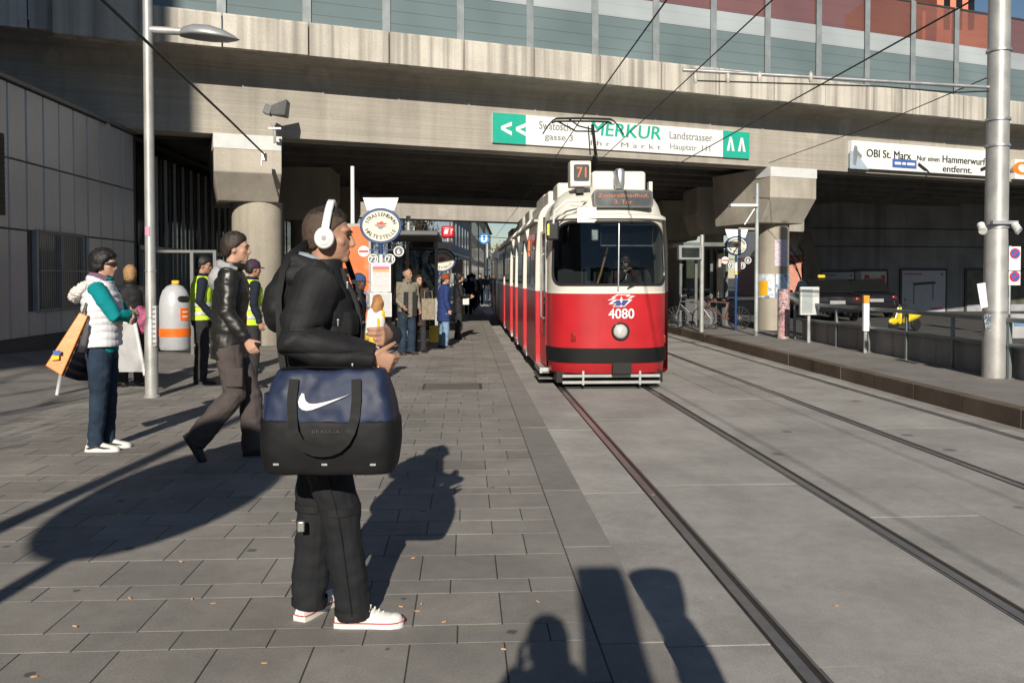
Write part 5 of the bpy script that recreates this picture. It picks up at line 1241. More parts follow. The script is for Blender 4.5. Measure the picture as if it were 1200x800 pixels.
# steward in a yellow vest
navy_u = cloth('navy_uniform', (.012, .016, .03), .85)
w3, i3 = person('steward in yellow high visibility vest and dark uniform beside the litter bin', XY(on_z(236, 449)), R(-70), 1.86, head=(-15, 8), lean=.02, hair='short', hair_m=HK, skin=SKT, top_m=navy_u, hem=.86, bulk=1.04, leg_m=dkgrey, leg_r=(.105, .09, .085), shoe_m=shoe_blk, wr=[(-.2, .12, .95), (.22, .14, .95)])
v = add_vest(w3, i3, 'safety_vest', hivis, hem=.90, bulk=1.12); bands(v, refl, (1.0, 1.12), .9, 1.12)
w4, i4 = person('second steward in yellow vest and purple cap, half hidden behind the front man', Vv(-3.02, 12.2, 0), R(-60), 1.80, head=(0, 5), lean=.02, hair='short', hair_m=HK, skin=SKT, top_m=navy_u, hem=.86, bulk=1.05, leg_m=dkgrey, shoe_m=shoe_blk)
v = add_vest(w4, i4, 'safety_vest', hivis, hem=.88, bulk=1.14); bands(v, refl, (1.0, 1.12), .88, 1.14); beanie(w4, i4, cloth('purple_cap', (.05, .03, .06), .9), 'cap', peak=True)
# blond person in black by the wall
w5, i5 = person('fair haired person in black coat standing by the clad wall behind the lamp post', Vv(-4.75, 12.4, 0), R(20), 1.72, head=(0, 5), hair='bob', hair_m=HBL, top_m=blk_cloth, hem=.66, bulk=1.1, leg_m=dkgrey, shoe_m=shoe_blk, feminine=True, el=[(-.24, .0, 1.18), (.24, .0, 1.18)], wr=[(-.12, .22, 1.08), (.12, .22, 1.08)])
b = MB(); b.ell((0, 0, 0), (.14, .08, .2), 18, 12); me = remesh(b, .012, 2); displace(me, lambda c, n: .02*noise.noise(c*9)); o = mesh_obj('handbag', me, M('pink_print_fabric', (.30, .06, .14), .7, var=.9, scale=14), None, 180); o.location = P(166, 375, 12.0); tag(o, 'pink patterned handbag held beside the lamp post', 'bag')
# person with blue cap behind the front man
w6, i6 = person('dark haired person with blue cap seen just behind the chest of the front man', Vv(-1.45, 11.5, 0), R(-100), 1.60, head=(10, 8), hair='short', hair_m=HK, skin=SKD, top_m=cloth('dark_jumper', (.014, .014, .016), .9), leg_m=dkgrey, shoe_m=shoe_blk, hem=.84)
beanie(w6, i6, cloth('blue_cap', (.04, .07, .18), .9), 'cap', peak=True)
# group by the stop
w7, i7 = person('balding man in grey and beige jacket and jeans beside the stop sign', XY(on_z(477, 415)), R(-150), 1.74, head=(30, 5), hair='bald', hair_m=HG, skin=SKT, top_m=beige_c, hem=.78, bulk=1.12, leg_m=jean_m, leg_r=(.11, .09, .085), shoe_m=shoe_brn, wr=[(-.26, .06, .95), (.20, .22, 1.0)])
b = MB(); 
for sx in (-1, 1):
    b = MB(); b.loft([[Vv(sx*x, .152 - .01*abs(x)*8 + .02*max(0, z-.95)/.5, z) for x, z in ((.05, .80), (.15, .80), (.15, 1.30), (.05, 1.30))], [Vv(sx*x, .160 - .01*abs(x)*8 + .02*max(0, z-.95)/.5, z) for x, z in ((.05, .80), (.15, .80), (.15, 1.30), (.05, 1.30))]]); b.build('dark_panel', dkgrey, w7)
b = MB(); b.tube([(-.05, .10, 1.49), (0, .125, 1.40), (.05, .10, 1.49)], .012, 6); b.build('dark_shirt', cloth('maroon_shirt', (.05, .02, .018), .9), w7)
w8, i8 = person('woman in dark patterned coat beside the balding man', XY(on_z(491, 413)), R(-170), 1.60, head=(20, 0), hair='bob', hair_m=HB, top_m=cloth('dark_patterned_coat', (.045, .035, .032), .9, var=.5), hem=.62, bulk=1.08, leg_m=dkgrey, shoe_m=shoe_blk, feminine=True)
b = MB(); b.box((0, 0, 0), (.26, .12, .42)); b.tube([(-.08, 0, .2), (-.07, 0, .36), (.07, 0, .36), (.08, 0, .2)], .010, 6); o = b.build('shoulder_bag', cloth('beige_check_canvas', (.24, .20, .15), .9, var=.35, scale=18), None, bevel=.03); o.location = P(502, 362, 17.0); tag(o, 'beige checked shoulder bag beside the woman in the dark coat', 'bag')
w9, i9 = person('woman in navy coat and rust knitted hat standing by the stop', XY(on_z(520, 407)), R(-70), 1.62, head=(-10, 5), hair='short', hair_m=HB, top_m=navy_c, hem=.64, bulk=1.22, sleeve=1.15, leg_m=jean_l, leg_r=(.105, .095, .10), shoe_m=shoe_brn, feminine=True)
beanie(w9, i9, cloth('rust_knit', (.26, .06, .02), .95), k=1.08)
b = MB(); b.box((0, 0, 0), (.20, .10, .36)); o = b.build('carrier_bag', M('yellow_plastic_bag', (.45, .36, .03), .5, var=.2), None, bevel=.02); o.location = P(508.5, 391, 18.4); tag(o, 'yellow carrier bag beside the woman in the navy coat', 'bag')
w10, i10 = person('dark haired person in black coat facing right behind the navy coat', XY(on_z(537, 397)), R(-80), 1.66, head=(0, 5), hair='curly', hair_m=HK, top_m=blk_cloth, hem=.72, bulk=1.15, leg_m=dkgrey, shoe_m=shoe_blk, el=[(-.22, .05, 1.18), (.24, .06, 1.18)], wr=[(-.12, .28, 1.14), (.18, .30, 1.16)])
b = MB(); b.box((0, 0, 0), (.16, .1, .26)); o = b.build('paper_bag', M('white_paper_bag', (.7, .69, .66), .7), None, bevel=.015); o.location = P(546, 351, 21.4); tag(o, 'small white bag held by the person in the black coat', 'bag')
w11, i11 = person('person in red jacket in the shade of the shelter', Vv(-1.35, 25.2, 0), R(160), 1.68, hair='short', hair_m=HB, top_m=cloth('red_jacket', (.22, .015, .02), .9), leg_m=dkgrey, shoe_m=shoe_blk, vox=.014)
far_cols = [('dark blue jacket', (.02, .04, .09)), ('black coat', (.015, .015, .016)), ('grey jumper', (.12, .12, .13)), ('brown jacket', (.08, .045, .03)), ('bright blue jacket', (.03, .12, .30)), ('white shirt', (.6, .6, .58))]
for k, (px, py, (cn, cc)) in enumerate(zip((549, 556, 563, 569, 574, 553), (368, 361, 357, 353, 350, 364), far_cols)):
    q = on_z(px, py); person('distant walker in %s on the pavement beyond the bridge' % cn, XY(q), R(random.uniform(-180, 180)), 1.66 + .05*(k % 3), hair='short', hair_m=HB, top_m=cloth('far_' + cn.replace(' ', '_'), cc, .9), leg_m=jean_m if k % 2 else dkgrey, shoe_m=shoe_blk, vox=.02, group='walkers beyond the bridge')
# tram driver
uni = cloth('driver_grey_uniform', (.05, .052, .055), .85)
w12, i12 = person('tram driver in grey and red uniform behind the windscreen', Vv(at_y(733, 300, 14.25).x, 14.3, .17), R(176), 1.80, head=(4, 4), hair='short', hair_m=HB, skin=SK, top_m=uni, hem=.92, bulk=1.05, leg_m=dkgrey, shoe_m=shoe_blk,
    kn=[(-.12, .40, .88), (.12, .40, .88)], an=[(-.12, .42, .46), (.12, .42, .46)], el=[(-.28, .10, 1.15), (.28, .10, 1.15)], wr=[(-.16, .33, 1.22), (.02, .20, 1.46)])
for sx in (-1, 1):
    b = MB(); b.tube([(.06*sx, .105, 1.47), (.13*sx, .128, 1.40), (.19*sx, .11, 1.36)], [(.014, .006)]*3, 6); b.build('red_trim', M('red_trim', (.55, .05, .04), .7), w12)
b = MB(); b.loft([[Vv(-.035, .112, 1.50), Vv(.035, .112, 1.50), Vv(.0, .15, 1.33)], [Vv(-.035, .118, 1.50), Vv(.035, .118, 1.50), Vv(.0, .156, 1.33)]]); b.build('shirt_front', shoe_wht, w12)
b = MB(); bx = at_y(733, 300, 14.5).x; b.bb(bx-.24, bx+.24, 14.42, 14.52, 1.0, 1.85); b.bb(bx-.24, bx+.24, 14.05, 14.45, .85, .98); b.build('driver_seat', dkgrey, tram, world=True, bevel=.04)
# the photographer and an added figure, behind the lens: their shadows fall into the picture
w13, i13 = person('photographer in dark coat holding a camera up at the viewpoint', Vv(-.02, -.27, 0), 0, 1.92, head=(0, 3), lean=.0, hair='short', hair_m=HB, top_m=dkgrey, hem=.82, bulk=1.15, leg_m=jean_m, shoe_m=shoe_blk, el=[(-.26, .06, 1.22), (.26, .06, 1.22)], wr=[(-.09, .16, 1.50), (.09, .16, 1.50)], hand=[dict(d=(0, .2, 1), n=(1, 0, 0)), dict(d=(0, .2, 1), n=(-1, 0, 0))])
w14, i14 = person('added figure in padded coat and tall hat shaped for the shadow, beside the photographer', Vv(.69, .38, 0), R(75), 1.86, head=(0, 3), lean=.0, hair='short', hair_m=HB, top_m=dkgrey, hem=.6, bulk=1.02, sleeve=1.0, leg_m=dkgrey, shoe_m=shoe_blk)
b = MB(); HT = i14['HT']; rg = []
for r_, z in ((.10, -.03), (.125, .03), (.145, .12), (.15, .19), (.13, .20)): rg.append([HT @ Vv(r_*math.cos(a), -.018 + r_*math.sin(a), z) for a in [2*math.pi*q/24 for q in range(24)]])
b.loft(rg); b.build('shadow_hat', HB, w14)  # flared hat made up for the outline of its shadow
for o_ in [c for c in w1.children if c.name.startswith('shoe')]:
    vs_ = [v.co for v in o_.data.vertices]; cx_ = sum((v.x for v in vs_))/len(vs_); y0_ = min(v.y for v in vs_)
    for dz, nm in ((.0, 'black_flash'),):
        b = MB(); b.tube([Vv(cx_+.046, y0_+.02, .035), Vv(cx_+.050, y0_+.09, .055), Vv(cx_+.052, y0_+.16, .038), Vv(cx_+.05, y0_+.22, .030)], [(.006, .006), (.012, .010), (.012, .008), (.004, .004)], 8); b.build(nm, black, o_)
# ================================================================== street furniture on the left platform
# lamp post with oval lantern
LPp = XY(on_z(178, 465))
lp = thing('street_lamp', 'slim galvanised lamp post with oval lantern beside the litter bin', 'lamp post', LPp)
b = MB(); b.lathe([(.082, 0), (.082, .9), (.066, .95), (.062, 3.0), (.058, 7.2)], (0, 0, 0), 24); b.lathe([(.1, 0), (.1, .02), (.085, .03)], (0, 0, 0), 24); b.build('post', pole_m, lp)
for z in (1.02, 1.62): 
    b = MB(); b.lathe([(.071, z), (.071, z+.025)], (0, 0, 0), 20); b.build('clamp_band', steel, lp)
b = MB(); c = at_y(171, 272, LPp.y); b.loft([[Vv(-.072*math.cos(a), -.072*math.sin(a), 2.14 + dz) for a in [math.pi*(.28+.3*k/6) for k in range(7)]] for dz in (-.06, .06)], closed=False); b.build('sticker', M('pink_sticker', (.6, .28, .42), .6), lp)
zl = at_y(245, 38, LPp.y).z; x0 = at_y(211, 38, LPp.y).x - LPp.x; x1 = at_y(281, 38, LPp.y).x - LPp.x
b = MB(); b.tube([(0, 0, zl+.02), (x0+.1, 0, zl+.0)], .05, 12); b.build('bracket_arm', pole_m, lp)
b = MB(); rg = []
for f, w_, up, dn in ((0, .04, .05, .05), (.08, .12, .10, .06), (.25, .19, .14, .065), (.5, .21, .145, .07), (.75, .17, .10, .06), (.92, .08, .04, .03), (1, .01, .0, .0)):
    x = lerp(x0, x1, f); rg.append([Vv(x, w_*math.cos(a), zl - .03 - .06*f + (up if math.sin(a) > 0 else dn*.6)*math.sin(a)) for a in [2*math.pi*k/24 for k in range(24)]])
b.loft(rg); b.build('lantern', M('lantern_grey', (.36, .37, .38), .4, .4), lp, smooth=60)
# litter bin on the post
orange = M('bin_orange', (.85, .16, .01), .4, var=.05); bing = M('bin_grey', (.50, .51, .53), .38, .1, var=.06)
bp_ = at_y(205, 372, LPp.y - .02); zb_, zt_ = at_y(205, 409, LPp.y).z, at_y(205, 333, LPp.y).z
bn = thing('litter_bin', 'grey domed litter bin with orange band mounted on the lamp post', 'bin', (bp_.x, bp_.y, zb_))
h_ = zt_ - zb_; r_ = .19
b = MB(); b.lathe([(.0, 0), (r_*.93, 0), (r_, .03), (r_, h_*.66), (r_*.99, h_*.70), (r_*.93, h_*.80), (r_*.78, h_*.90), (r_*.52, h_*.97), (r_*.2, h_), (.0, h_)], (0, 0, 0), 36); b.build('drum', bing, bn, smooth=50)
b = MB(); b.lathe([(r_, h_*.20), (r_+.004, h_*.205), (r_+.004, h_*.325), (r_, h_*.33)], (0, 0, 0), 36, caps=False); b.build('orange_band', orange, bn)
def arc_plate(mb, a0, a1, z0, z1, r0, th=.006):
    n = 10; mb.loft([[Vv(rr_*math.cos(a), rr_*math.sin(a), z) for rr_, z in ((r0, z0), (r0+th, z0), (r0+th, z1), (r0, z1))] for a in [R(a0 + (a1-a0)*k/n) for k in range(n+1)]])
b = MB(); arc_plate(b, -52, -12, h_*.45, h_*.64, r_); b.build('orange_label', orange, bn)
b = MB(); arc_plate(b, -44, -20, h_*.50, h_*.52, r_+.004, .004); arc_plate(b, -44, -20, h_*.57, h_*.59, r_+.004, .004); o = b.build('label_print', signw, bn); o['kind'] = 'stuff'
b = MB(); b.ell((r_*.80*math.cos(R(-28)), r_*.80*math.sin(R(-28)), h_*.775), (.035, .10, .062), 18, 12, rot=Matrix.Rotation(R(-28), 3, 'Z') @ Matrix.Rotation(R(-18), 3, 'Y')); b.build('mouth', black, bn)
b = MB(); b.box((.02, -.02, h_+.025), (.09, .06, .05)); b.build('ash_cap', M('cap_yellow', (.75, .42, .02), .5), bn, bevel=.012)
b = MB(); b.box((-(bp_.x-LPp.x)/2 - .09, 0, h_*.36), (.05, .10, h_*.62))
b.build('bracket', bing, bn, bevel=.008)
for k in range(8):
    b = MB(); b.box((-(bp_.x-LPp.x)/2 - .10, -.056, h_*.1 + k*h_*.075), (.045, .01, .018)); b.build('bracket_slot', M('slot_dark', (.2,.2,.21), .6), bn)
# advertising board behind the woman
ab = thing('pavement_board', 'white folding pavement board behind the woman in white', 'board', XY(on_z(120, 452)))
wfr = M('board_white', (.62, .62, .62), .5); 
A0, A1 = on_z(66, 467), on_z(171, 440)
b = MB(); top1 = P(78, 400, A0.y+.25); b.tube([XY(A0), top1], .022, 8); b.build('leg', wfr, ab, world=True)
b = MB(); b.tube([XY(on_z(72, 445)), top1 + Vv(0, .3, 0)], .02, 8); b.build('leg', wfr, ab, world=True)
pA, pB = P(170, 440, 11.6), P(118, 440, 11.9)
b = MB(); t0_, t1_ = P(158, 378, 11.9), P(106, 380, 12.1)
b.loft([[pA + UP*.05, pB + UP*.05, t1_, t0_], [pA + UP*.05 + Vv(0, .03, 0), pB + UP*.05 + Vv(0, .03, 0), t1_ + Vv(0, .03, 0), t0_ + Vv(0, .03, 0)]]); b.build('panel', M('board_grey', (.40, .40, .41), .6), ab, world=True)
b = MB(); b.tube([pA, t0_ + Vv(0, -.01, .02)], .024, 8); b.build('edge_tube', wfr, ab, world=True); b = MB(); b.tube([pB, t1_ + Vv(0, -.01, .02)], .024, 8); b.build('edge_tube', wfr, ab, world=True)
b = MB(); b.tube([t0_, t1_, top1], .02, 8); b.build('top_tube', wfr, ab, world=True)
# glazed screen near the wall
shm0 = M('screen_frame_grey', (.16, .165, .165), .5, .4); gs = thing('glass_screen', 'framed glass screen standing beside the clad building under the bridge edge', 'screen', XY(P(196, 420, 17.0)))
xa, xb = P(166, 300, 17.0).x, P(225, 300, 17.0).x; xc_ = P(262, 300, 17.6).x; zt_ = P(200, 293, 17).z
for x, nm in ((xa, 'post'), (xb, 'post'), (xc_, 'post')):
    b = MB(); b.bb(x-.03, x+.03, 16.97, 17.03, 0, zt_); b.build(nm, shm0, gs, world=True)
b = MB(); b.bb(xa, xc_, 16.975, 17.025, zt_-.05, zt_); b.build('top_rail', shm0, gs, world=True); b = MB(); b.bb(xa, xc_, 16.975, 17.025, .2, .25); b.build('bottom_rail', shm0, gs, world=True)
for a, c in ((xa+.04, xb-.04), (xb+.04, xc_-.04)):
    b = MB(); b.bb(a, c, 16.99, 17.01, .25, zt_-.05); b.build('pane', G('screen_glass', (.55, .6, .6), .6), gs, world=True)
# floodlight and bracket on the left pier cap
fb = P(322, 168, 18.6)
flt = thing('floodlight', 'small grey floodlight on a bracket above the left pier cap', 'floodlight', fb)
b = MB(); b.tube([fb, fb + Vv(0, 0, .28), fb + Vv(-.05, 0, .42)], .03, 8); b.bb(fb.x-.12, fb.x+.14, fb.y-.05, fb.y+.05, fb.z+.30, fb.z+.33); b.build('bracket', steel, flt, world=True)
hc = fb + Vv(.0, -.02, .68); rot = Matrix.Rotation(R(20), 3, 'Y'); b = MB(); b.box(hc + Vv(-.12, 0, .02), (.16, .24, .2), rot=rot); b.loft([[hc + Vv(-.06, -.1, -.08), hc + Vv(-.06, .1, -.08), hc + Vv(-.06, .1, .10), hc + Vv(-.06, -.1, .10)], [hc + Vv(.26, -.2, -.12), hc + Vv(.26, .2, -.12), hc + Vv(.30, .2, .22), hc + Vv(.30, -.2, .22)]]); b.build('lamp_head', M('floodlight_dark', (.10, .105, .11), .5), flt, world=True, bevel=.01)

# tram stop sign
blue = M('sign_blue', (.015, .055, .17), .4); creamw = M('sign_cream', (.68, .65, .54), .4, var=.04); logo_red = M('logo_red', (.72, .05, .03), .4)
def on_ellipse_text(mb, s, c, a, b_, rx, ry, deg0, deg1, h, outward=True):
    n = len(s)
    for k, ch in enumerate(s):
        t = R(lerp(deg0, deg1, (k+.5)/n)); p_ = Vector(c) + a*(rx*math.cos(t)) + b_*(ry*math.sin(t))
        tg = (-a*(rx*math.sin(t)) + b_*(ry*math.cos(t))).normalized()
        if outward: tg = -tg
        up_ = tg.cross(a.cross(b_)) * -1
        if up_.dot(Vector(p_) - Vector(c)) * (1 if outward else -1) < 0: up_ = -up_
        text(mb, ch, p_, tg, up_, height=h, bold=.02)
def stop_sign(name, label, base, zc, rx, ry, full=True, yaw=0, shade=1):
    st = thing(name, label, 'stop sign', base, yaw); X, N_ = Vv(1, 0, 0), Vv(0, -1, 0)
    b = MB(); b.lathe([(.035, 0), (.035, zc-ry*.8)], (0, 0, 0), 16); b.build('pole', blue, st)
    def oval(r1, r2, y0, y1): 
        q = MB(); q.loft([[Vv(r1*math.cos(t), y, zc + r2*math.sin(t)) for t in [2*math.pi*k/48 for k in range(48)]] for y in (y0, y1)]); return q
    oval(rx, ry, -.05, .05).build('rim', blue, st, bevel=.01); pl = oval(rx*.87, ry*.85, -.054, -.046).build('plate', creamw, st)
    b = MB(); 
    on_ellipse_text(b, 'STRASSENBAHN', (0, -.057, zc), X, UP, rx*.70, ry*.64, 166, 14, ry*.20); o = b.build('upper_lettering', ink, pl, smooth=0); o['kind'] = 'stuff'
    b = MB(); on_ellipse_text(b, 'HALTESTELLE', (0, -.057, zc), X, UP, rx*.70, ry*.62, 198, 342, ry*.20, outward=False); o = b.build('lower_lettering', ink, pl, smooth=0); o['kind'] = 'stuff'
    b = MB(); b.prism([(x*rx, y*ry) for x, y in ((-.34, .06), (-.16, .12), (-.2, .22), (-.06, .18), (.0, .27), (.14, .24), (.10, .17), (.34, .16), (.18, .06))], (0, -.055, zc), X, UP, N_, .004); b.build('logo_upper', logo_red, pl, smooth=0)
    b = MB(); b.prism([(x*rx, y*ry) for x, y in ((-.3, .03), (.22, .03), (.3, -.02), (.16, -.05), (.08, -.16), (-.10, -.16), (-.14, -.06))], (0, -.055, zc), X, UP, N_, .004); b.build('logo_lower', grey_ink, pl, smooth=0)
    b = MB(); b.loft([[Vv(x, y, zc + ry + z) for x, z in ((-.26, .0-.05), (.26, -.05), (.34, .20), (-.34, .20))] for y in (-.03, .03)]); b.build('top_plate', M('plate_white', (.75,.75,.74), .4), st)
    if full:
        for i, (dx, dz, tx, mt) in enumerate(((-.33, -.12, '', signw), (-.15, -.27, '72', grey_ink), (.17, -.27, '71', grey_ink), (.34, -.12, '6', grey_ink))):
            z = zc - ry + dz - .02; b = MB(); b.loft([[Vv(dx + .105*math.cos(t), y, z + .105*math.sin(t)) for t in [2*math.pi*k/28 for k in range(28)]] for y in (-.03, .02)]); d_ = b.build('route_disc', mt if i == 0 else M('disc_grey', (.10,.105,.11), .4), st)
            b = MB(); b.loft([[Vv(dx + .098*math.cos(t)*r2, -.032, z + .098*math.sin(t)*r2) for t in [2*math.pi*k/28 for k in range(29)]] for r2 in (1, .82)], closed=False); b.build('disc_ring', signw, d_, smooth=0)
            if tx: b = MB(); text(b, tx, (dx, -.034, z), X, UP, height=.10, bold=.02); o = b.build('route_number', signw, d_, smooth=0); o['kind'] = 'stuff'
            else: b = MB(); b.bb(dx-.09, dx+.09, -.036, -.031, z-.02, z+.02); b.build('red_bar', logo_red, d_)
        b = MB(); b.bb(-.4, .4, -.015, .0, zc-ry-.125, zc-ry-.10); b.build('crossbar', blue, st)
        b = MB(); b.lathe([(.037, zc-ry-.55), (.037, zc-ry-.2)], (0, 0, 0), 16); b.build('white_collar', signw, st)
        b = MB(); b.lathe([(.039, zc-ry-.52), (.039, zc-ry-.45)], (0, 0, 0), 16); b.build('yellow_collar', M('collar_yellow', (.75,.55,.02), .4), st)
    return st
zS = at_y(447, 265, 16.6).z
st1 = stop_sign('stop_sign', 'oval cream and blue tram stop sign on a blue pole near the shelter', XY(at_y(447, 400, 16.6)), zS, .40, .345)
for nm, xa, xb, ya, yb, Y, mt, mt2 in (('timetable_board', 435, 458, 308, 342, 16.5, M('paper_board', (.55, .54, .55), .5, var=.15, scale=20), 1), ('lower_board', 434, 459, 343, 371, 16.52, M('board_pale', (.48, .49, .48), .5, var=.08), 0)):
    q0, q1 = at_y(xa, ya, Y), at_y(xb, yb, Y); b = MB(); L0 = XY(at_y(447, 400, 16.6)); b.bb(q0.x-L0.x, q1.x-L0.x, Y-L0.y, Y-L0.y+.03, q1.z, q0.z); o = b.build(nm, steel, st1)
    b = MB(); b.bb(q0.x-L0.x+.02, q1.x-L0.x-.02, Y-L0.y-.004, Y-L0.y, q1.z+.02, q0.z-.02); o2_ = b.build('sheet', mt, o)
    if mt2:
        b = MB(); b.bb(q0.x-L0.x+.03, q1.x-L0.x-.03, Y-L0.y-.008, Y-L0.y-.004, q0.z-.12, q0.z-.07); b.build('header_strip', M('header_purple', (.5,.12,.22), .5), o)
        b = MB(); b.bb(q0.x-L0.x+.03, q1.x-L0.x-.03, Y-L0.y-.008, Y-L0.y-.004, q0.z-.17, q0.z-.125); b.build('header_strip', M('header_orange', (.75,.35,.12), .5), o)
# shelter with orange poster
sh_ = thing('tram_shelter', 'dark glazed tram shelter with orange poster panel behind the stop sign', 'shelter', XY(P(440, 400, 20)))
shm = M('shelter_frame_grey', (.28, .29, .29), .45, .4); zr = P(420, 255, 19.2).z
x0, x1 = P(400, 300, 19.3).x, P(432, 300, 19.3).x; zt_, zb_ = P(415, 265, 19.3).z, .25
b = MB(); b.bb(x0-.06, x1+.06, 19.28, 19.42, zb_-.06, zt_+.06); b.build('poster_case', shm, sh_, world=True, bevel=.01)
def poster_mat(name, cols, scale=3, sy=1.0):
    m, n, p_ = nodes_of(name); N = n.nodes; L = n.links; geo = N.new('ShaderNodeNewGeometry'); mp = N.new('ShaderNodeMapping'); mp.inputs['Scale'].default_value = (1, 1, sy); L.new(geo.outputs['Position'], mp.inputs[0])
    t = N.new('ShaderNodeTexNoise'); t.inputs['Scale'].default_value = scale; t.inputs['Detail'].default_value = 2; L.new(mp.outputs[0], t.inputs[0]); cr = N.new('ShaderNodeValToRGB'); e = cr.color_ramp.elements
    while len(e) < len(cols): e.new(.5)
    for k, c in enumerate(cols): e[k].position = .32 + .36*k/max(1, len(cols)-1); e[k].color = (*c, 1)
    L.new(t.outputs[0], cr.inputs[0]); L.new(cr.outputs[0], p_.inputs['Base Color']); p_.inputs['Roughness'].default_value = .35; return m
b = MB(); b.bb(x0, x1, 19.272, 19.279, zb_, zt_); b.build('orange_poster', poster_mat('poster_orange', [(.70, .17, .04), (.66, .14, .03), (.70, .26, .10)], 2), sh_, world=True)
b = MB(); b.bb(x0, x1, 19.266, 19.271, zb_+.55, zb_+1.0); b.build('poster_figure', poster_mat('poster_figure', [(.65, .62, .55), (.12, .13, .22), (.6, .4, .3)], 4), sh_, world=True)
xs2 = P(510, 300, 22).x
b = MB(); b.bb(x1+.1, xs2, 22.9, 22.95, .1, 2.3); b.build('back_glass', G('shelter_glass', (.25, .28, .28), .6), sh_, world=True)
for x in (x1+.15, P(478, 300, 23).x, xs2):
    b = MB(); b.bb(x-.04, x+.04, 22.85, 22.95, 0, 2.5); b.build('post', shm, sh_, world=True)
b = MB(); b.bb(x0-.3, xs2+.15, 19.6, 23.2, 2.5, 2.62); b.build('roof', M('shelter_roof', (.10,.10,.10), .5), sh_, world=True, bevel=.03)
b = MB(); b.bb(x1+.3, xs2-.3, 22.4, 22.75, .43, .48); b.build('bench', M('bench_wood', (.15,.10,.06), .7), sh_, world=True)
b = MB(); b.bb(x1+.02, x1+.08, 19.5, 19.58, 0, 2.5); b.build('post', white, sh_, world=True)
# slim pole with flat lantern behind the head of the front man
pb = XY(P(414, 400, 20)); sl2 = thing('slim_lamp', 'thin white pole with flat lantern rising behind the stop sign', 'lamp post', pb)
b = MB(); zz1 = P(414, 195, 20).z; b.lathe([(.05, 0), (.045, zz1)], (0, 0, 0), 14); b.build('post', white, sl2); b = MB(); b.bb(-.3, .35, -.15, .15, P(414, 270, 20).z, P(414, 264, 20).z+.02); b.build('lantern', white, sl2, bevel=.02)
# passenger displays
def display(label, px, py, wpx, hpx, Y, post_px, ztop=None, text_=None):
    base = XY(at_y(post_px, 400, Y)); d_ = thing('departure_display', label, 'display', base)
    q0, q1 = at_y(px-wpx/2, py-hpx/2, Y), at_y(px+wpx/2, py+hpx/2, Y)
    b = MB(); b.lathe([(.06, 0), (.06, q0.z + (.25 if ztop is None else ztop))], (0, 0, 0), 14); b.build('post', pole_m, d_)
    b = MB(); b.bb(q0.x-base.x, q1.x-base.x, -.12, .12, q1.z, q0.z); c_ = b.build('case', M('display_case_grey', (.24, .26, .26), .45), d_, bevel=.02)
    b = MB(); m_ = .12*(q0.z-q1.z); b.bb(q0.x-base.x+m_*1.6, q1.x-base.x-m_*1.6, -.128, -.12, q1.z+m_*1.4, q0.z-m_*1.4); b.build('screen', M('display_screen', (.025, .03, .03), .2), c_)
    return d_
display('grey departure display on a post beside the balding man', 496, 284, 32, 19, 23.5, 479, .5)
display('grey departure display on the right platform beside the tram', 808, 296, 27, 17, 23.8, 822, .3)
# second stop sign seen in shade
stop_sign('stop_sign', 'shaded grey oval stop sign farther along the left platform', XY(at_y(518, 395, 26)), at_y(518, 305, 26).z, .42, .36, full=False)
# blue underground sign
up_ = XY(at_y(571, 360, 60)); us = thing('underground_sign', 'round blue underground sign with white U on a pole beyond the bridge', 'sign', up_); zu = at_y(567, 280, 60).z
b = MB(); b.lathe([(.09, 0), (.09, zu-.3)], (0, 0, 0), 12); b.build('pole', steel, us)
b = MB(); b.lathe([(.0, -.12), (.36, -.12), (.40, 0), (.36, .12), (0, .12)], (-.22, 0, zu), 28, axis='y'); b.build('disc', M('sign_bright_blue', (.02, .22, .62), .35), us)
b = MB(); text(b, 'U', (-.22, -.135, zu), (1, 0, 0), UP, height=.42, bold=.06); b.build('letter', signw, us, smooth=0)
# red shop lantern
rp = XY(at_y(525, 360, 47)); rs2 = thing('red_sign', 'round red illuminated shop sign hanging below the rear bridge', 'sign', rp); zr_ = at_y(525, 272, 47).z
b = MB(); b.lathe([(.07, 0), (.07, zr_-.2)], (0, 0, 0), 10); b.build('pole', steel, rs2); b = MB(); b.bb(-.36, .36, -.15, .15, zr_-.33, zr_+.33); b.build('box', M('sign_red', (.5, .01, .02), .35), rs2, bevel=.12, seg=4); b = MB(); b.prism([(-.22, -.12), (-.02, -.12), (.05, .14), (-.15, .14)], (0, -.152, zr_+.02), (1, 0, 0), UP, (0, -1, 0), .004); b.build('white_mark', signw, rs2, smooth=0); b = MB(); b.prism([(.16, -.12), (.2, -.12), (.2, .08), (.28, .08), (.28, .14), (.16, .14)], (0, -.152, zr_+.02), (1, 0, 0), UP, (0, -1, 0), .004); b.build('white_mark', signw, rs2, smooth=0)
np_ = XY(at_y(536, 360, 33)); ns = thing('notice_sign', 'small pale notice board on a pole beyond the waiting people', 'sign', np_); b = MB(); b.lathe([(.04, 0), (.04, 2.4)], (0, 0, 0), 10); b.build('pole', steel, ns); b = MB(); zc_ = at_y(536, 312, 33).z; b.bb(-.22, .22, -.06, -.03, zc_-.27, zc_+.27); b.build('board', M('notice_pale', (.6, .55, .6), .5, var=.3, scale=9), ns)
# drain grate in the paving
gp = on_z(530, 453); dg_ = thing('drain_grate', 'dark metal grate set in the paving near the kerb', 'grate', XY(gp)); b = MB(); b.bb(-.42, .42, -.32, .32, .001, .008); b.build('frame', M('grate_frame', (.07,.068,.065), .7, .3), dg_)
for k in range(14):
    b = MB(); b.bb(-.38, .38, -.30+k*.044, -.275+k*.044, .008, .014); b.build('bar', M('grate_bar', (.10,.095,.09), .6, .4), dg_)
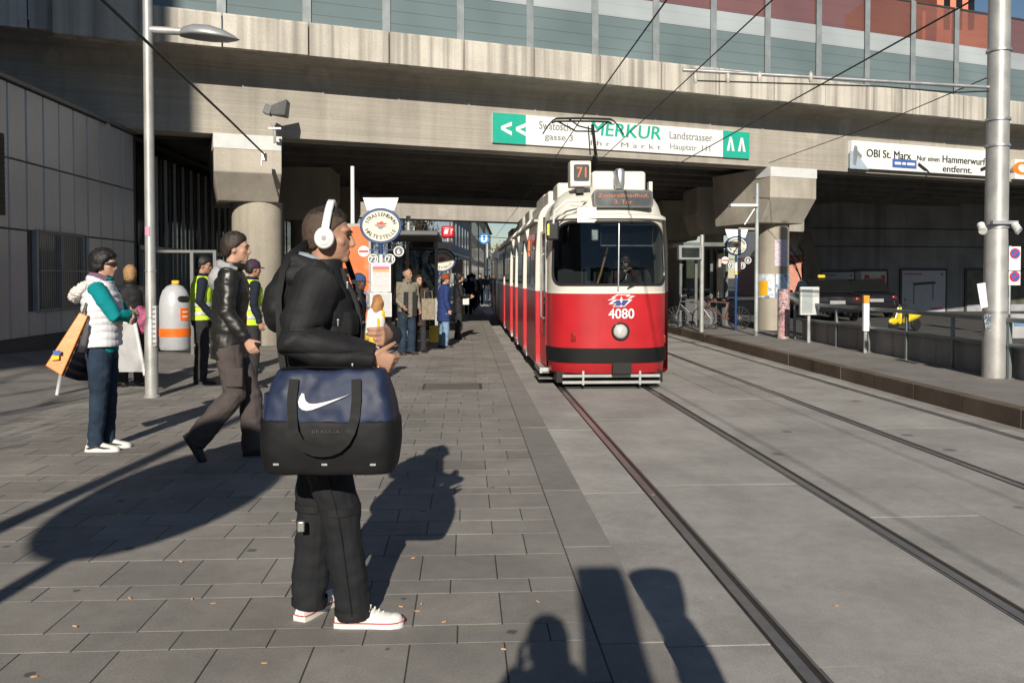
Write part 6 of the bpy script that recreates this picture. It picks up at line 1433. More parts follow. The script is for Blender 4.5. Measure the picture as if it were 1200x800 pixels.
# litter on the paving
lit = MB(); rl_ = random.Random(5)
for px, py, c in [(225, 703, 0), (250, 707, 1), (152, 702, 0), (88, 735, 0), (310, 777, 1), (470, 712, 0), (489, 716, 2), (494, 708, 0), (590, 762, 0), (630, 706, 0), (212, 659, 0), (484, 655, 0), (66, 484, 0), (708, 625, 2), (140, 603, 1), (344, 610, 1), (40, 793, 2), (765, 580, 2), (980, 710, 2), (870, 600, 2), (742, 535, 1), (520, 730, 0)]:
    q = on_z(px, py, 0 if px < 700 else TZ); a = rl_.uniform(0, 3.1); d_ = Vv(math.cos(a), math.sin(a), 0); z = .004 if px < 700 else TZ + .005
    if c == 0: lit.tube([Vv(q.x, q.y, z+.003) - d_*.010, Vv(q.x, q.y, z+.004) + d_*.010], .0032, 6, mi=0)
    else: lit.ell((q.x, q.y, z), (.016, .010, .002), 8, 5, mi=c)
o = lit.build('litter', [M('cigarette_end', (.62, .36, .2), .8), M('paper_scrap', (.65, .65, .65), .8), M('dry_leaf', (.10, .05, .025), .8)], None); tag(o, 'cigarette ends, leaves and paper scraps scattered on the ground', 'litter', kind='stuff')

# ================================================================== right platform
RP = XY(on_z(1165, 442)); rpole = thing('catenary_mast', 'thick galvanised mast at the right edge carrying the overhead wires', 'mast', RP)
b = MB(); b.lathe([(.175, 0), (.175, 1.2), (.168, 1.25), (.16, 4.0), (.15, 8.5)], (0, 0, 0), 32); b.build('shaft', pole_m, rpole)
for z in (1.0, 2.3, 3.55, 3.95, 5.0): b = MB(); b.lathe([(.15, z), (.181, z), (.181, z+.035), (.15, z+.035)], (0, 0, 0), 28, caps=False); b.build('band', steel, rpole)
za = at_y(1172, 103, RP.y).z
b = MB(); e_ = at_y(800, 82, RP.y); b.tube([(0, 0, za), (e_.x-RP.x, 0, e_.z)], .028, 10); b.build('cantilever_arm', steel, rpole)
b = MB(); b.tube([(-.1, 0, za-.05), (-.7, 0, za-.08), (-1.9, 0, za+.0), (e_.x-RP.x+.2, 0, e_.z-.16)], .012, 8); b.build('tension_wire', black, rpole)
for px in (815, 853, 890, 950): q = at_y(px, 90, RP.y); b = MB(); b.lathe([(.02, 0), (.035, .05), (.035, .12), (.015, .16)], (q.x-RP.x, 0, e_.z-.20+(q.x-e_.x)*.02), 10); b.build('insulator', M('insulator_brown', (.45,.42,.38), .4), rpole)
b = MB(); c = Vv(-.08, -.2, at_y(1175, 262, RP.y).z); b.bb(-.2, .2, -.23, -.15, c.z-.02, c.z+.03); b.build('camera_bracket', steel, rpole)
for nm, px, sx in (('camera_left', 1152, -1), ('camera_right', 1184, 1)):
    q = at_y(px, 266, RP.y-.2); b = MB(); q = q - RP; b.tube([q + Vv(-.13*sx*-1*.4, -.02, .04), q + Vv(.13*sx*.5, -.1, -.06)], .055, 14); b.tube([q + Vv(.13*sx*.4, -.085, -.05), q + Vv(.13*sx*.55, -.11, -.066)], .06, 14); b.build('security_camera', M('camera_pale', (.62, .63, .62), .4), rpole)
b = MB(); q = at_y(1150, 348, RP.y-.19) - RP; b.loft([[q + Vv(-.07, 0, .2), q + Vv(.06, 0, .22), q + Vv(.10, -.01, -.15), q + Vv(-.02, -.03, -.17)], [q + Vv(-.07, .012, .2), q + Vv(.06, .012, .22), q + Vv(.10, .0, -.15), q + Vv(-.02, -.018, -.17)]]); b.build('paper_notice', signw, rpole)
b = MB(); q = at_y(1157, 378, RP.y-.19) - RP; b.loft([[q + Vv(-.06, 0, .12), q + Vv(.06, 0, .14), q + Vv(.05, 0, -.15), q + Vv(-.03, -.02, -.12)], [q + Vv(-.06, .01, .12), q + Vv(.06, .01, .14), q + Vv(.05, .01, -.15), q + Vv(-.03, -.01, -.12)]]); b.build('torn_sticker', poster_mat('sticker_mix', [(.6,.6,.6), (.05,.06,.08), (.3,.4,.5)], 14), rpole)
# lamp with arm beside the right column
lq = XY(on_z(886, 393)); l3 = thing('platform_lamp', 'thin lamp post with flat side arm beside the right bridge column', 'lamp post', lq); zt_ = at_y(888, 215, lq.y).z; za_ = at_y(870, 241, lq.y).z; xl_ = at_y(855, 241, lq.y).x - lq.x
b = MB(); b.lathe([(.055, 0), (.05, zt_)], (0, 0, 0), 14); b.build('post', M('pale_post', (.42,.46,.46), .45, .3), l3); b = MB(); b.bb(xl_, 0, -.12, .12, za_-.04, za_+.04); b.build('lantern', white, l3, bevel=.02); b = MB(); b.tube([(0, 0, za_+.02), (xl_*.45, 0, za_-.5)], .02, 8); b.build('brace', steel, l3)
# right stop sign
stop_sign('stop_sign', 'pale oval tram stop sign on the right platform beside the tram', XY(at_y(862, 392, 24.4)), at_y(862, 288, 24.4).z, .33, .28, full=True)
# white post of the display is in display(); kiosk in the shade
ks = thing('waiting_booth', 'dark glazed waiting booth under the bridge on the right platform', 'shelter', XY(P(850, 390, 27)))
k0, k1 = P(798, 300, 27).x, P(884, 300, 27).x; k1 = min(k1, 8.4)
kf = M('booth_frame', (.14, .15, .15), .5, .3)
for x in (k0, (2*k0+k1)/3, (k0+2*k1)/3, k1): b = MB(); b.bb(x-.04, x+.04, 27.0, 27.08, 0, 2.5); b.build('post', kf, ks, world=True)
b = MB(); b.bb(k0-.2, k1+.2, 25.9, 28.2, 2.5, 2.62); b.build('roof', kf, ks, world=True)
for k in range(3):
    a = k0 + (k1-k0)*k/3 + .05; c = k0 + (k1-k0)*(k+1)/3 - .05; b = MB(); b.bb(a, c, 27.03, 27.05, .3, 2.45); b.build('pane', G('booth_glass', (.35,.38,.38), .6), ks, world=True)
    b = MB(); b.bb(a+.1, c-.25, 27.06, 27.09, .9 if k != 1 else 1.1, 2.0); b.build('poster', poster_mat('booth_poster%d' % k, [[(.10,.16,.25),(.45,.5,.55),(.05,.07,.10)], [(.55,.50,.10),(.2,.25,.1),(.5,.45,.4)], [(.12,.2,.32),(.4,.44,.5),(.6,.58,.55)]][k], 5), ks, world=True)
    b = MB(); b.bb(a, c, 26.96, 27.0, .02, .85); b.build('grille_panel', M('booth_panel', (.07,.07,.072), .6), ks, world=True)
b = MB(); b.bb(P(841, 300, 26.8).x, P(847, 300, 26.8).x, 26.7, 26.9, .9, 2.3); b.build('pale_column', M('booth_pale', (.45,.42,.36), .7), ks, world=True)
# parked bicycles by the booth
def bicycle(label, loc, rz, col):
    bk = thing('bicycle', label, 'bicycle', loc, rz, None); fm_ = M('bike_' + col[0], col[1], .4, .2); r_ = .33
    for y in (-.52, .52):
        b = MB(); ringp = [Vv(0, y + r_*math.cos(t), r_ + r_*math.sin(t)) for t in [2*math.pi*k/28 for k in range(29)]]; b.tube(ringp, .018, 6); wl_ = b.build('wheel', black, bk)
        b = MB()
        for k in range(8): t = math.pi*k/8; b.tube([Vv(0, y + r_*.97*math.cos(t), r_ + r_*.97*math.sin(t)), Vv(0, y - r_*.97*math.cos(t), r_ - r_*.97*math.sin(t))], .003, 4)
        o = b.build('spokes', steel, wl_)
    b = MB(); 
    for a, c in (((0, -.52, .33), (0, -.12, .30)), ((0, -.12, .30), (0, -.25, .85)), ((0, -.52, .33), (0, -.22, .75)), ((0, -.12, .30), (0, .38, .72)), ((0, -.23, .78), (0, .36, .82)), ((0, .52, .33), (0, .36, .92))): b.tube([a, c], .018, 8)
    b.build('frame', fm_, bk); b = MB(); b.tube([(-.28, .28, 1.0), (-.1, .38, .98), (0, .36, .93), (.1, .38, .98), (.28, .28, 1.0)], .014, 8); b.build('handlebar', steel, bk); b = MB(); b.ell((0, -.27, .89), (.08, .13, .035), 14, 8); b.build('saddle', black, bk)
    return bk
bicycle('silver bicycle parked left of the waiting booth under the bridge', XY(P(812, 383, 25.4)), R(60), ('silver', (.12, .12, .125)))
bicycle('red bicycle parked right of the waiting booth near the column', XY(P(845, 384, 25.2)), R(75), ('red', (.14, .03, .025)))
# posters stuck round the right column
def col_poster(label, a0, a1, z0, z1, mt, name='bill_poster', r_=.465):
    b = MB(); n = 10; b.loft([[cR + Vv(rr_*math.cos(a), rr_*math.sin(a), z) for rr_, z in ((r_, z0), (r_+.006, z0), (r_+.006, z1), (r_, z1))] for a in [R(a0+(a1-a0)*k/n) for k in range(n+1)]]); o = b.build(name, mt, None); tag(o, label, 'poster'); return o
zz = lambda y: at_y(907, y, cR.y-.4).z
col_poster('pale pink and blue bill pasted high on the right column', -105, -45, zz(312), zz(281), poster_mat('bill_pink', [(.42,.50,.62), (.62,.60,.64), (.52,.34,.42), (.50,.56,.66)], 13))
col_poster('bill with yellow block pasted on the left of the column', -178, -104, zz(349), zz(321), poster_mat('bill_sky', [(.55,.62,.72), (.70,.72,.74), (.12,.25,.45)], 6))
col_poster('blue and white bill pasted on the right of the column', -100, -28, zz(349), zz(321), poster_mat('bill_blue', [(.12,.25,.48), (.65,.70,.76), (.3,.42,.6)], 6))
col_poster('yellow square bill on the left of the column', -165, -128, zz(346), zz(329), M('bill_yellow', (.80, .42, .02), .5, var=.1), r_=.473)
# poster drum at the end of the railing
dq = XY(at_y(918, 395, 21.2)); dr_ = thing('poster_drum', 'short round post covered in red and white bills at the railing end', 'post', dq); b = MB(); b.lathe([(.15, 0), (.15, 1.25)], (0, 0, 0), 24); b.build('drum', poster_mat('drum_bills', [(.52,.50,.48), (.40,.10,.13), (.55,.46,.45), (.10,.10,.12)], 9, 1.2), dr_)
# pale cabinet on the railing
cq = at_y(948, 372, 19.8); cb = thing('timetable_case', 'pale upright timetable case mounted on the railing', 'case', XY(cq)); z0_, z1_2 = at_y(948, 369, 19.8).z, at_y(948, 336, 19.8).z; b = MB(); b.bb(-.23, .23, -.05, .05, z0_, z1_2); b.build('case', M('case_pale', (.55, .57, .55), .4), cb, bevel=.015); b = MB(); b.bb(-.19, .06, -.056, -.05, z0_+.05, z1_2-.05); b.build('sheet', M('case_sheet', (.36,.40,.40), .3), cb); b = MB(); b.bb(-.03, .03, .0, .05, 0, z0_); b.build('stem', steel, cb)
# white marker post with orange top
mq = XY(on_z(1012, 413)) + Vv(.0, -.08, 0); mk_ = thing('marker_post', 'white marker post with orange top standing at the railing', 'post', mq); zo = at_y(1012, 346, mq.y).z; b = MB(); b.bb(-.06, .06, -.04, .04, at_y(1012, 388, mq.y).z, zo-.16); b.build('body', signw, mk_, bevel=.01); b = MB(); b.bb(-.06, .06, -.04, .04, zo-.157, zo); b.build('top', M('marker_orange', (.8, .3, .02), .5), mk_, bevel=.01); b = MB(); b.bb(-.03, .03, .0, .04, 0, at_y(1012, 388, mq.y).z); b.build('stem', steel, mk_)
# no stopping signs and concrete foot
sq = XY(at_y(1182, 392, 22)); n2 = thing('no_stopping_sign', 'two round no stopping signs on a grey post behind the mast', 'sign', sq); b = MB(); b.lathe([(.035, 0), (.035, at_y(1182, 288, 22).z)], (0, 0, 0), 12); b.build('post', steel, n2)
for y0, y1, cy_ in ((289, 317, 297), (318, 334, 324)):
    za_, zb_ = at_y(1185, y0, 22).z, at_y(1185, y1, 22).z; zc_ = at_y(1185, cy_, 22).z; b = MB(); b.bb(-.06, .26, -.06, -.03, zb_, za_); pl = b.build('plate', M('plate_white', (.75,.75,.74), .4), n2)
    b = MB(); b.lathe([(0, -.07), (.14, -.07), (.14, -.061), (0, -.061)], (.10, 0, zc_), 24, axis='y'); b.build('red_ring', M('sign_signal_red', (.6, .02, .02), .4), pl); b = MB(); b.lathe([(0, -.076), (.11, -.076), (.11, -.07), (0, -.07)], (.10, 0, zc_), 24, axis='y'); b.build('blue_disc', M('sign_signal_blue', (.03, .12, .45), .4), pl)
    b = MB(); b.box((.10, -.079, zc_), (.035, .005, .24), rot=Matrix.Rotation(R(45), 3, 'Y')); b.build('slash', M('sign_signal_red', (.6,.02,.02), .4), pl)
for lab, px, Y, w_, h2, cc in (('pale grey concrete block with blue notice behind the mast', 1189, 21, .5, .62, (.42,.42,.42)), ('squat brown concrete block beside the mast', 1172, 22.5, .3, .5, (.20,.18,.15))):
    q = XY(at_y(px, 400, Y)); cbk = thing('concrete_block', lab, 'block', q); b = MB(); b.loft([[Vv(x*k, y*k, z) for x, y in ((-w_/2, -.2), (w_/2, -.2), (w_/2, .2), (-w_/2, .2))] for k, z in ((1.08, 0), (1.08, .06), (.92, h2))]); b.build('block', concrete_mat('block_%d' % px, cc, streak=.15), cbk, bevel=.02)
    if px == 1189: b = MB(); b.bb(-.16, .16, -.215, -.20, .32, .52); b.build('notice', M('notice_blue', (.15,.28,.5), .5), cbk)

# ================================================================== wires
wm_ = M('wire_black', (.02, .02, .02), .5)
def wire(label, pts, r_=.012, name='overhead_wire'):
    b = MB(); b.tube(pts, r_, 6); o = b.build(name, wm_, None); tag(o, label, 'wire'); return o
WZ = 4.49
wire('contact wire above the left track running from pantograph to the camera', [(cxr-.12, -12, WZ+.25), (cxr-.12, 2, WZ+.08), (cxr-.12, 15.7, WZ+.03), (cxr-.12, 21, WZ-.06), (cxr-.12, 60, WZ-.06)], .011)
wire('contact wire above the empty right track', [((RX[2]+RX[3])/2, -12, WZ+.2), ((RX[2]+RX[3])/2, 2, WZ+.05), ((RX[2]+RX[3])/2, 21, WZ-.06), ((RX[2]+RX[3])/2, 60, WZ-.06)], .011)
wire('feeder wire sloping from the right mast to the girder', [at_y(1169, 86, RP.y), at_y(1035, 143, 18), at_y(901, 191, 22.6)], .009, 'span_wire')
wire('thick cable from the left pier cap up across the lamp post', [P(310, 181, 18.4), P(268, 140, 15.5), P(210, 85, 12.5), P(120, 0, 9.0), Vv(-4.2, 5, 6.6)], .020, 'span_cable')
wire('feeder wire between the two contact wires above the sign', [(3.35, -12, WZ+.3), (3.35, 5, WZ+.12), (3.35, 22.4, WZ-.05)], .009)
b = MB(); q = P(309, 182, 18.4); b.box(q + Vv(.0, .05, -.03), (.07, .2, .16)); b.tube([q + Vv(-.04, 0, -.05), q + Vv(-.05, 0, -.22)], .018, 6); o = b.build('cable_anchor', steel, None); tag(o, 'small metal cable anchor on the left pier cap', 'anchor')
for px, py, Y in ((632, 157, 17.5),):
    pass
# objects behind the viewpoint that throw the shadows on the platform
ck = thing('shadow_oval', 'unseen oval shape on a pole behind the viewer, added for its shadow', 'shadow caster', (-2.73, -.6, 0)); b = MB(); b.lathe([(.06, 0), (.06, 3.0)], (0, 0, 0), 16); b.build('pole', blue, ck); b = MB(); b.loft([[Vv(.62*math.cos(t), y, 3.28 + .72*math.sin(t)) for t in [2*math.pi*k/40 for k in range(40)]] for y in (-.12, .12)]); b.build('face', creamw, ck)  # plain oval on a pole, added out of view to cast the oval shadow
lp2 = thing('street_lamp', 'second lamp post standing behind the viewer on the left', 'lamp post', (-3.5, -1.0, 0)); b = MB(); b.lathe([(.09, 0), (.075, 5.4)], (0, 0, 0), 20); b.build('post', pole_m, lp2)
pi_ = thing('shadow_pillar', 'unseen narrow grey shape behind the viewer, added for its shadow', 'pillar', (.16, -1.25, 0)); b = MB(); b.loft([[Vv(x*k, y, z) for x, y in ((-.2, -.1), (.2, -.1), (.2, .1), (-.2, .1))] for k, z in ((.85, 0), (.8, 1.7), (.62, 2.2), (.6, 2.66))]); b.build('body', bing, pi_, bevel=.02)  # unseen box shape, added only to cast the flat-topped shadow
# ================================================================== courtyard on the right
wallm = concrete_mat('abutment_concrete', (.25, .26, .27), streak=.2)
aw = thing('abutment_wall', 'grey concrete wall with billboards at the back of the courtyard', 'wall', (20, 33, 0))
b = MB(); b.loft([[Vv(15.2, 37, 0), Vv(36, 39.3, 0), Vv(36, 39.9, 0), Vv(15.2, 37.6, 0)], [Vv(15.2, 37, 5.55), Vv(36, 39.3, 5.55), Vv(36, 39.9, 5.55), Vv(15.2, 37.6, 5.55)]]); b.build('wall', wallm, aw, world=True)
for z in (2.9, 3.7): b = MB(); b.loft([[Vv(15.22, 36.96, z), Vv(35, 39.15, z), Vv(35, 39.15, z+.035), Vv(15.22, 36.96, z+.035)], [Vv(15.22, 37.03, z), Vv(35, 39.22, z), Vv(35, 39.22, z+.035), Vv(15.22, 37.03, z+.035)]]); b.build('cable', wm_, aw, world=True)
b = MB(); b.loft([[Vv(15.18, y, z) for y, z in ((36.9, 0), (34.5, 0), (36.9, 3.6))], [Vv(14.9, y, z) for y, z in ((36.9, 0), (34.5, 0), (36.9, 3.6))]]); b.build('sun_band_wedge', colm_m, aw, world=True)  # added pale wedge in place of a diagonal band of sunlight
WP0, WN = Vv(15.2, 37, 0), Vv(2.3, -20.4, 0).normalized()
WU = Vv(20.4, 2.3, 0).normalized()
def board(label, px0, py0, px1, py1, mt):
    a = on_plane(px0, py0, WP0, WN); c = on_plane(px1, py1, WP0, WN); bo = thing('billboard', label, 'billboard', XY(a)); L_ = (c-a).dot(WU); z0, z1 = c.z, a.z; o_ = XY(a)
    b = MB(); b.prism([(-.1, z0-.1), (L_+.1, z0-.1), (L_+.1, z1+.1), (-.1, z1+.1)], o_ + WN*.01, WU, UP, WN, .07); b.build('frame', M('billboard_frame', (.04,.042,.045), .5), bo, world=True)
    b = MB(); b.prism([(0, z0), (L_, z0), (L_, z1), (0, z1)], o_ + WN*.085, WU, UP, WN, .005); b.build('sheet', mt, bo, world=True); return bo, o_, L_, z0, z1
pw1 = M('billboard_pale', (.44, .46, .52), .5, var=.06)
def rect(bo, o_, x0, x1, z0, z1, mt, name, off=.094):
    b = MB(); b.prism([(x0, z0), (x1, z0), (x1, z1), (x0, z1)], o_ + WN*off, WU, UP, WN, .004); b.build(name, mt, bo, world=True, smooth=0)
def shelter_drawing(bo, o_, L_, z0, z1):
    H = z1-z0; dk = M('drawing_dark', (.06,.06,.065), .6); rd = M('drawing_red', (.45,.12,.14), .6)
    b = MB(); b.prism([(L_*.22, z0+H*.70), (L_*.75, z0+H*.74), (L_*.78, z0+H*.68), (L_*.28, z0+H*.64)], o_ + WN*.094, WU, UP, WN, .004); b.build('drawn_roof', dk, bo, world=True, smooth=0)
    for x, a, c in ((.26, .2, .65), (.70, .3, .68)): rect(bo, o_, L_*x, L_*x+.04, z0+H*a, z0+H*c, dk, 'drawn_post')
    rect(bo, o_, L_*.05, L_*.45, z0+H*.90, z0+H*.935, rd, 'red_line'); rect(bo, o_, L_*.66, L_*.95, z0+H*.06, z0+H*.10, rd, 'red_line'); rect(bo, o_, L_*.88, L_*.94, z0+H*.88, z0+H*.94, rd, 'red_mark')
r1 = board('pale billboard with shelter drawing left of the detergent billboard', 962, 319, 999, 360, pw1); shelter_drawing(*r1)
r2 = board('green and red detergent billboard on the courtyard wall', 1001, 318, 1037, 361, M('billboard_white', (.55,.56,.56), .5)); bo, o_, L_, z0, z1 = r2; H = z1-z0
rect(bo, o_, 0, L_*.18, z0, z1, poster_mat('bill_collage', [(.08,.09,.08), (.3,.3,.25), (.12,.14,.16)], 4), 'collage')
b = MB(); b.prism([(L_*.22, z0+H*.02), (L_*.97, z0+H*.02), (L_*.97, z0+H*.42), (L_*.6, z0+H*.5), (L_*.22, z0+H*.44)], o_ + WN*.094, WU, UP, WN, .003); b.build('green_field', M('bill_green', (.03,.16,.04), .5), bo, world=True, smooth=0)
b = MB(); b.prism([(L_*.22, z0+H*.46), (L_*.97, z0+H*.44), (L_*.97, z0+H*.58), (L_*.22, z0+H*.6)], o_ + WN*.099, WU, UP, WN, .003); b.build('red_band', M('bill_red', (.50,.02,.02), .5), bo, world=True, smooth=0)
rect(bo, o_, L_*.53, L_*.62, z0+H*.02, z0+H*.46, M('bill_red', (.50,.02,.02), .5), 'red_stem', .103)
b = MB(); text(b, 'Persil', o_ + WU*(L_*.62) + UP*(z0+H*.75) + WN*.1, WU, UP, width=L_*.62, height=H*.30, bold=.05); o = b.build('lettering', M('bill_red', (.50,.02,.02), .5), bo, world=True, smooth=0); o['kind'] = 'stuff'
r3 = board('large pale billboard with shelter drawing in the middle of the wall', 1056, 317, 1106, 365, pw1); shelter_drawing(*r3)
r4 = board('dark landscape billboard at the right behind the mast', 1132, 317, 1215, 366, poster_mat('bill_dark_land', [(.05,.055,.045), (.12,.115,.08), (.03,.035,.035)], 1.5)); bo, o_, L_, z0, z1 = r4; rect(bo, o_, 0, L_, z0, z0+(z1-z0)*.2, M('bill_footer', (.32,.33,.36), .5), 'footer')
# surveillance lamp under the bridge at the rear
# cars
plate_g = M('plate_grey', (.3, .3, .3), .5)
def car(label, loc, rz, col, name):
    cr = thing('parked_car', label, 'car', loc, rz, 'cars parked in the courtyard'); pm = M('car_' + name, col, .14, .0, var=.05, spec=.35)
    W_ = .86; prof_ = [(-2.05, .35), (-2.1, .62), (-1.95, .86), (-1.2, .95), (-.85, .98), (.75, 1.0), (1.6, .97), (2.0, .88), (2.08, .6), (2.02, .32)]
    b = MB(); rg = []
    for x, k in ((-W_, .94), (-W_*.97, 1), (0, 1.015), (W_*.97, 1), (W_, .94)): rg.append([Vv(x, y*(.98 if abs(x) == W_ else 1), .25 + (z-.25)*k) for y, z in prof_])
    b.loft(rg); body_ = b.build('body', pm, cr, smooth=50, bevel=.03)
    b = MB(); gp_ = [(-.95, .96), (-.35, 1.40), (.0, 1.46), (.9, 1.44), (1.55, 1.0)]
    b.loft([[Vv(x*k, y*(.93 if k < 1 else 1), .96 + (z-.96)*1) for y, z in gp_] for x, k in ((-W_*.90, 1), (-W_*.78, 1), (W_*.78, 1), (W_*.90, 1))]); 
    b.build('cabin_glass', dglass, cr, smooth=30, bevel=.05)
    b = MB(); b.loft([[Vv(x, y, z+.008) for y, z in ((-.32, 1.41), (.0, 1.47), (.88, 1.45))] + [Vv(x, y, z-.03) for y, z in ((.88, 1.45), (.0, 1.47), (-.32, 1.41))] for x in (-W_*.76, W_*.76)]); b.build('roof', pm, cr, smooth=50)
    for sx in (-1, 1):
        for y in (-1.28, 1.28):
            b = MB(); b.lathe([(.2, -.1), (.30, -.1), (.32, -.06), (.32, .08), (.2, .09)], (sx*(W_-.08), y, .32), 24, axis='x'); wl_ = b.build('wheel', black, cr); b = MB(); b.lathe([(0, -.105), (.19, -.105), (.19, .095), (0, .095)], (sx*(W_-.08), y, .32), 18, axis='x'); b.build('rim', alu, wl_)
        b = MB(); b.ell((sx*.62, -2.0, .72), (.17, .08, .08), 12, 8); b.build('headlight', white, cr); b = MB(); b.ell((sx*.68, 2.02, .78), (.12, .05, .09), 12, 8); b.build('tail_light', M('tail_red', (.12,.006,.006), .3), cr)
        b = MB(); b.box((sx*(W_+.06), -.75, 1.02), (.14, .09, .1)); b.build('mirror', pm, cr, bevel=.03)
    b = MB(); b.bb(-.26, .26, -2.125, -2.09, .42, .54); b.build('number_plate', plate_g, cr); b = MB(); b.bb(-.26, .26, 2.07, 2.10, .62, .74); b.build('number_plate', plate_g, cr)
    return cr
c1 = car('black estate car parked nearest the column in the courtyard', XY(P(962, 372, 31)), R(172), (.012, .012, .014), 'black')
c2 = car('dark car parked in front of the billboards showing its tail lights', XY(P(1002, 376, 33.5)), R(176), (.014, .013, .018), 'dark')
b = MB(); b.box((0, 0, 0), (.28, .12, .12)); q = c1.location + Vv(0, 0, 1.58); o = b.build('taxi_light', M('taxi_yellow', (.75, .5, .03), .4), None, bevel=.04); o.location = q; tag(o, 'yellow roof light on the black estate car', 'light')
# yellow scooter
sc_ = thing('scooter', 'yellow motor scooter parked in the courtyard behind the railing', 'scooter', XY(on_z(1060, 388)), R(112)); sc_.scale = (.74,)*3; ym = M('scooter_yellow', (.72, .55, .02), .3, coat=.5)
for y in (-.62, .60):
    b = MB(); b.lathe([(.12, -.05), (.22, -.055), (.25, 0), (.22, .055), (.12, .05)], (0, y, .25), 28, axis='x'); wl_ = b.build('wheel', black, sc_); b = MB(); b.lathe([(0, -.045), (.13, -.045), (.13, .045), (0, .045)], (0, y, .25), 16, axis='x'); b.build('rim', alu, wl_)
b = MB(); b.loft([[Vv(x, y, z) for x in (0,) for y, z in ()] or [Vv(wx*math.cos(t), y + .02*math.sin(t), z + hz*math.sin(t)) for t in [2*math.pi*k/16 for k in range(16)]] for y, z, wx, hz in ((-.86, .66, .05, .04), (-.75, .64, .14, .10), (-.5, .58, .17, .16), (-.2, .52, .16, .18), (-.02, .40, .14, .10))]); b.build('tail_body', ym, sc_)
b = MB(); b.loft([[Vv(x*.15, y, z) for x, y, z in ((-1, -.05, .26), (1, -.05, .26), (1, .36, .26), (-1, .36, .26))], [Vv(x*.15, y, z) for x, y, z in ((-1, -.05, .32), (1, -.05, .32), (1, .36, .32), (-1, .36, .32))]]); b.build('footboard', blackp, sc_)
b = MB(); b.loft([[Vv(wx*math.cos(t), y + .05*math.sin(t), z) for t in [2*math.pi*k/16 for k in range(16)]] for y, z, wx in ((.34, .30, .14), (.38, .55, .19), (.36, .80, .17), (.30, .95, .10))]); b.build('leg_shield', ym, sc_)
b = MB(); b.ell((0, .62, .40), (.10, .24, .14), 16, 10); b.build('front_mudguard', ym, sc_); b = MB(); b.tube([(0, .60, .28), (0, .42, .75), (0, .34, 1.0)], .035, 10); b.build('fork', steel, sc_)
b = MB(); b.ell((0, -.42, .76), (.15, .36, .07), 16, 10); b.build('seat', black, sc_); b = MB(); b.tube([(-.33, .22, 1.0), (-.12, .32, 1.02), (.12, .32, 1.02), (.33, .22, 1.0)], .02, 8); b.ell((0, .34, 1.0), (.11, .08, .08), 12, 8); b.build('handlebar', blackp, sc_)
for sx in (-1, 1): b = MB(); b.tube([(.2*sx, .3, 1.02), (.26*sx, .3, 1.2)], .008, 6); b.ell((.27*sx, .3, 1.24), (.06, .015, .045), 10, 6); b.build('mirror', blackp, sc_)
# white and pink house beyond, with bare tree
hs = thing('pink_house', 'white and pink house glimpsed beyond the right column', 'building', (24, 62, 0)); hx0, hx1 = P(915, 300, 62).x, P(975, 300, 62).x
b = MB(); b.bb(hx0, hx1, 62, 72, 3.2, 16); b.build('upper_wall', M('house_white', (.72,.70,.66), .85), hs, world=True); b = MB(); b.bb(hx0, hx1, 61.95, 72, 0, 3.19); b.build('lower_wall', M('house_pink', (.52,.24,.17), .85), hs, world=True)
for k in range(2):
    for j in range(3): b = MB(); x = hx0 + 1.7 + k*1.6; b.bb(x, x+.8, 61.9, 62.02, 4.1+j*2.6, 5.6+j*2.6); w_o = b.build('window', M('window_white', (.6,.6,.58), .6), hs, world=True); b = MB(); b.bb(x+.1, x+.7, 61.88, 61.9, 4.2+j*2.6, 5.5+j*2.6); b.build('pane', dglass, w_o, world=True)
def bare_tree(label, loc, h, seed, rad=.11, spread=.55, levels=4, nbr=3, name='bare_tree', mt=None):
    t = thing(name, label, 'tree', loc); rr = random.Random(seed); br_ = MB(); tk = MB(); mt = mt or M('bark_dark', (.045, .036, .03), .9)
    def grow(p, d, ln, r_, lev, mb):
        pts = [p]; rad_ = [r_]; q = p; dd = d.copy(); n = 4
        for k in range(n):
            dd = (dd + Vv(rr.gauss(0, .09), rr.gauss(0, .09), rr.gauss(.02, .05))).normalized(); q = q + dd*ln/n; pts.append(q); rad_.append(r_*(1 - .45*(k+1)/n))
        mb.tube(pts, rad_, 6 if lev > 1 else 4)
        if lev <= 0: return
        for k in range(nbr + (1 if rr.random() < .5 else 0)):
            f = rr.uniform(.45, 1.0); i = min(n, max(1, round(f*n))); az = rr.uniform(0, 6.283); dv = (dd + Vv(math.cos(az), math.sin(az), .25)*spread*rr.uniform(.6, 1.3)).normalized()
            grow(pts[i], dv, ln*rr.uniform(.55, .78), rad_[i]*.68, lev-1, br_)
    grow(Vv(0, 0, 0), Vv(0, 0, 1), h*.42, rad, levels, tk)
    tk.build('trunk', mt, t); o = br_.build('crown', mt, t); return t
bare_tree('small bare tree in front of the pink house beyond the column', XY(P(941, 372, 46)), 5.2, 4, .10, .6, 5, 3)
bare_tree('bare street tree behind the viewer on the left', Vv(-7.0, -1.8, 0), 9.0, 8, .13, .6, 4, 3)
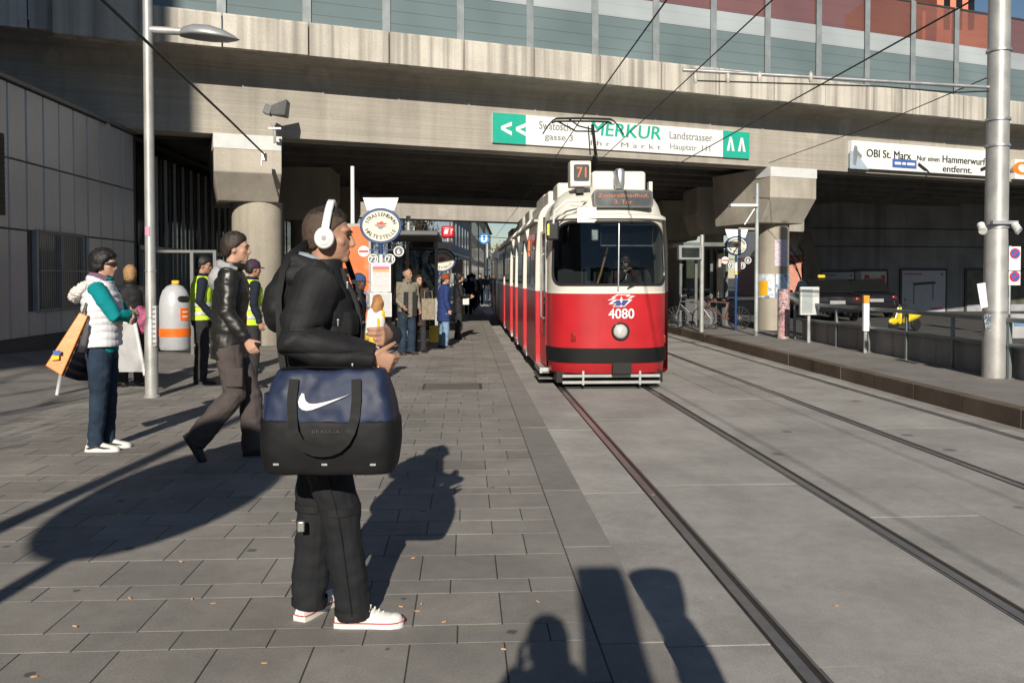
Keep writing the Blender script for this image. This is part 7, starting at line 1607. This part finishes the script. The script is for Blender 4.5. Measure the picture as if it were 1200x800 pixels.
# ================================================================== street beyond the bridges
def leafy_tree(label, loc, h, rx, seed, mt, n=2600, leaf=.16, name='leafy_tree', group=None, z0=.35):
    t = thing(name, label, 'tree', loc, 0, group); rr = random.Random(seed); tk = MB(); bark = M('bark_dark', (.045,.036,.03), .9)
    tk.tube([(0, 0, 0), (.05, 0, h*.3), (0, .05, h*.6), (.03, 0, h*.85)], [.16, .13, .09, .03], 10)
    cl = []
    for k in range(15):
        a = rr.uniform(0, 6.283); f = rr.uniform(.2, 1); z = h*rr.uniform(z0+.05, .95); w_ = rx*math.sin(math.pi*min(1, max(.08, (z/h-z0)/(1.03-z0))))**.6
        c = Vv(w_*f*math.cos(a)*.8, w_*f*math.sin(a)*.8, z); cl.append((c, rr.uniform(.5, .9)*rx*.5)); tk.tube([Vv(0, 0, z*.7), lerp(Vv(0, 0, z*.85), c, .5), c], [.05, .03, .012], 5)
    tk.build('trunk', bark, t); lf = MB()
    for k in range(n):
        c, r_ = rr.choice(cl); d_ = Vv(rr.gauss(0, 1), rr.gauss(0, 1), rr.gauss(0, .8)).normalized()*r_*rr.random()**.4; p = c + d_
        a = Vv(rr.gauss(0, 1), rr.gauss(0, 1), rr.gauss(0, 1)).normalized(); b_ = a.cross(Vv(rr.gauss(0, 1), rr.gauss(0, 1), rr.gauss(0, 1))).normalized(); s_ = leaf*rr.uniform(.6, 1.3)
        lf.add([p - a*s_*.5, p + b_*s_*.3, p + a*s_*.5, p - b_*s_*.3], [(0, 1, 2, 3)])
    me = lf.mesh('crown'); o = mesh_obj('crown', me, mt, t, 0); return t
leafd = M('leaf_dark', (.045, .06, .022), .7, var=.4, scale=1.5); leafy = M('leaf_autumn', (.16, .11, .03), .7, var=.4, scale=1.5)
leafy_tree('dark leafy tree left of the street beyond the rear bridge', XY(P(492, 372, 58)), 9.5, 3.2, 2, leafd)
leafy_tree('second dark tree filling the gap behind the departure display', XY(P(462, 372, 62)), 10, 3.6, 3, leafd)
leafy_tree('autumn tree far down the street beside the tram', XY(P(577, 345, 120)) + Vv(1.2, 0, 0), 6, 2.6, 5, leafy, 1200, .3)
def house(label, pts, h, wm_col, roof_col, name, storeys=5, bay=2.6, z0=0, face=0):
    """block on the plan pts = (near street corner, far street corner), depth away from the street"""
    a, c = Vector(pts[0]), Vector(pts[1]); d = (c-a); L_ = d.length; d.normalize(); n = Vv(d.y, -d.x, 0)    # n faces the street
    hs = thing('street_house', label, 'building', (a+c)/2, 0, None); D = 12.0
    b = MB(); b.loft([[a, c, c - n*D, a - n*D], [p + UP*h for p in (a, c, c - n*D, a - n*D)]]); b.build('wall', M('wall_' + name, wm_col, .9, var=.12, scale=.6), hs, world=True)
    b = MB(); rdg = [(a + c)/2 - n*D/2 + d*s_*L_/2*1.02 for s_ in (-1, 1)]
    e = [a + n*.4 - d*.2, c + n*.4 + d*.2, c - n*(D+.4) + d*.2, a - n*(D+.4) - d*.2]; vv = [p + UP*(h+.002) for p in e] + [p + UP*(h+2.6) for p in rdg]
    b.add(vv, [(0, 1, 5, 4), (2, 3, 4, 5), (0, 4, 3), (1, 2, 5), (3, 2, 1, 0)]); rf = b.build('roof', M('roof_' + name, roof_col, .85), hs, world=True, smooth=0)
    b = MB(); q = rdg[0] + d*1.5 + UP*(h+2.4); b.box(q, (.7, .7, 1.6)); b.build('chimney', M('chimney_brick', (.25,.12,.08), .9), rf, world=True)
    sh = (h-.6)/storeys; nb = max(1, int(L_/bay))
    wfm = M('window_surround', (.55,.53,.48), .8)
    for j in range(storeys):
        for k in range(nb):
            cc = a + d*(L_*(k+.5)/nb) + UP*(j*sh + sh*.55 + .3); ww, hh = (.55, .85) if j else (.9, 1.1)
            b = MB(); b.prism([(-ww-.1, -hh-.1), (ww+.1, -hh-.1), (ww+.1, hh+.1), (-ww-.1, hh+.1)], cc, d, UP, n, .06); w_o = b.build('window', wfm, hs, world=True, smooth=0)
            b = MB(); b.prism([(-ww, -hh), (ww, -hh), (ww, hh), (-ww, hh)], cc + n*.06, d, UP, n, .006); b.build('pane', dglass, w_o, world=True, smooth=0)
        if j == 0:
            b = MB(); b.loft([[a + n*.12 + UP*(sh+.3), c + n*.12 + UP*(sh+.3), c + UP*(sh+.3), a + UP*(sh+.3)], [a + n*.12 + UP*(sh+.45), c + n*.12 + UP*(sh+.45), c + UP*(sh+.45), a + UP*(sh+.45)]]); b.build('cornice', wfm, hs, world=True)
    # gable end towards the bridge
    for j in range(1, storeys):
        for k in range(3):
            cc = a - n*(2.2 + k*3.2) + UP*(j*sh + sh*.55 + .3); b = MB(); b.prism([(-.6, -.85), (.6, -.85), (.6, .85), (-.6, .85)], cc, -n, UP, -d, .05); w_o = b.build('window', wfm, hs, world=True, smooth=0); b = MB(); b.prism([(-.5, -.75), (.5, -.75), (.5, .75), (-.5, .75)], cc - d*.05, -n, UP, -d, .006); b.build('pane', dglass, w_o, world=True, smooth=0)
    return hs
def sp_(px, Y): return XY(P(px, 340, Y))
house('blue grey house nearest the rear bridge on the left of the street', (sp_(527, 66), sp_(549, 84)), 16, (.20, .25, .30), (.10,.09,.085), 'bluegrey')
house('tall cream house with red roof along the street', (sp_(551, 86), sp_(559, 104)), 15.5, (.55, .47, .34), (.22,.06,.04), 'cream', group=None) if False else house('tall cream house with red roof along the street', (sp_(552, 86), sp_(559.5, 106)), 13.5, (.55, .47, .34), (.22,.06,.04), 'cream')
house('ochre house farther down the left of the street', (sp_(561, 108), sp_(567, 132)), 11.5, (.48, .40, .24), (.09,.085,.08), 'ochre', 4)
house('pale far house where the street narrows', (sp_(568.5, 134), sp_(575, 170)), 10, (.60, .56, .50), (.12,.11,.10), 'pale', 4)
house('long white building closing the view at the end of the street', (sp_(588, 260), sp_(650, 235)), 10.5, (.62, .62, .60), (.2,.2,.2), 'endwhite', 3, 4)
house('grey house on the far left behind the trees', (sp_(440, 70), sp_(505, 78)), 18, (.17, .165, .16), (.08,.08,.08), 'greyleft')
b = MB(); b.box((0, 0, 0), (.1, 1.1, .55)); o = b.build('shop_sign', M('shop_yellow', (.7, .5, .03), .5), None, bevel=.02); o.location = P(551.5, 326, 62); tag(o, 'small yellow shop sign on the left side of the street', 'sign')
for k, (px, Y, cn, cc) in enumerate(((573, 92, 'white', (.6,.6,.6)), (575, 112, 'blue', (.05,.2,.45)))):
    cr = car('distant %s car on the street beyond the bridges' % cn, XY(P(px, 345, Y), 0), R(172), cc, 'far_' + cn); cr['group'] = 'cars far down the street'
# far span wires over the street
for k, (Y, py) in enumerate(((52, 278), (64, 291), (80, 302), (100, 309))):
    a = P(575, py, Y); c = P(640, py, Y); wire('thin span wire number %s across the far street' % ['one', 'two', 'three', 'four'][k] if False else ['nearest', 'second', 'third', 'farthest'][k] + ' thin span wire across the street beyond the bridges', [a - Vv(1, 0, -.05), lerp(a, c, .5) - UP*.08, c + Vv(2, 0, .05)], .02, 'span_wire')
# tall orange building beyond the overpass
ob2 = thing('orange_building', 'tall orange building showing above the noise barrier at the right', 'building', (30, 60, 0)); q0, q1 = P(1098, 10, 60), P(1142, 10, 60)
b = MB(); b.bb(q0.x, q1.x, 60, 75, 0, q0.z+4); b.build('wall', M('render_orange', (.75, .22, .13), .8, var=.1), ob2, world=True)
q2 = P(1060, 60, 64).x; b = MB(); b.bb(q2, q0.x-.01, 61.5, 75, 0, P(1098, 6, 60).z); b.build('wing', M('render_orange', (.62,.13,.06), .8), ob2, world=True)
q3 = P(1152, 15, 60).x; b = MB(); b.bb(q1.x+.01, P(1185, 15, 60).x, 60.8, 75, 0, P(1150, 14, 60).z); b.build('wing', M('render_orange', (.62,.13,.06), .8), ob2, world=True)
for k in range(3): b = MB(); x = q0.x + .5 + k*.9; b.bb(x, x+.45, 59.95, 60.0, q0.z-1.5, q0.z+2); b.build('window', dglass, ob2, world=True)
# houses behind the viewer (they are what the glass reflects)
hb = [(-8, -52, 14), (12, -56, 12), (32, -50, 15), (54, -44, 13)]
for k, (x, y, h) in enumerate(hb):
    t = thing('street_house', ['grey', 'beige', 'brown', 'pale'][k] + ' house across the square behind the viewer', 'building', (x+9, y-6, 0)); b = MB(); b.bb(x, x+19, y-12, y, 0, h); b.build('wall', M('rear_wall%d' % k, [(.25,.25,.26), (.38,.33,.26), (.22,.16,.12), (.42,.40,.36)][k], .9), t, world=True)
    b = MB(); b.add([(x-.4, y+.4, h), (x+19.4, y+.4, h), (x+19.4, y-12.4, h), (x-.4, y-12.4, h), (x, y-6, h+2.5), (x+19, y-6, h+2.5)], [(0, 1, 5, 4), (2, 3, 4, 5), (0, 4, 3), (1, 2, 5), (3, 2, 1, 0)]); b.build('roof', M('roof_grey', (.12,.12,.12), .8), t, world=True, smooth=0)
    for j in range(4):
        for i in range(7): b = MB(); b.bb(x+1+i*2.6, x+2.2+i*2.6, y+.002, y+.06, 1.2+j*3, 3.0+j*3); b.build('window', dglass, t, world=True)
bpy.data.scenes.remove(TS)
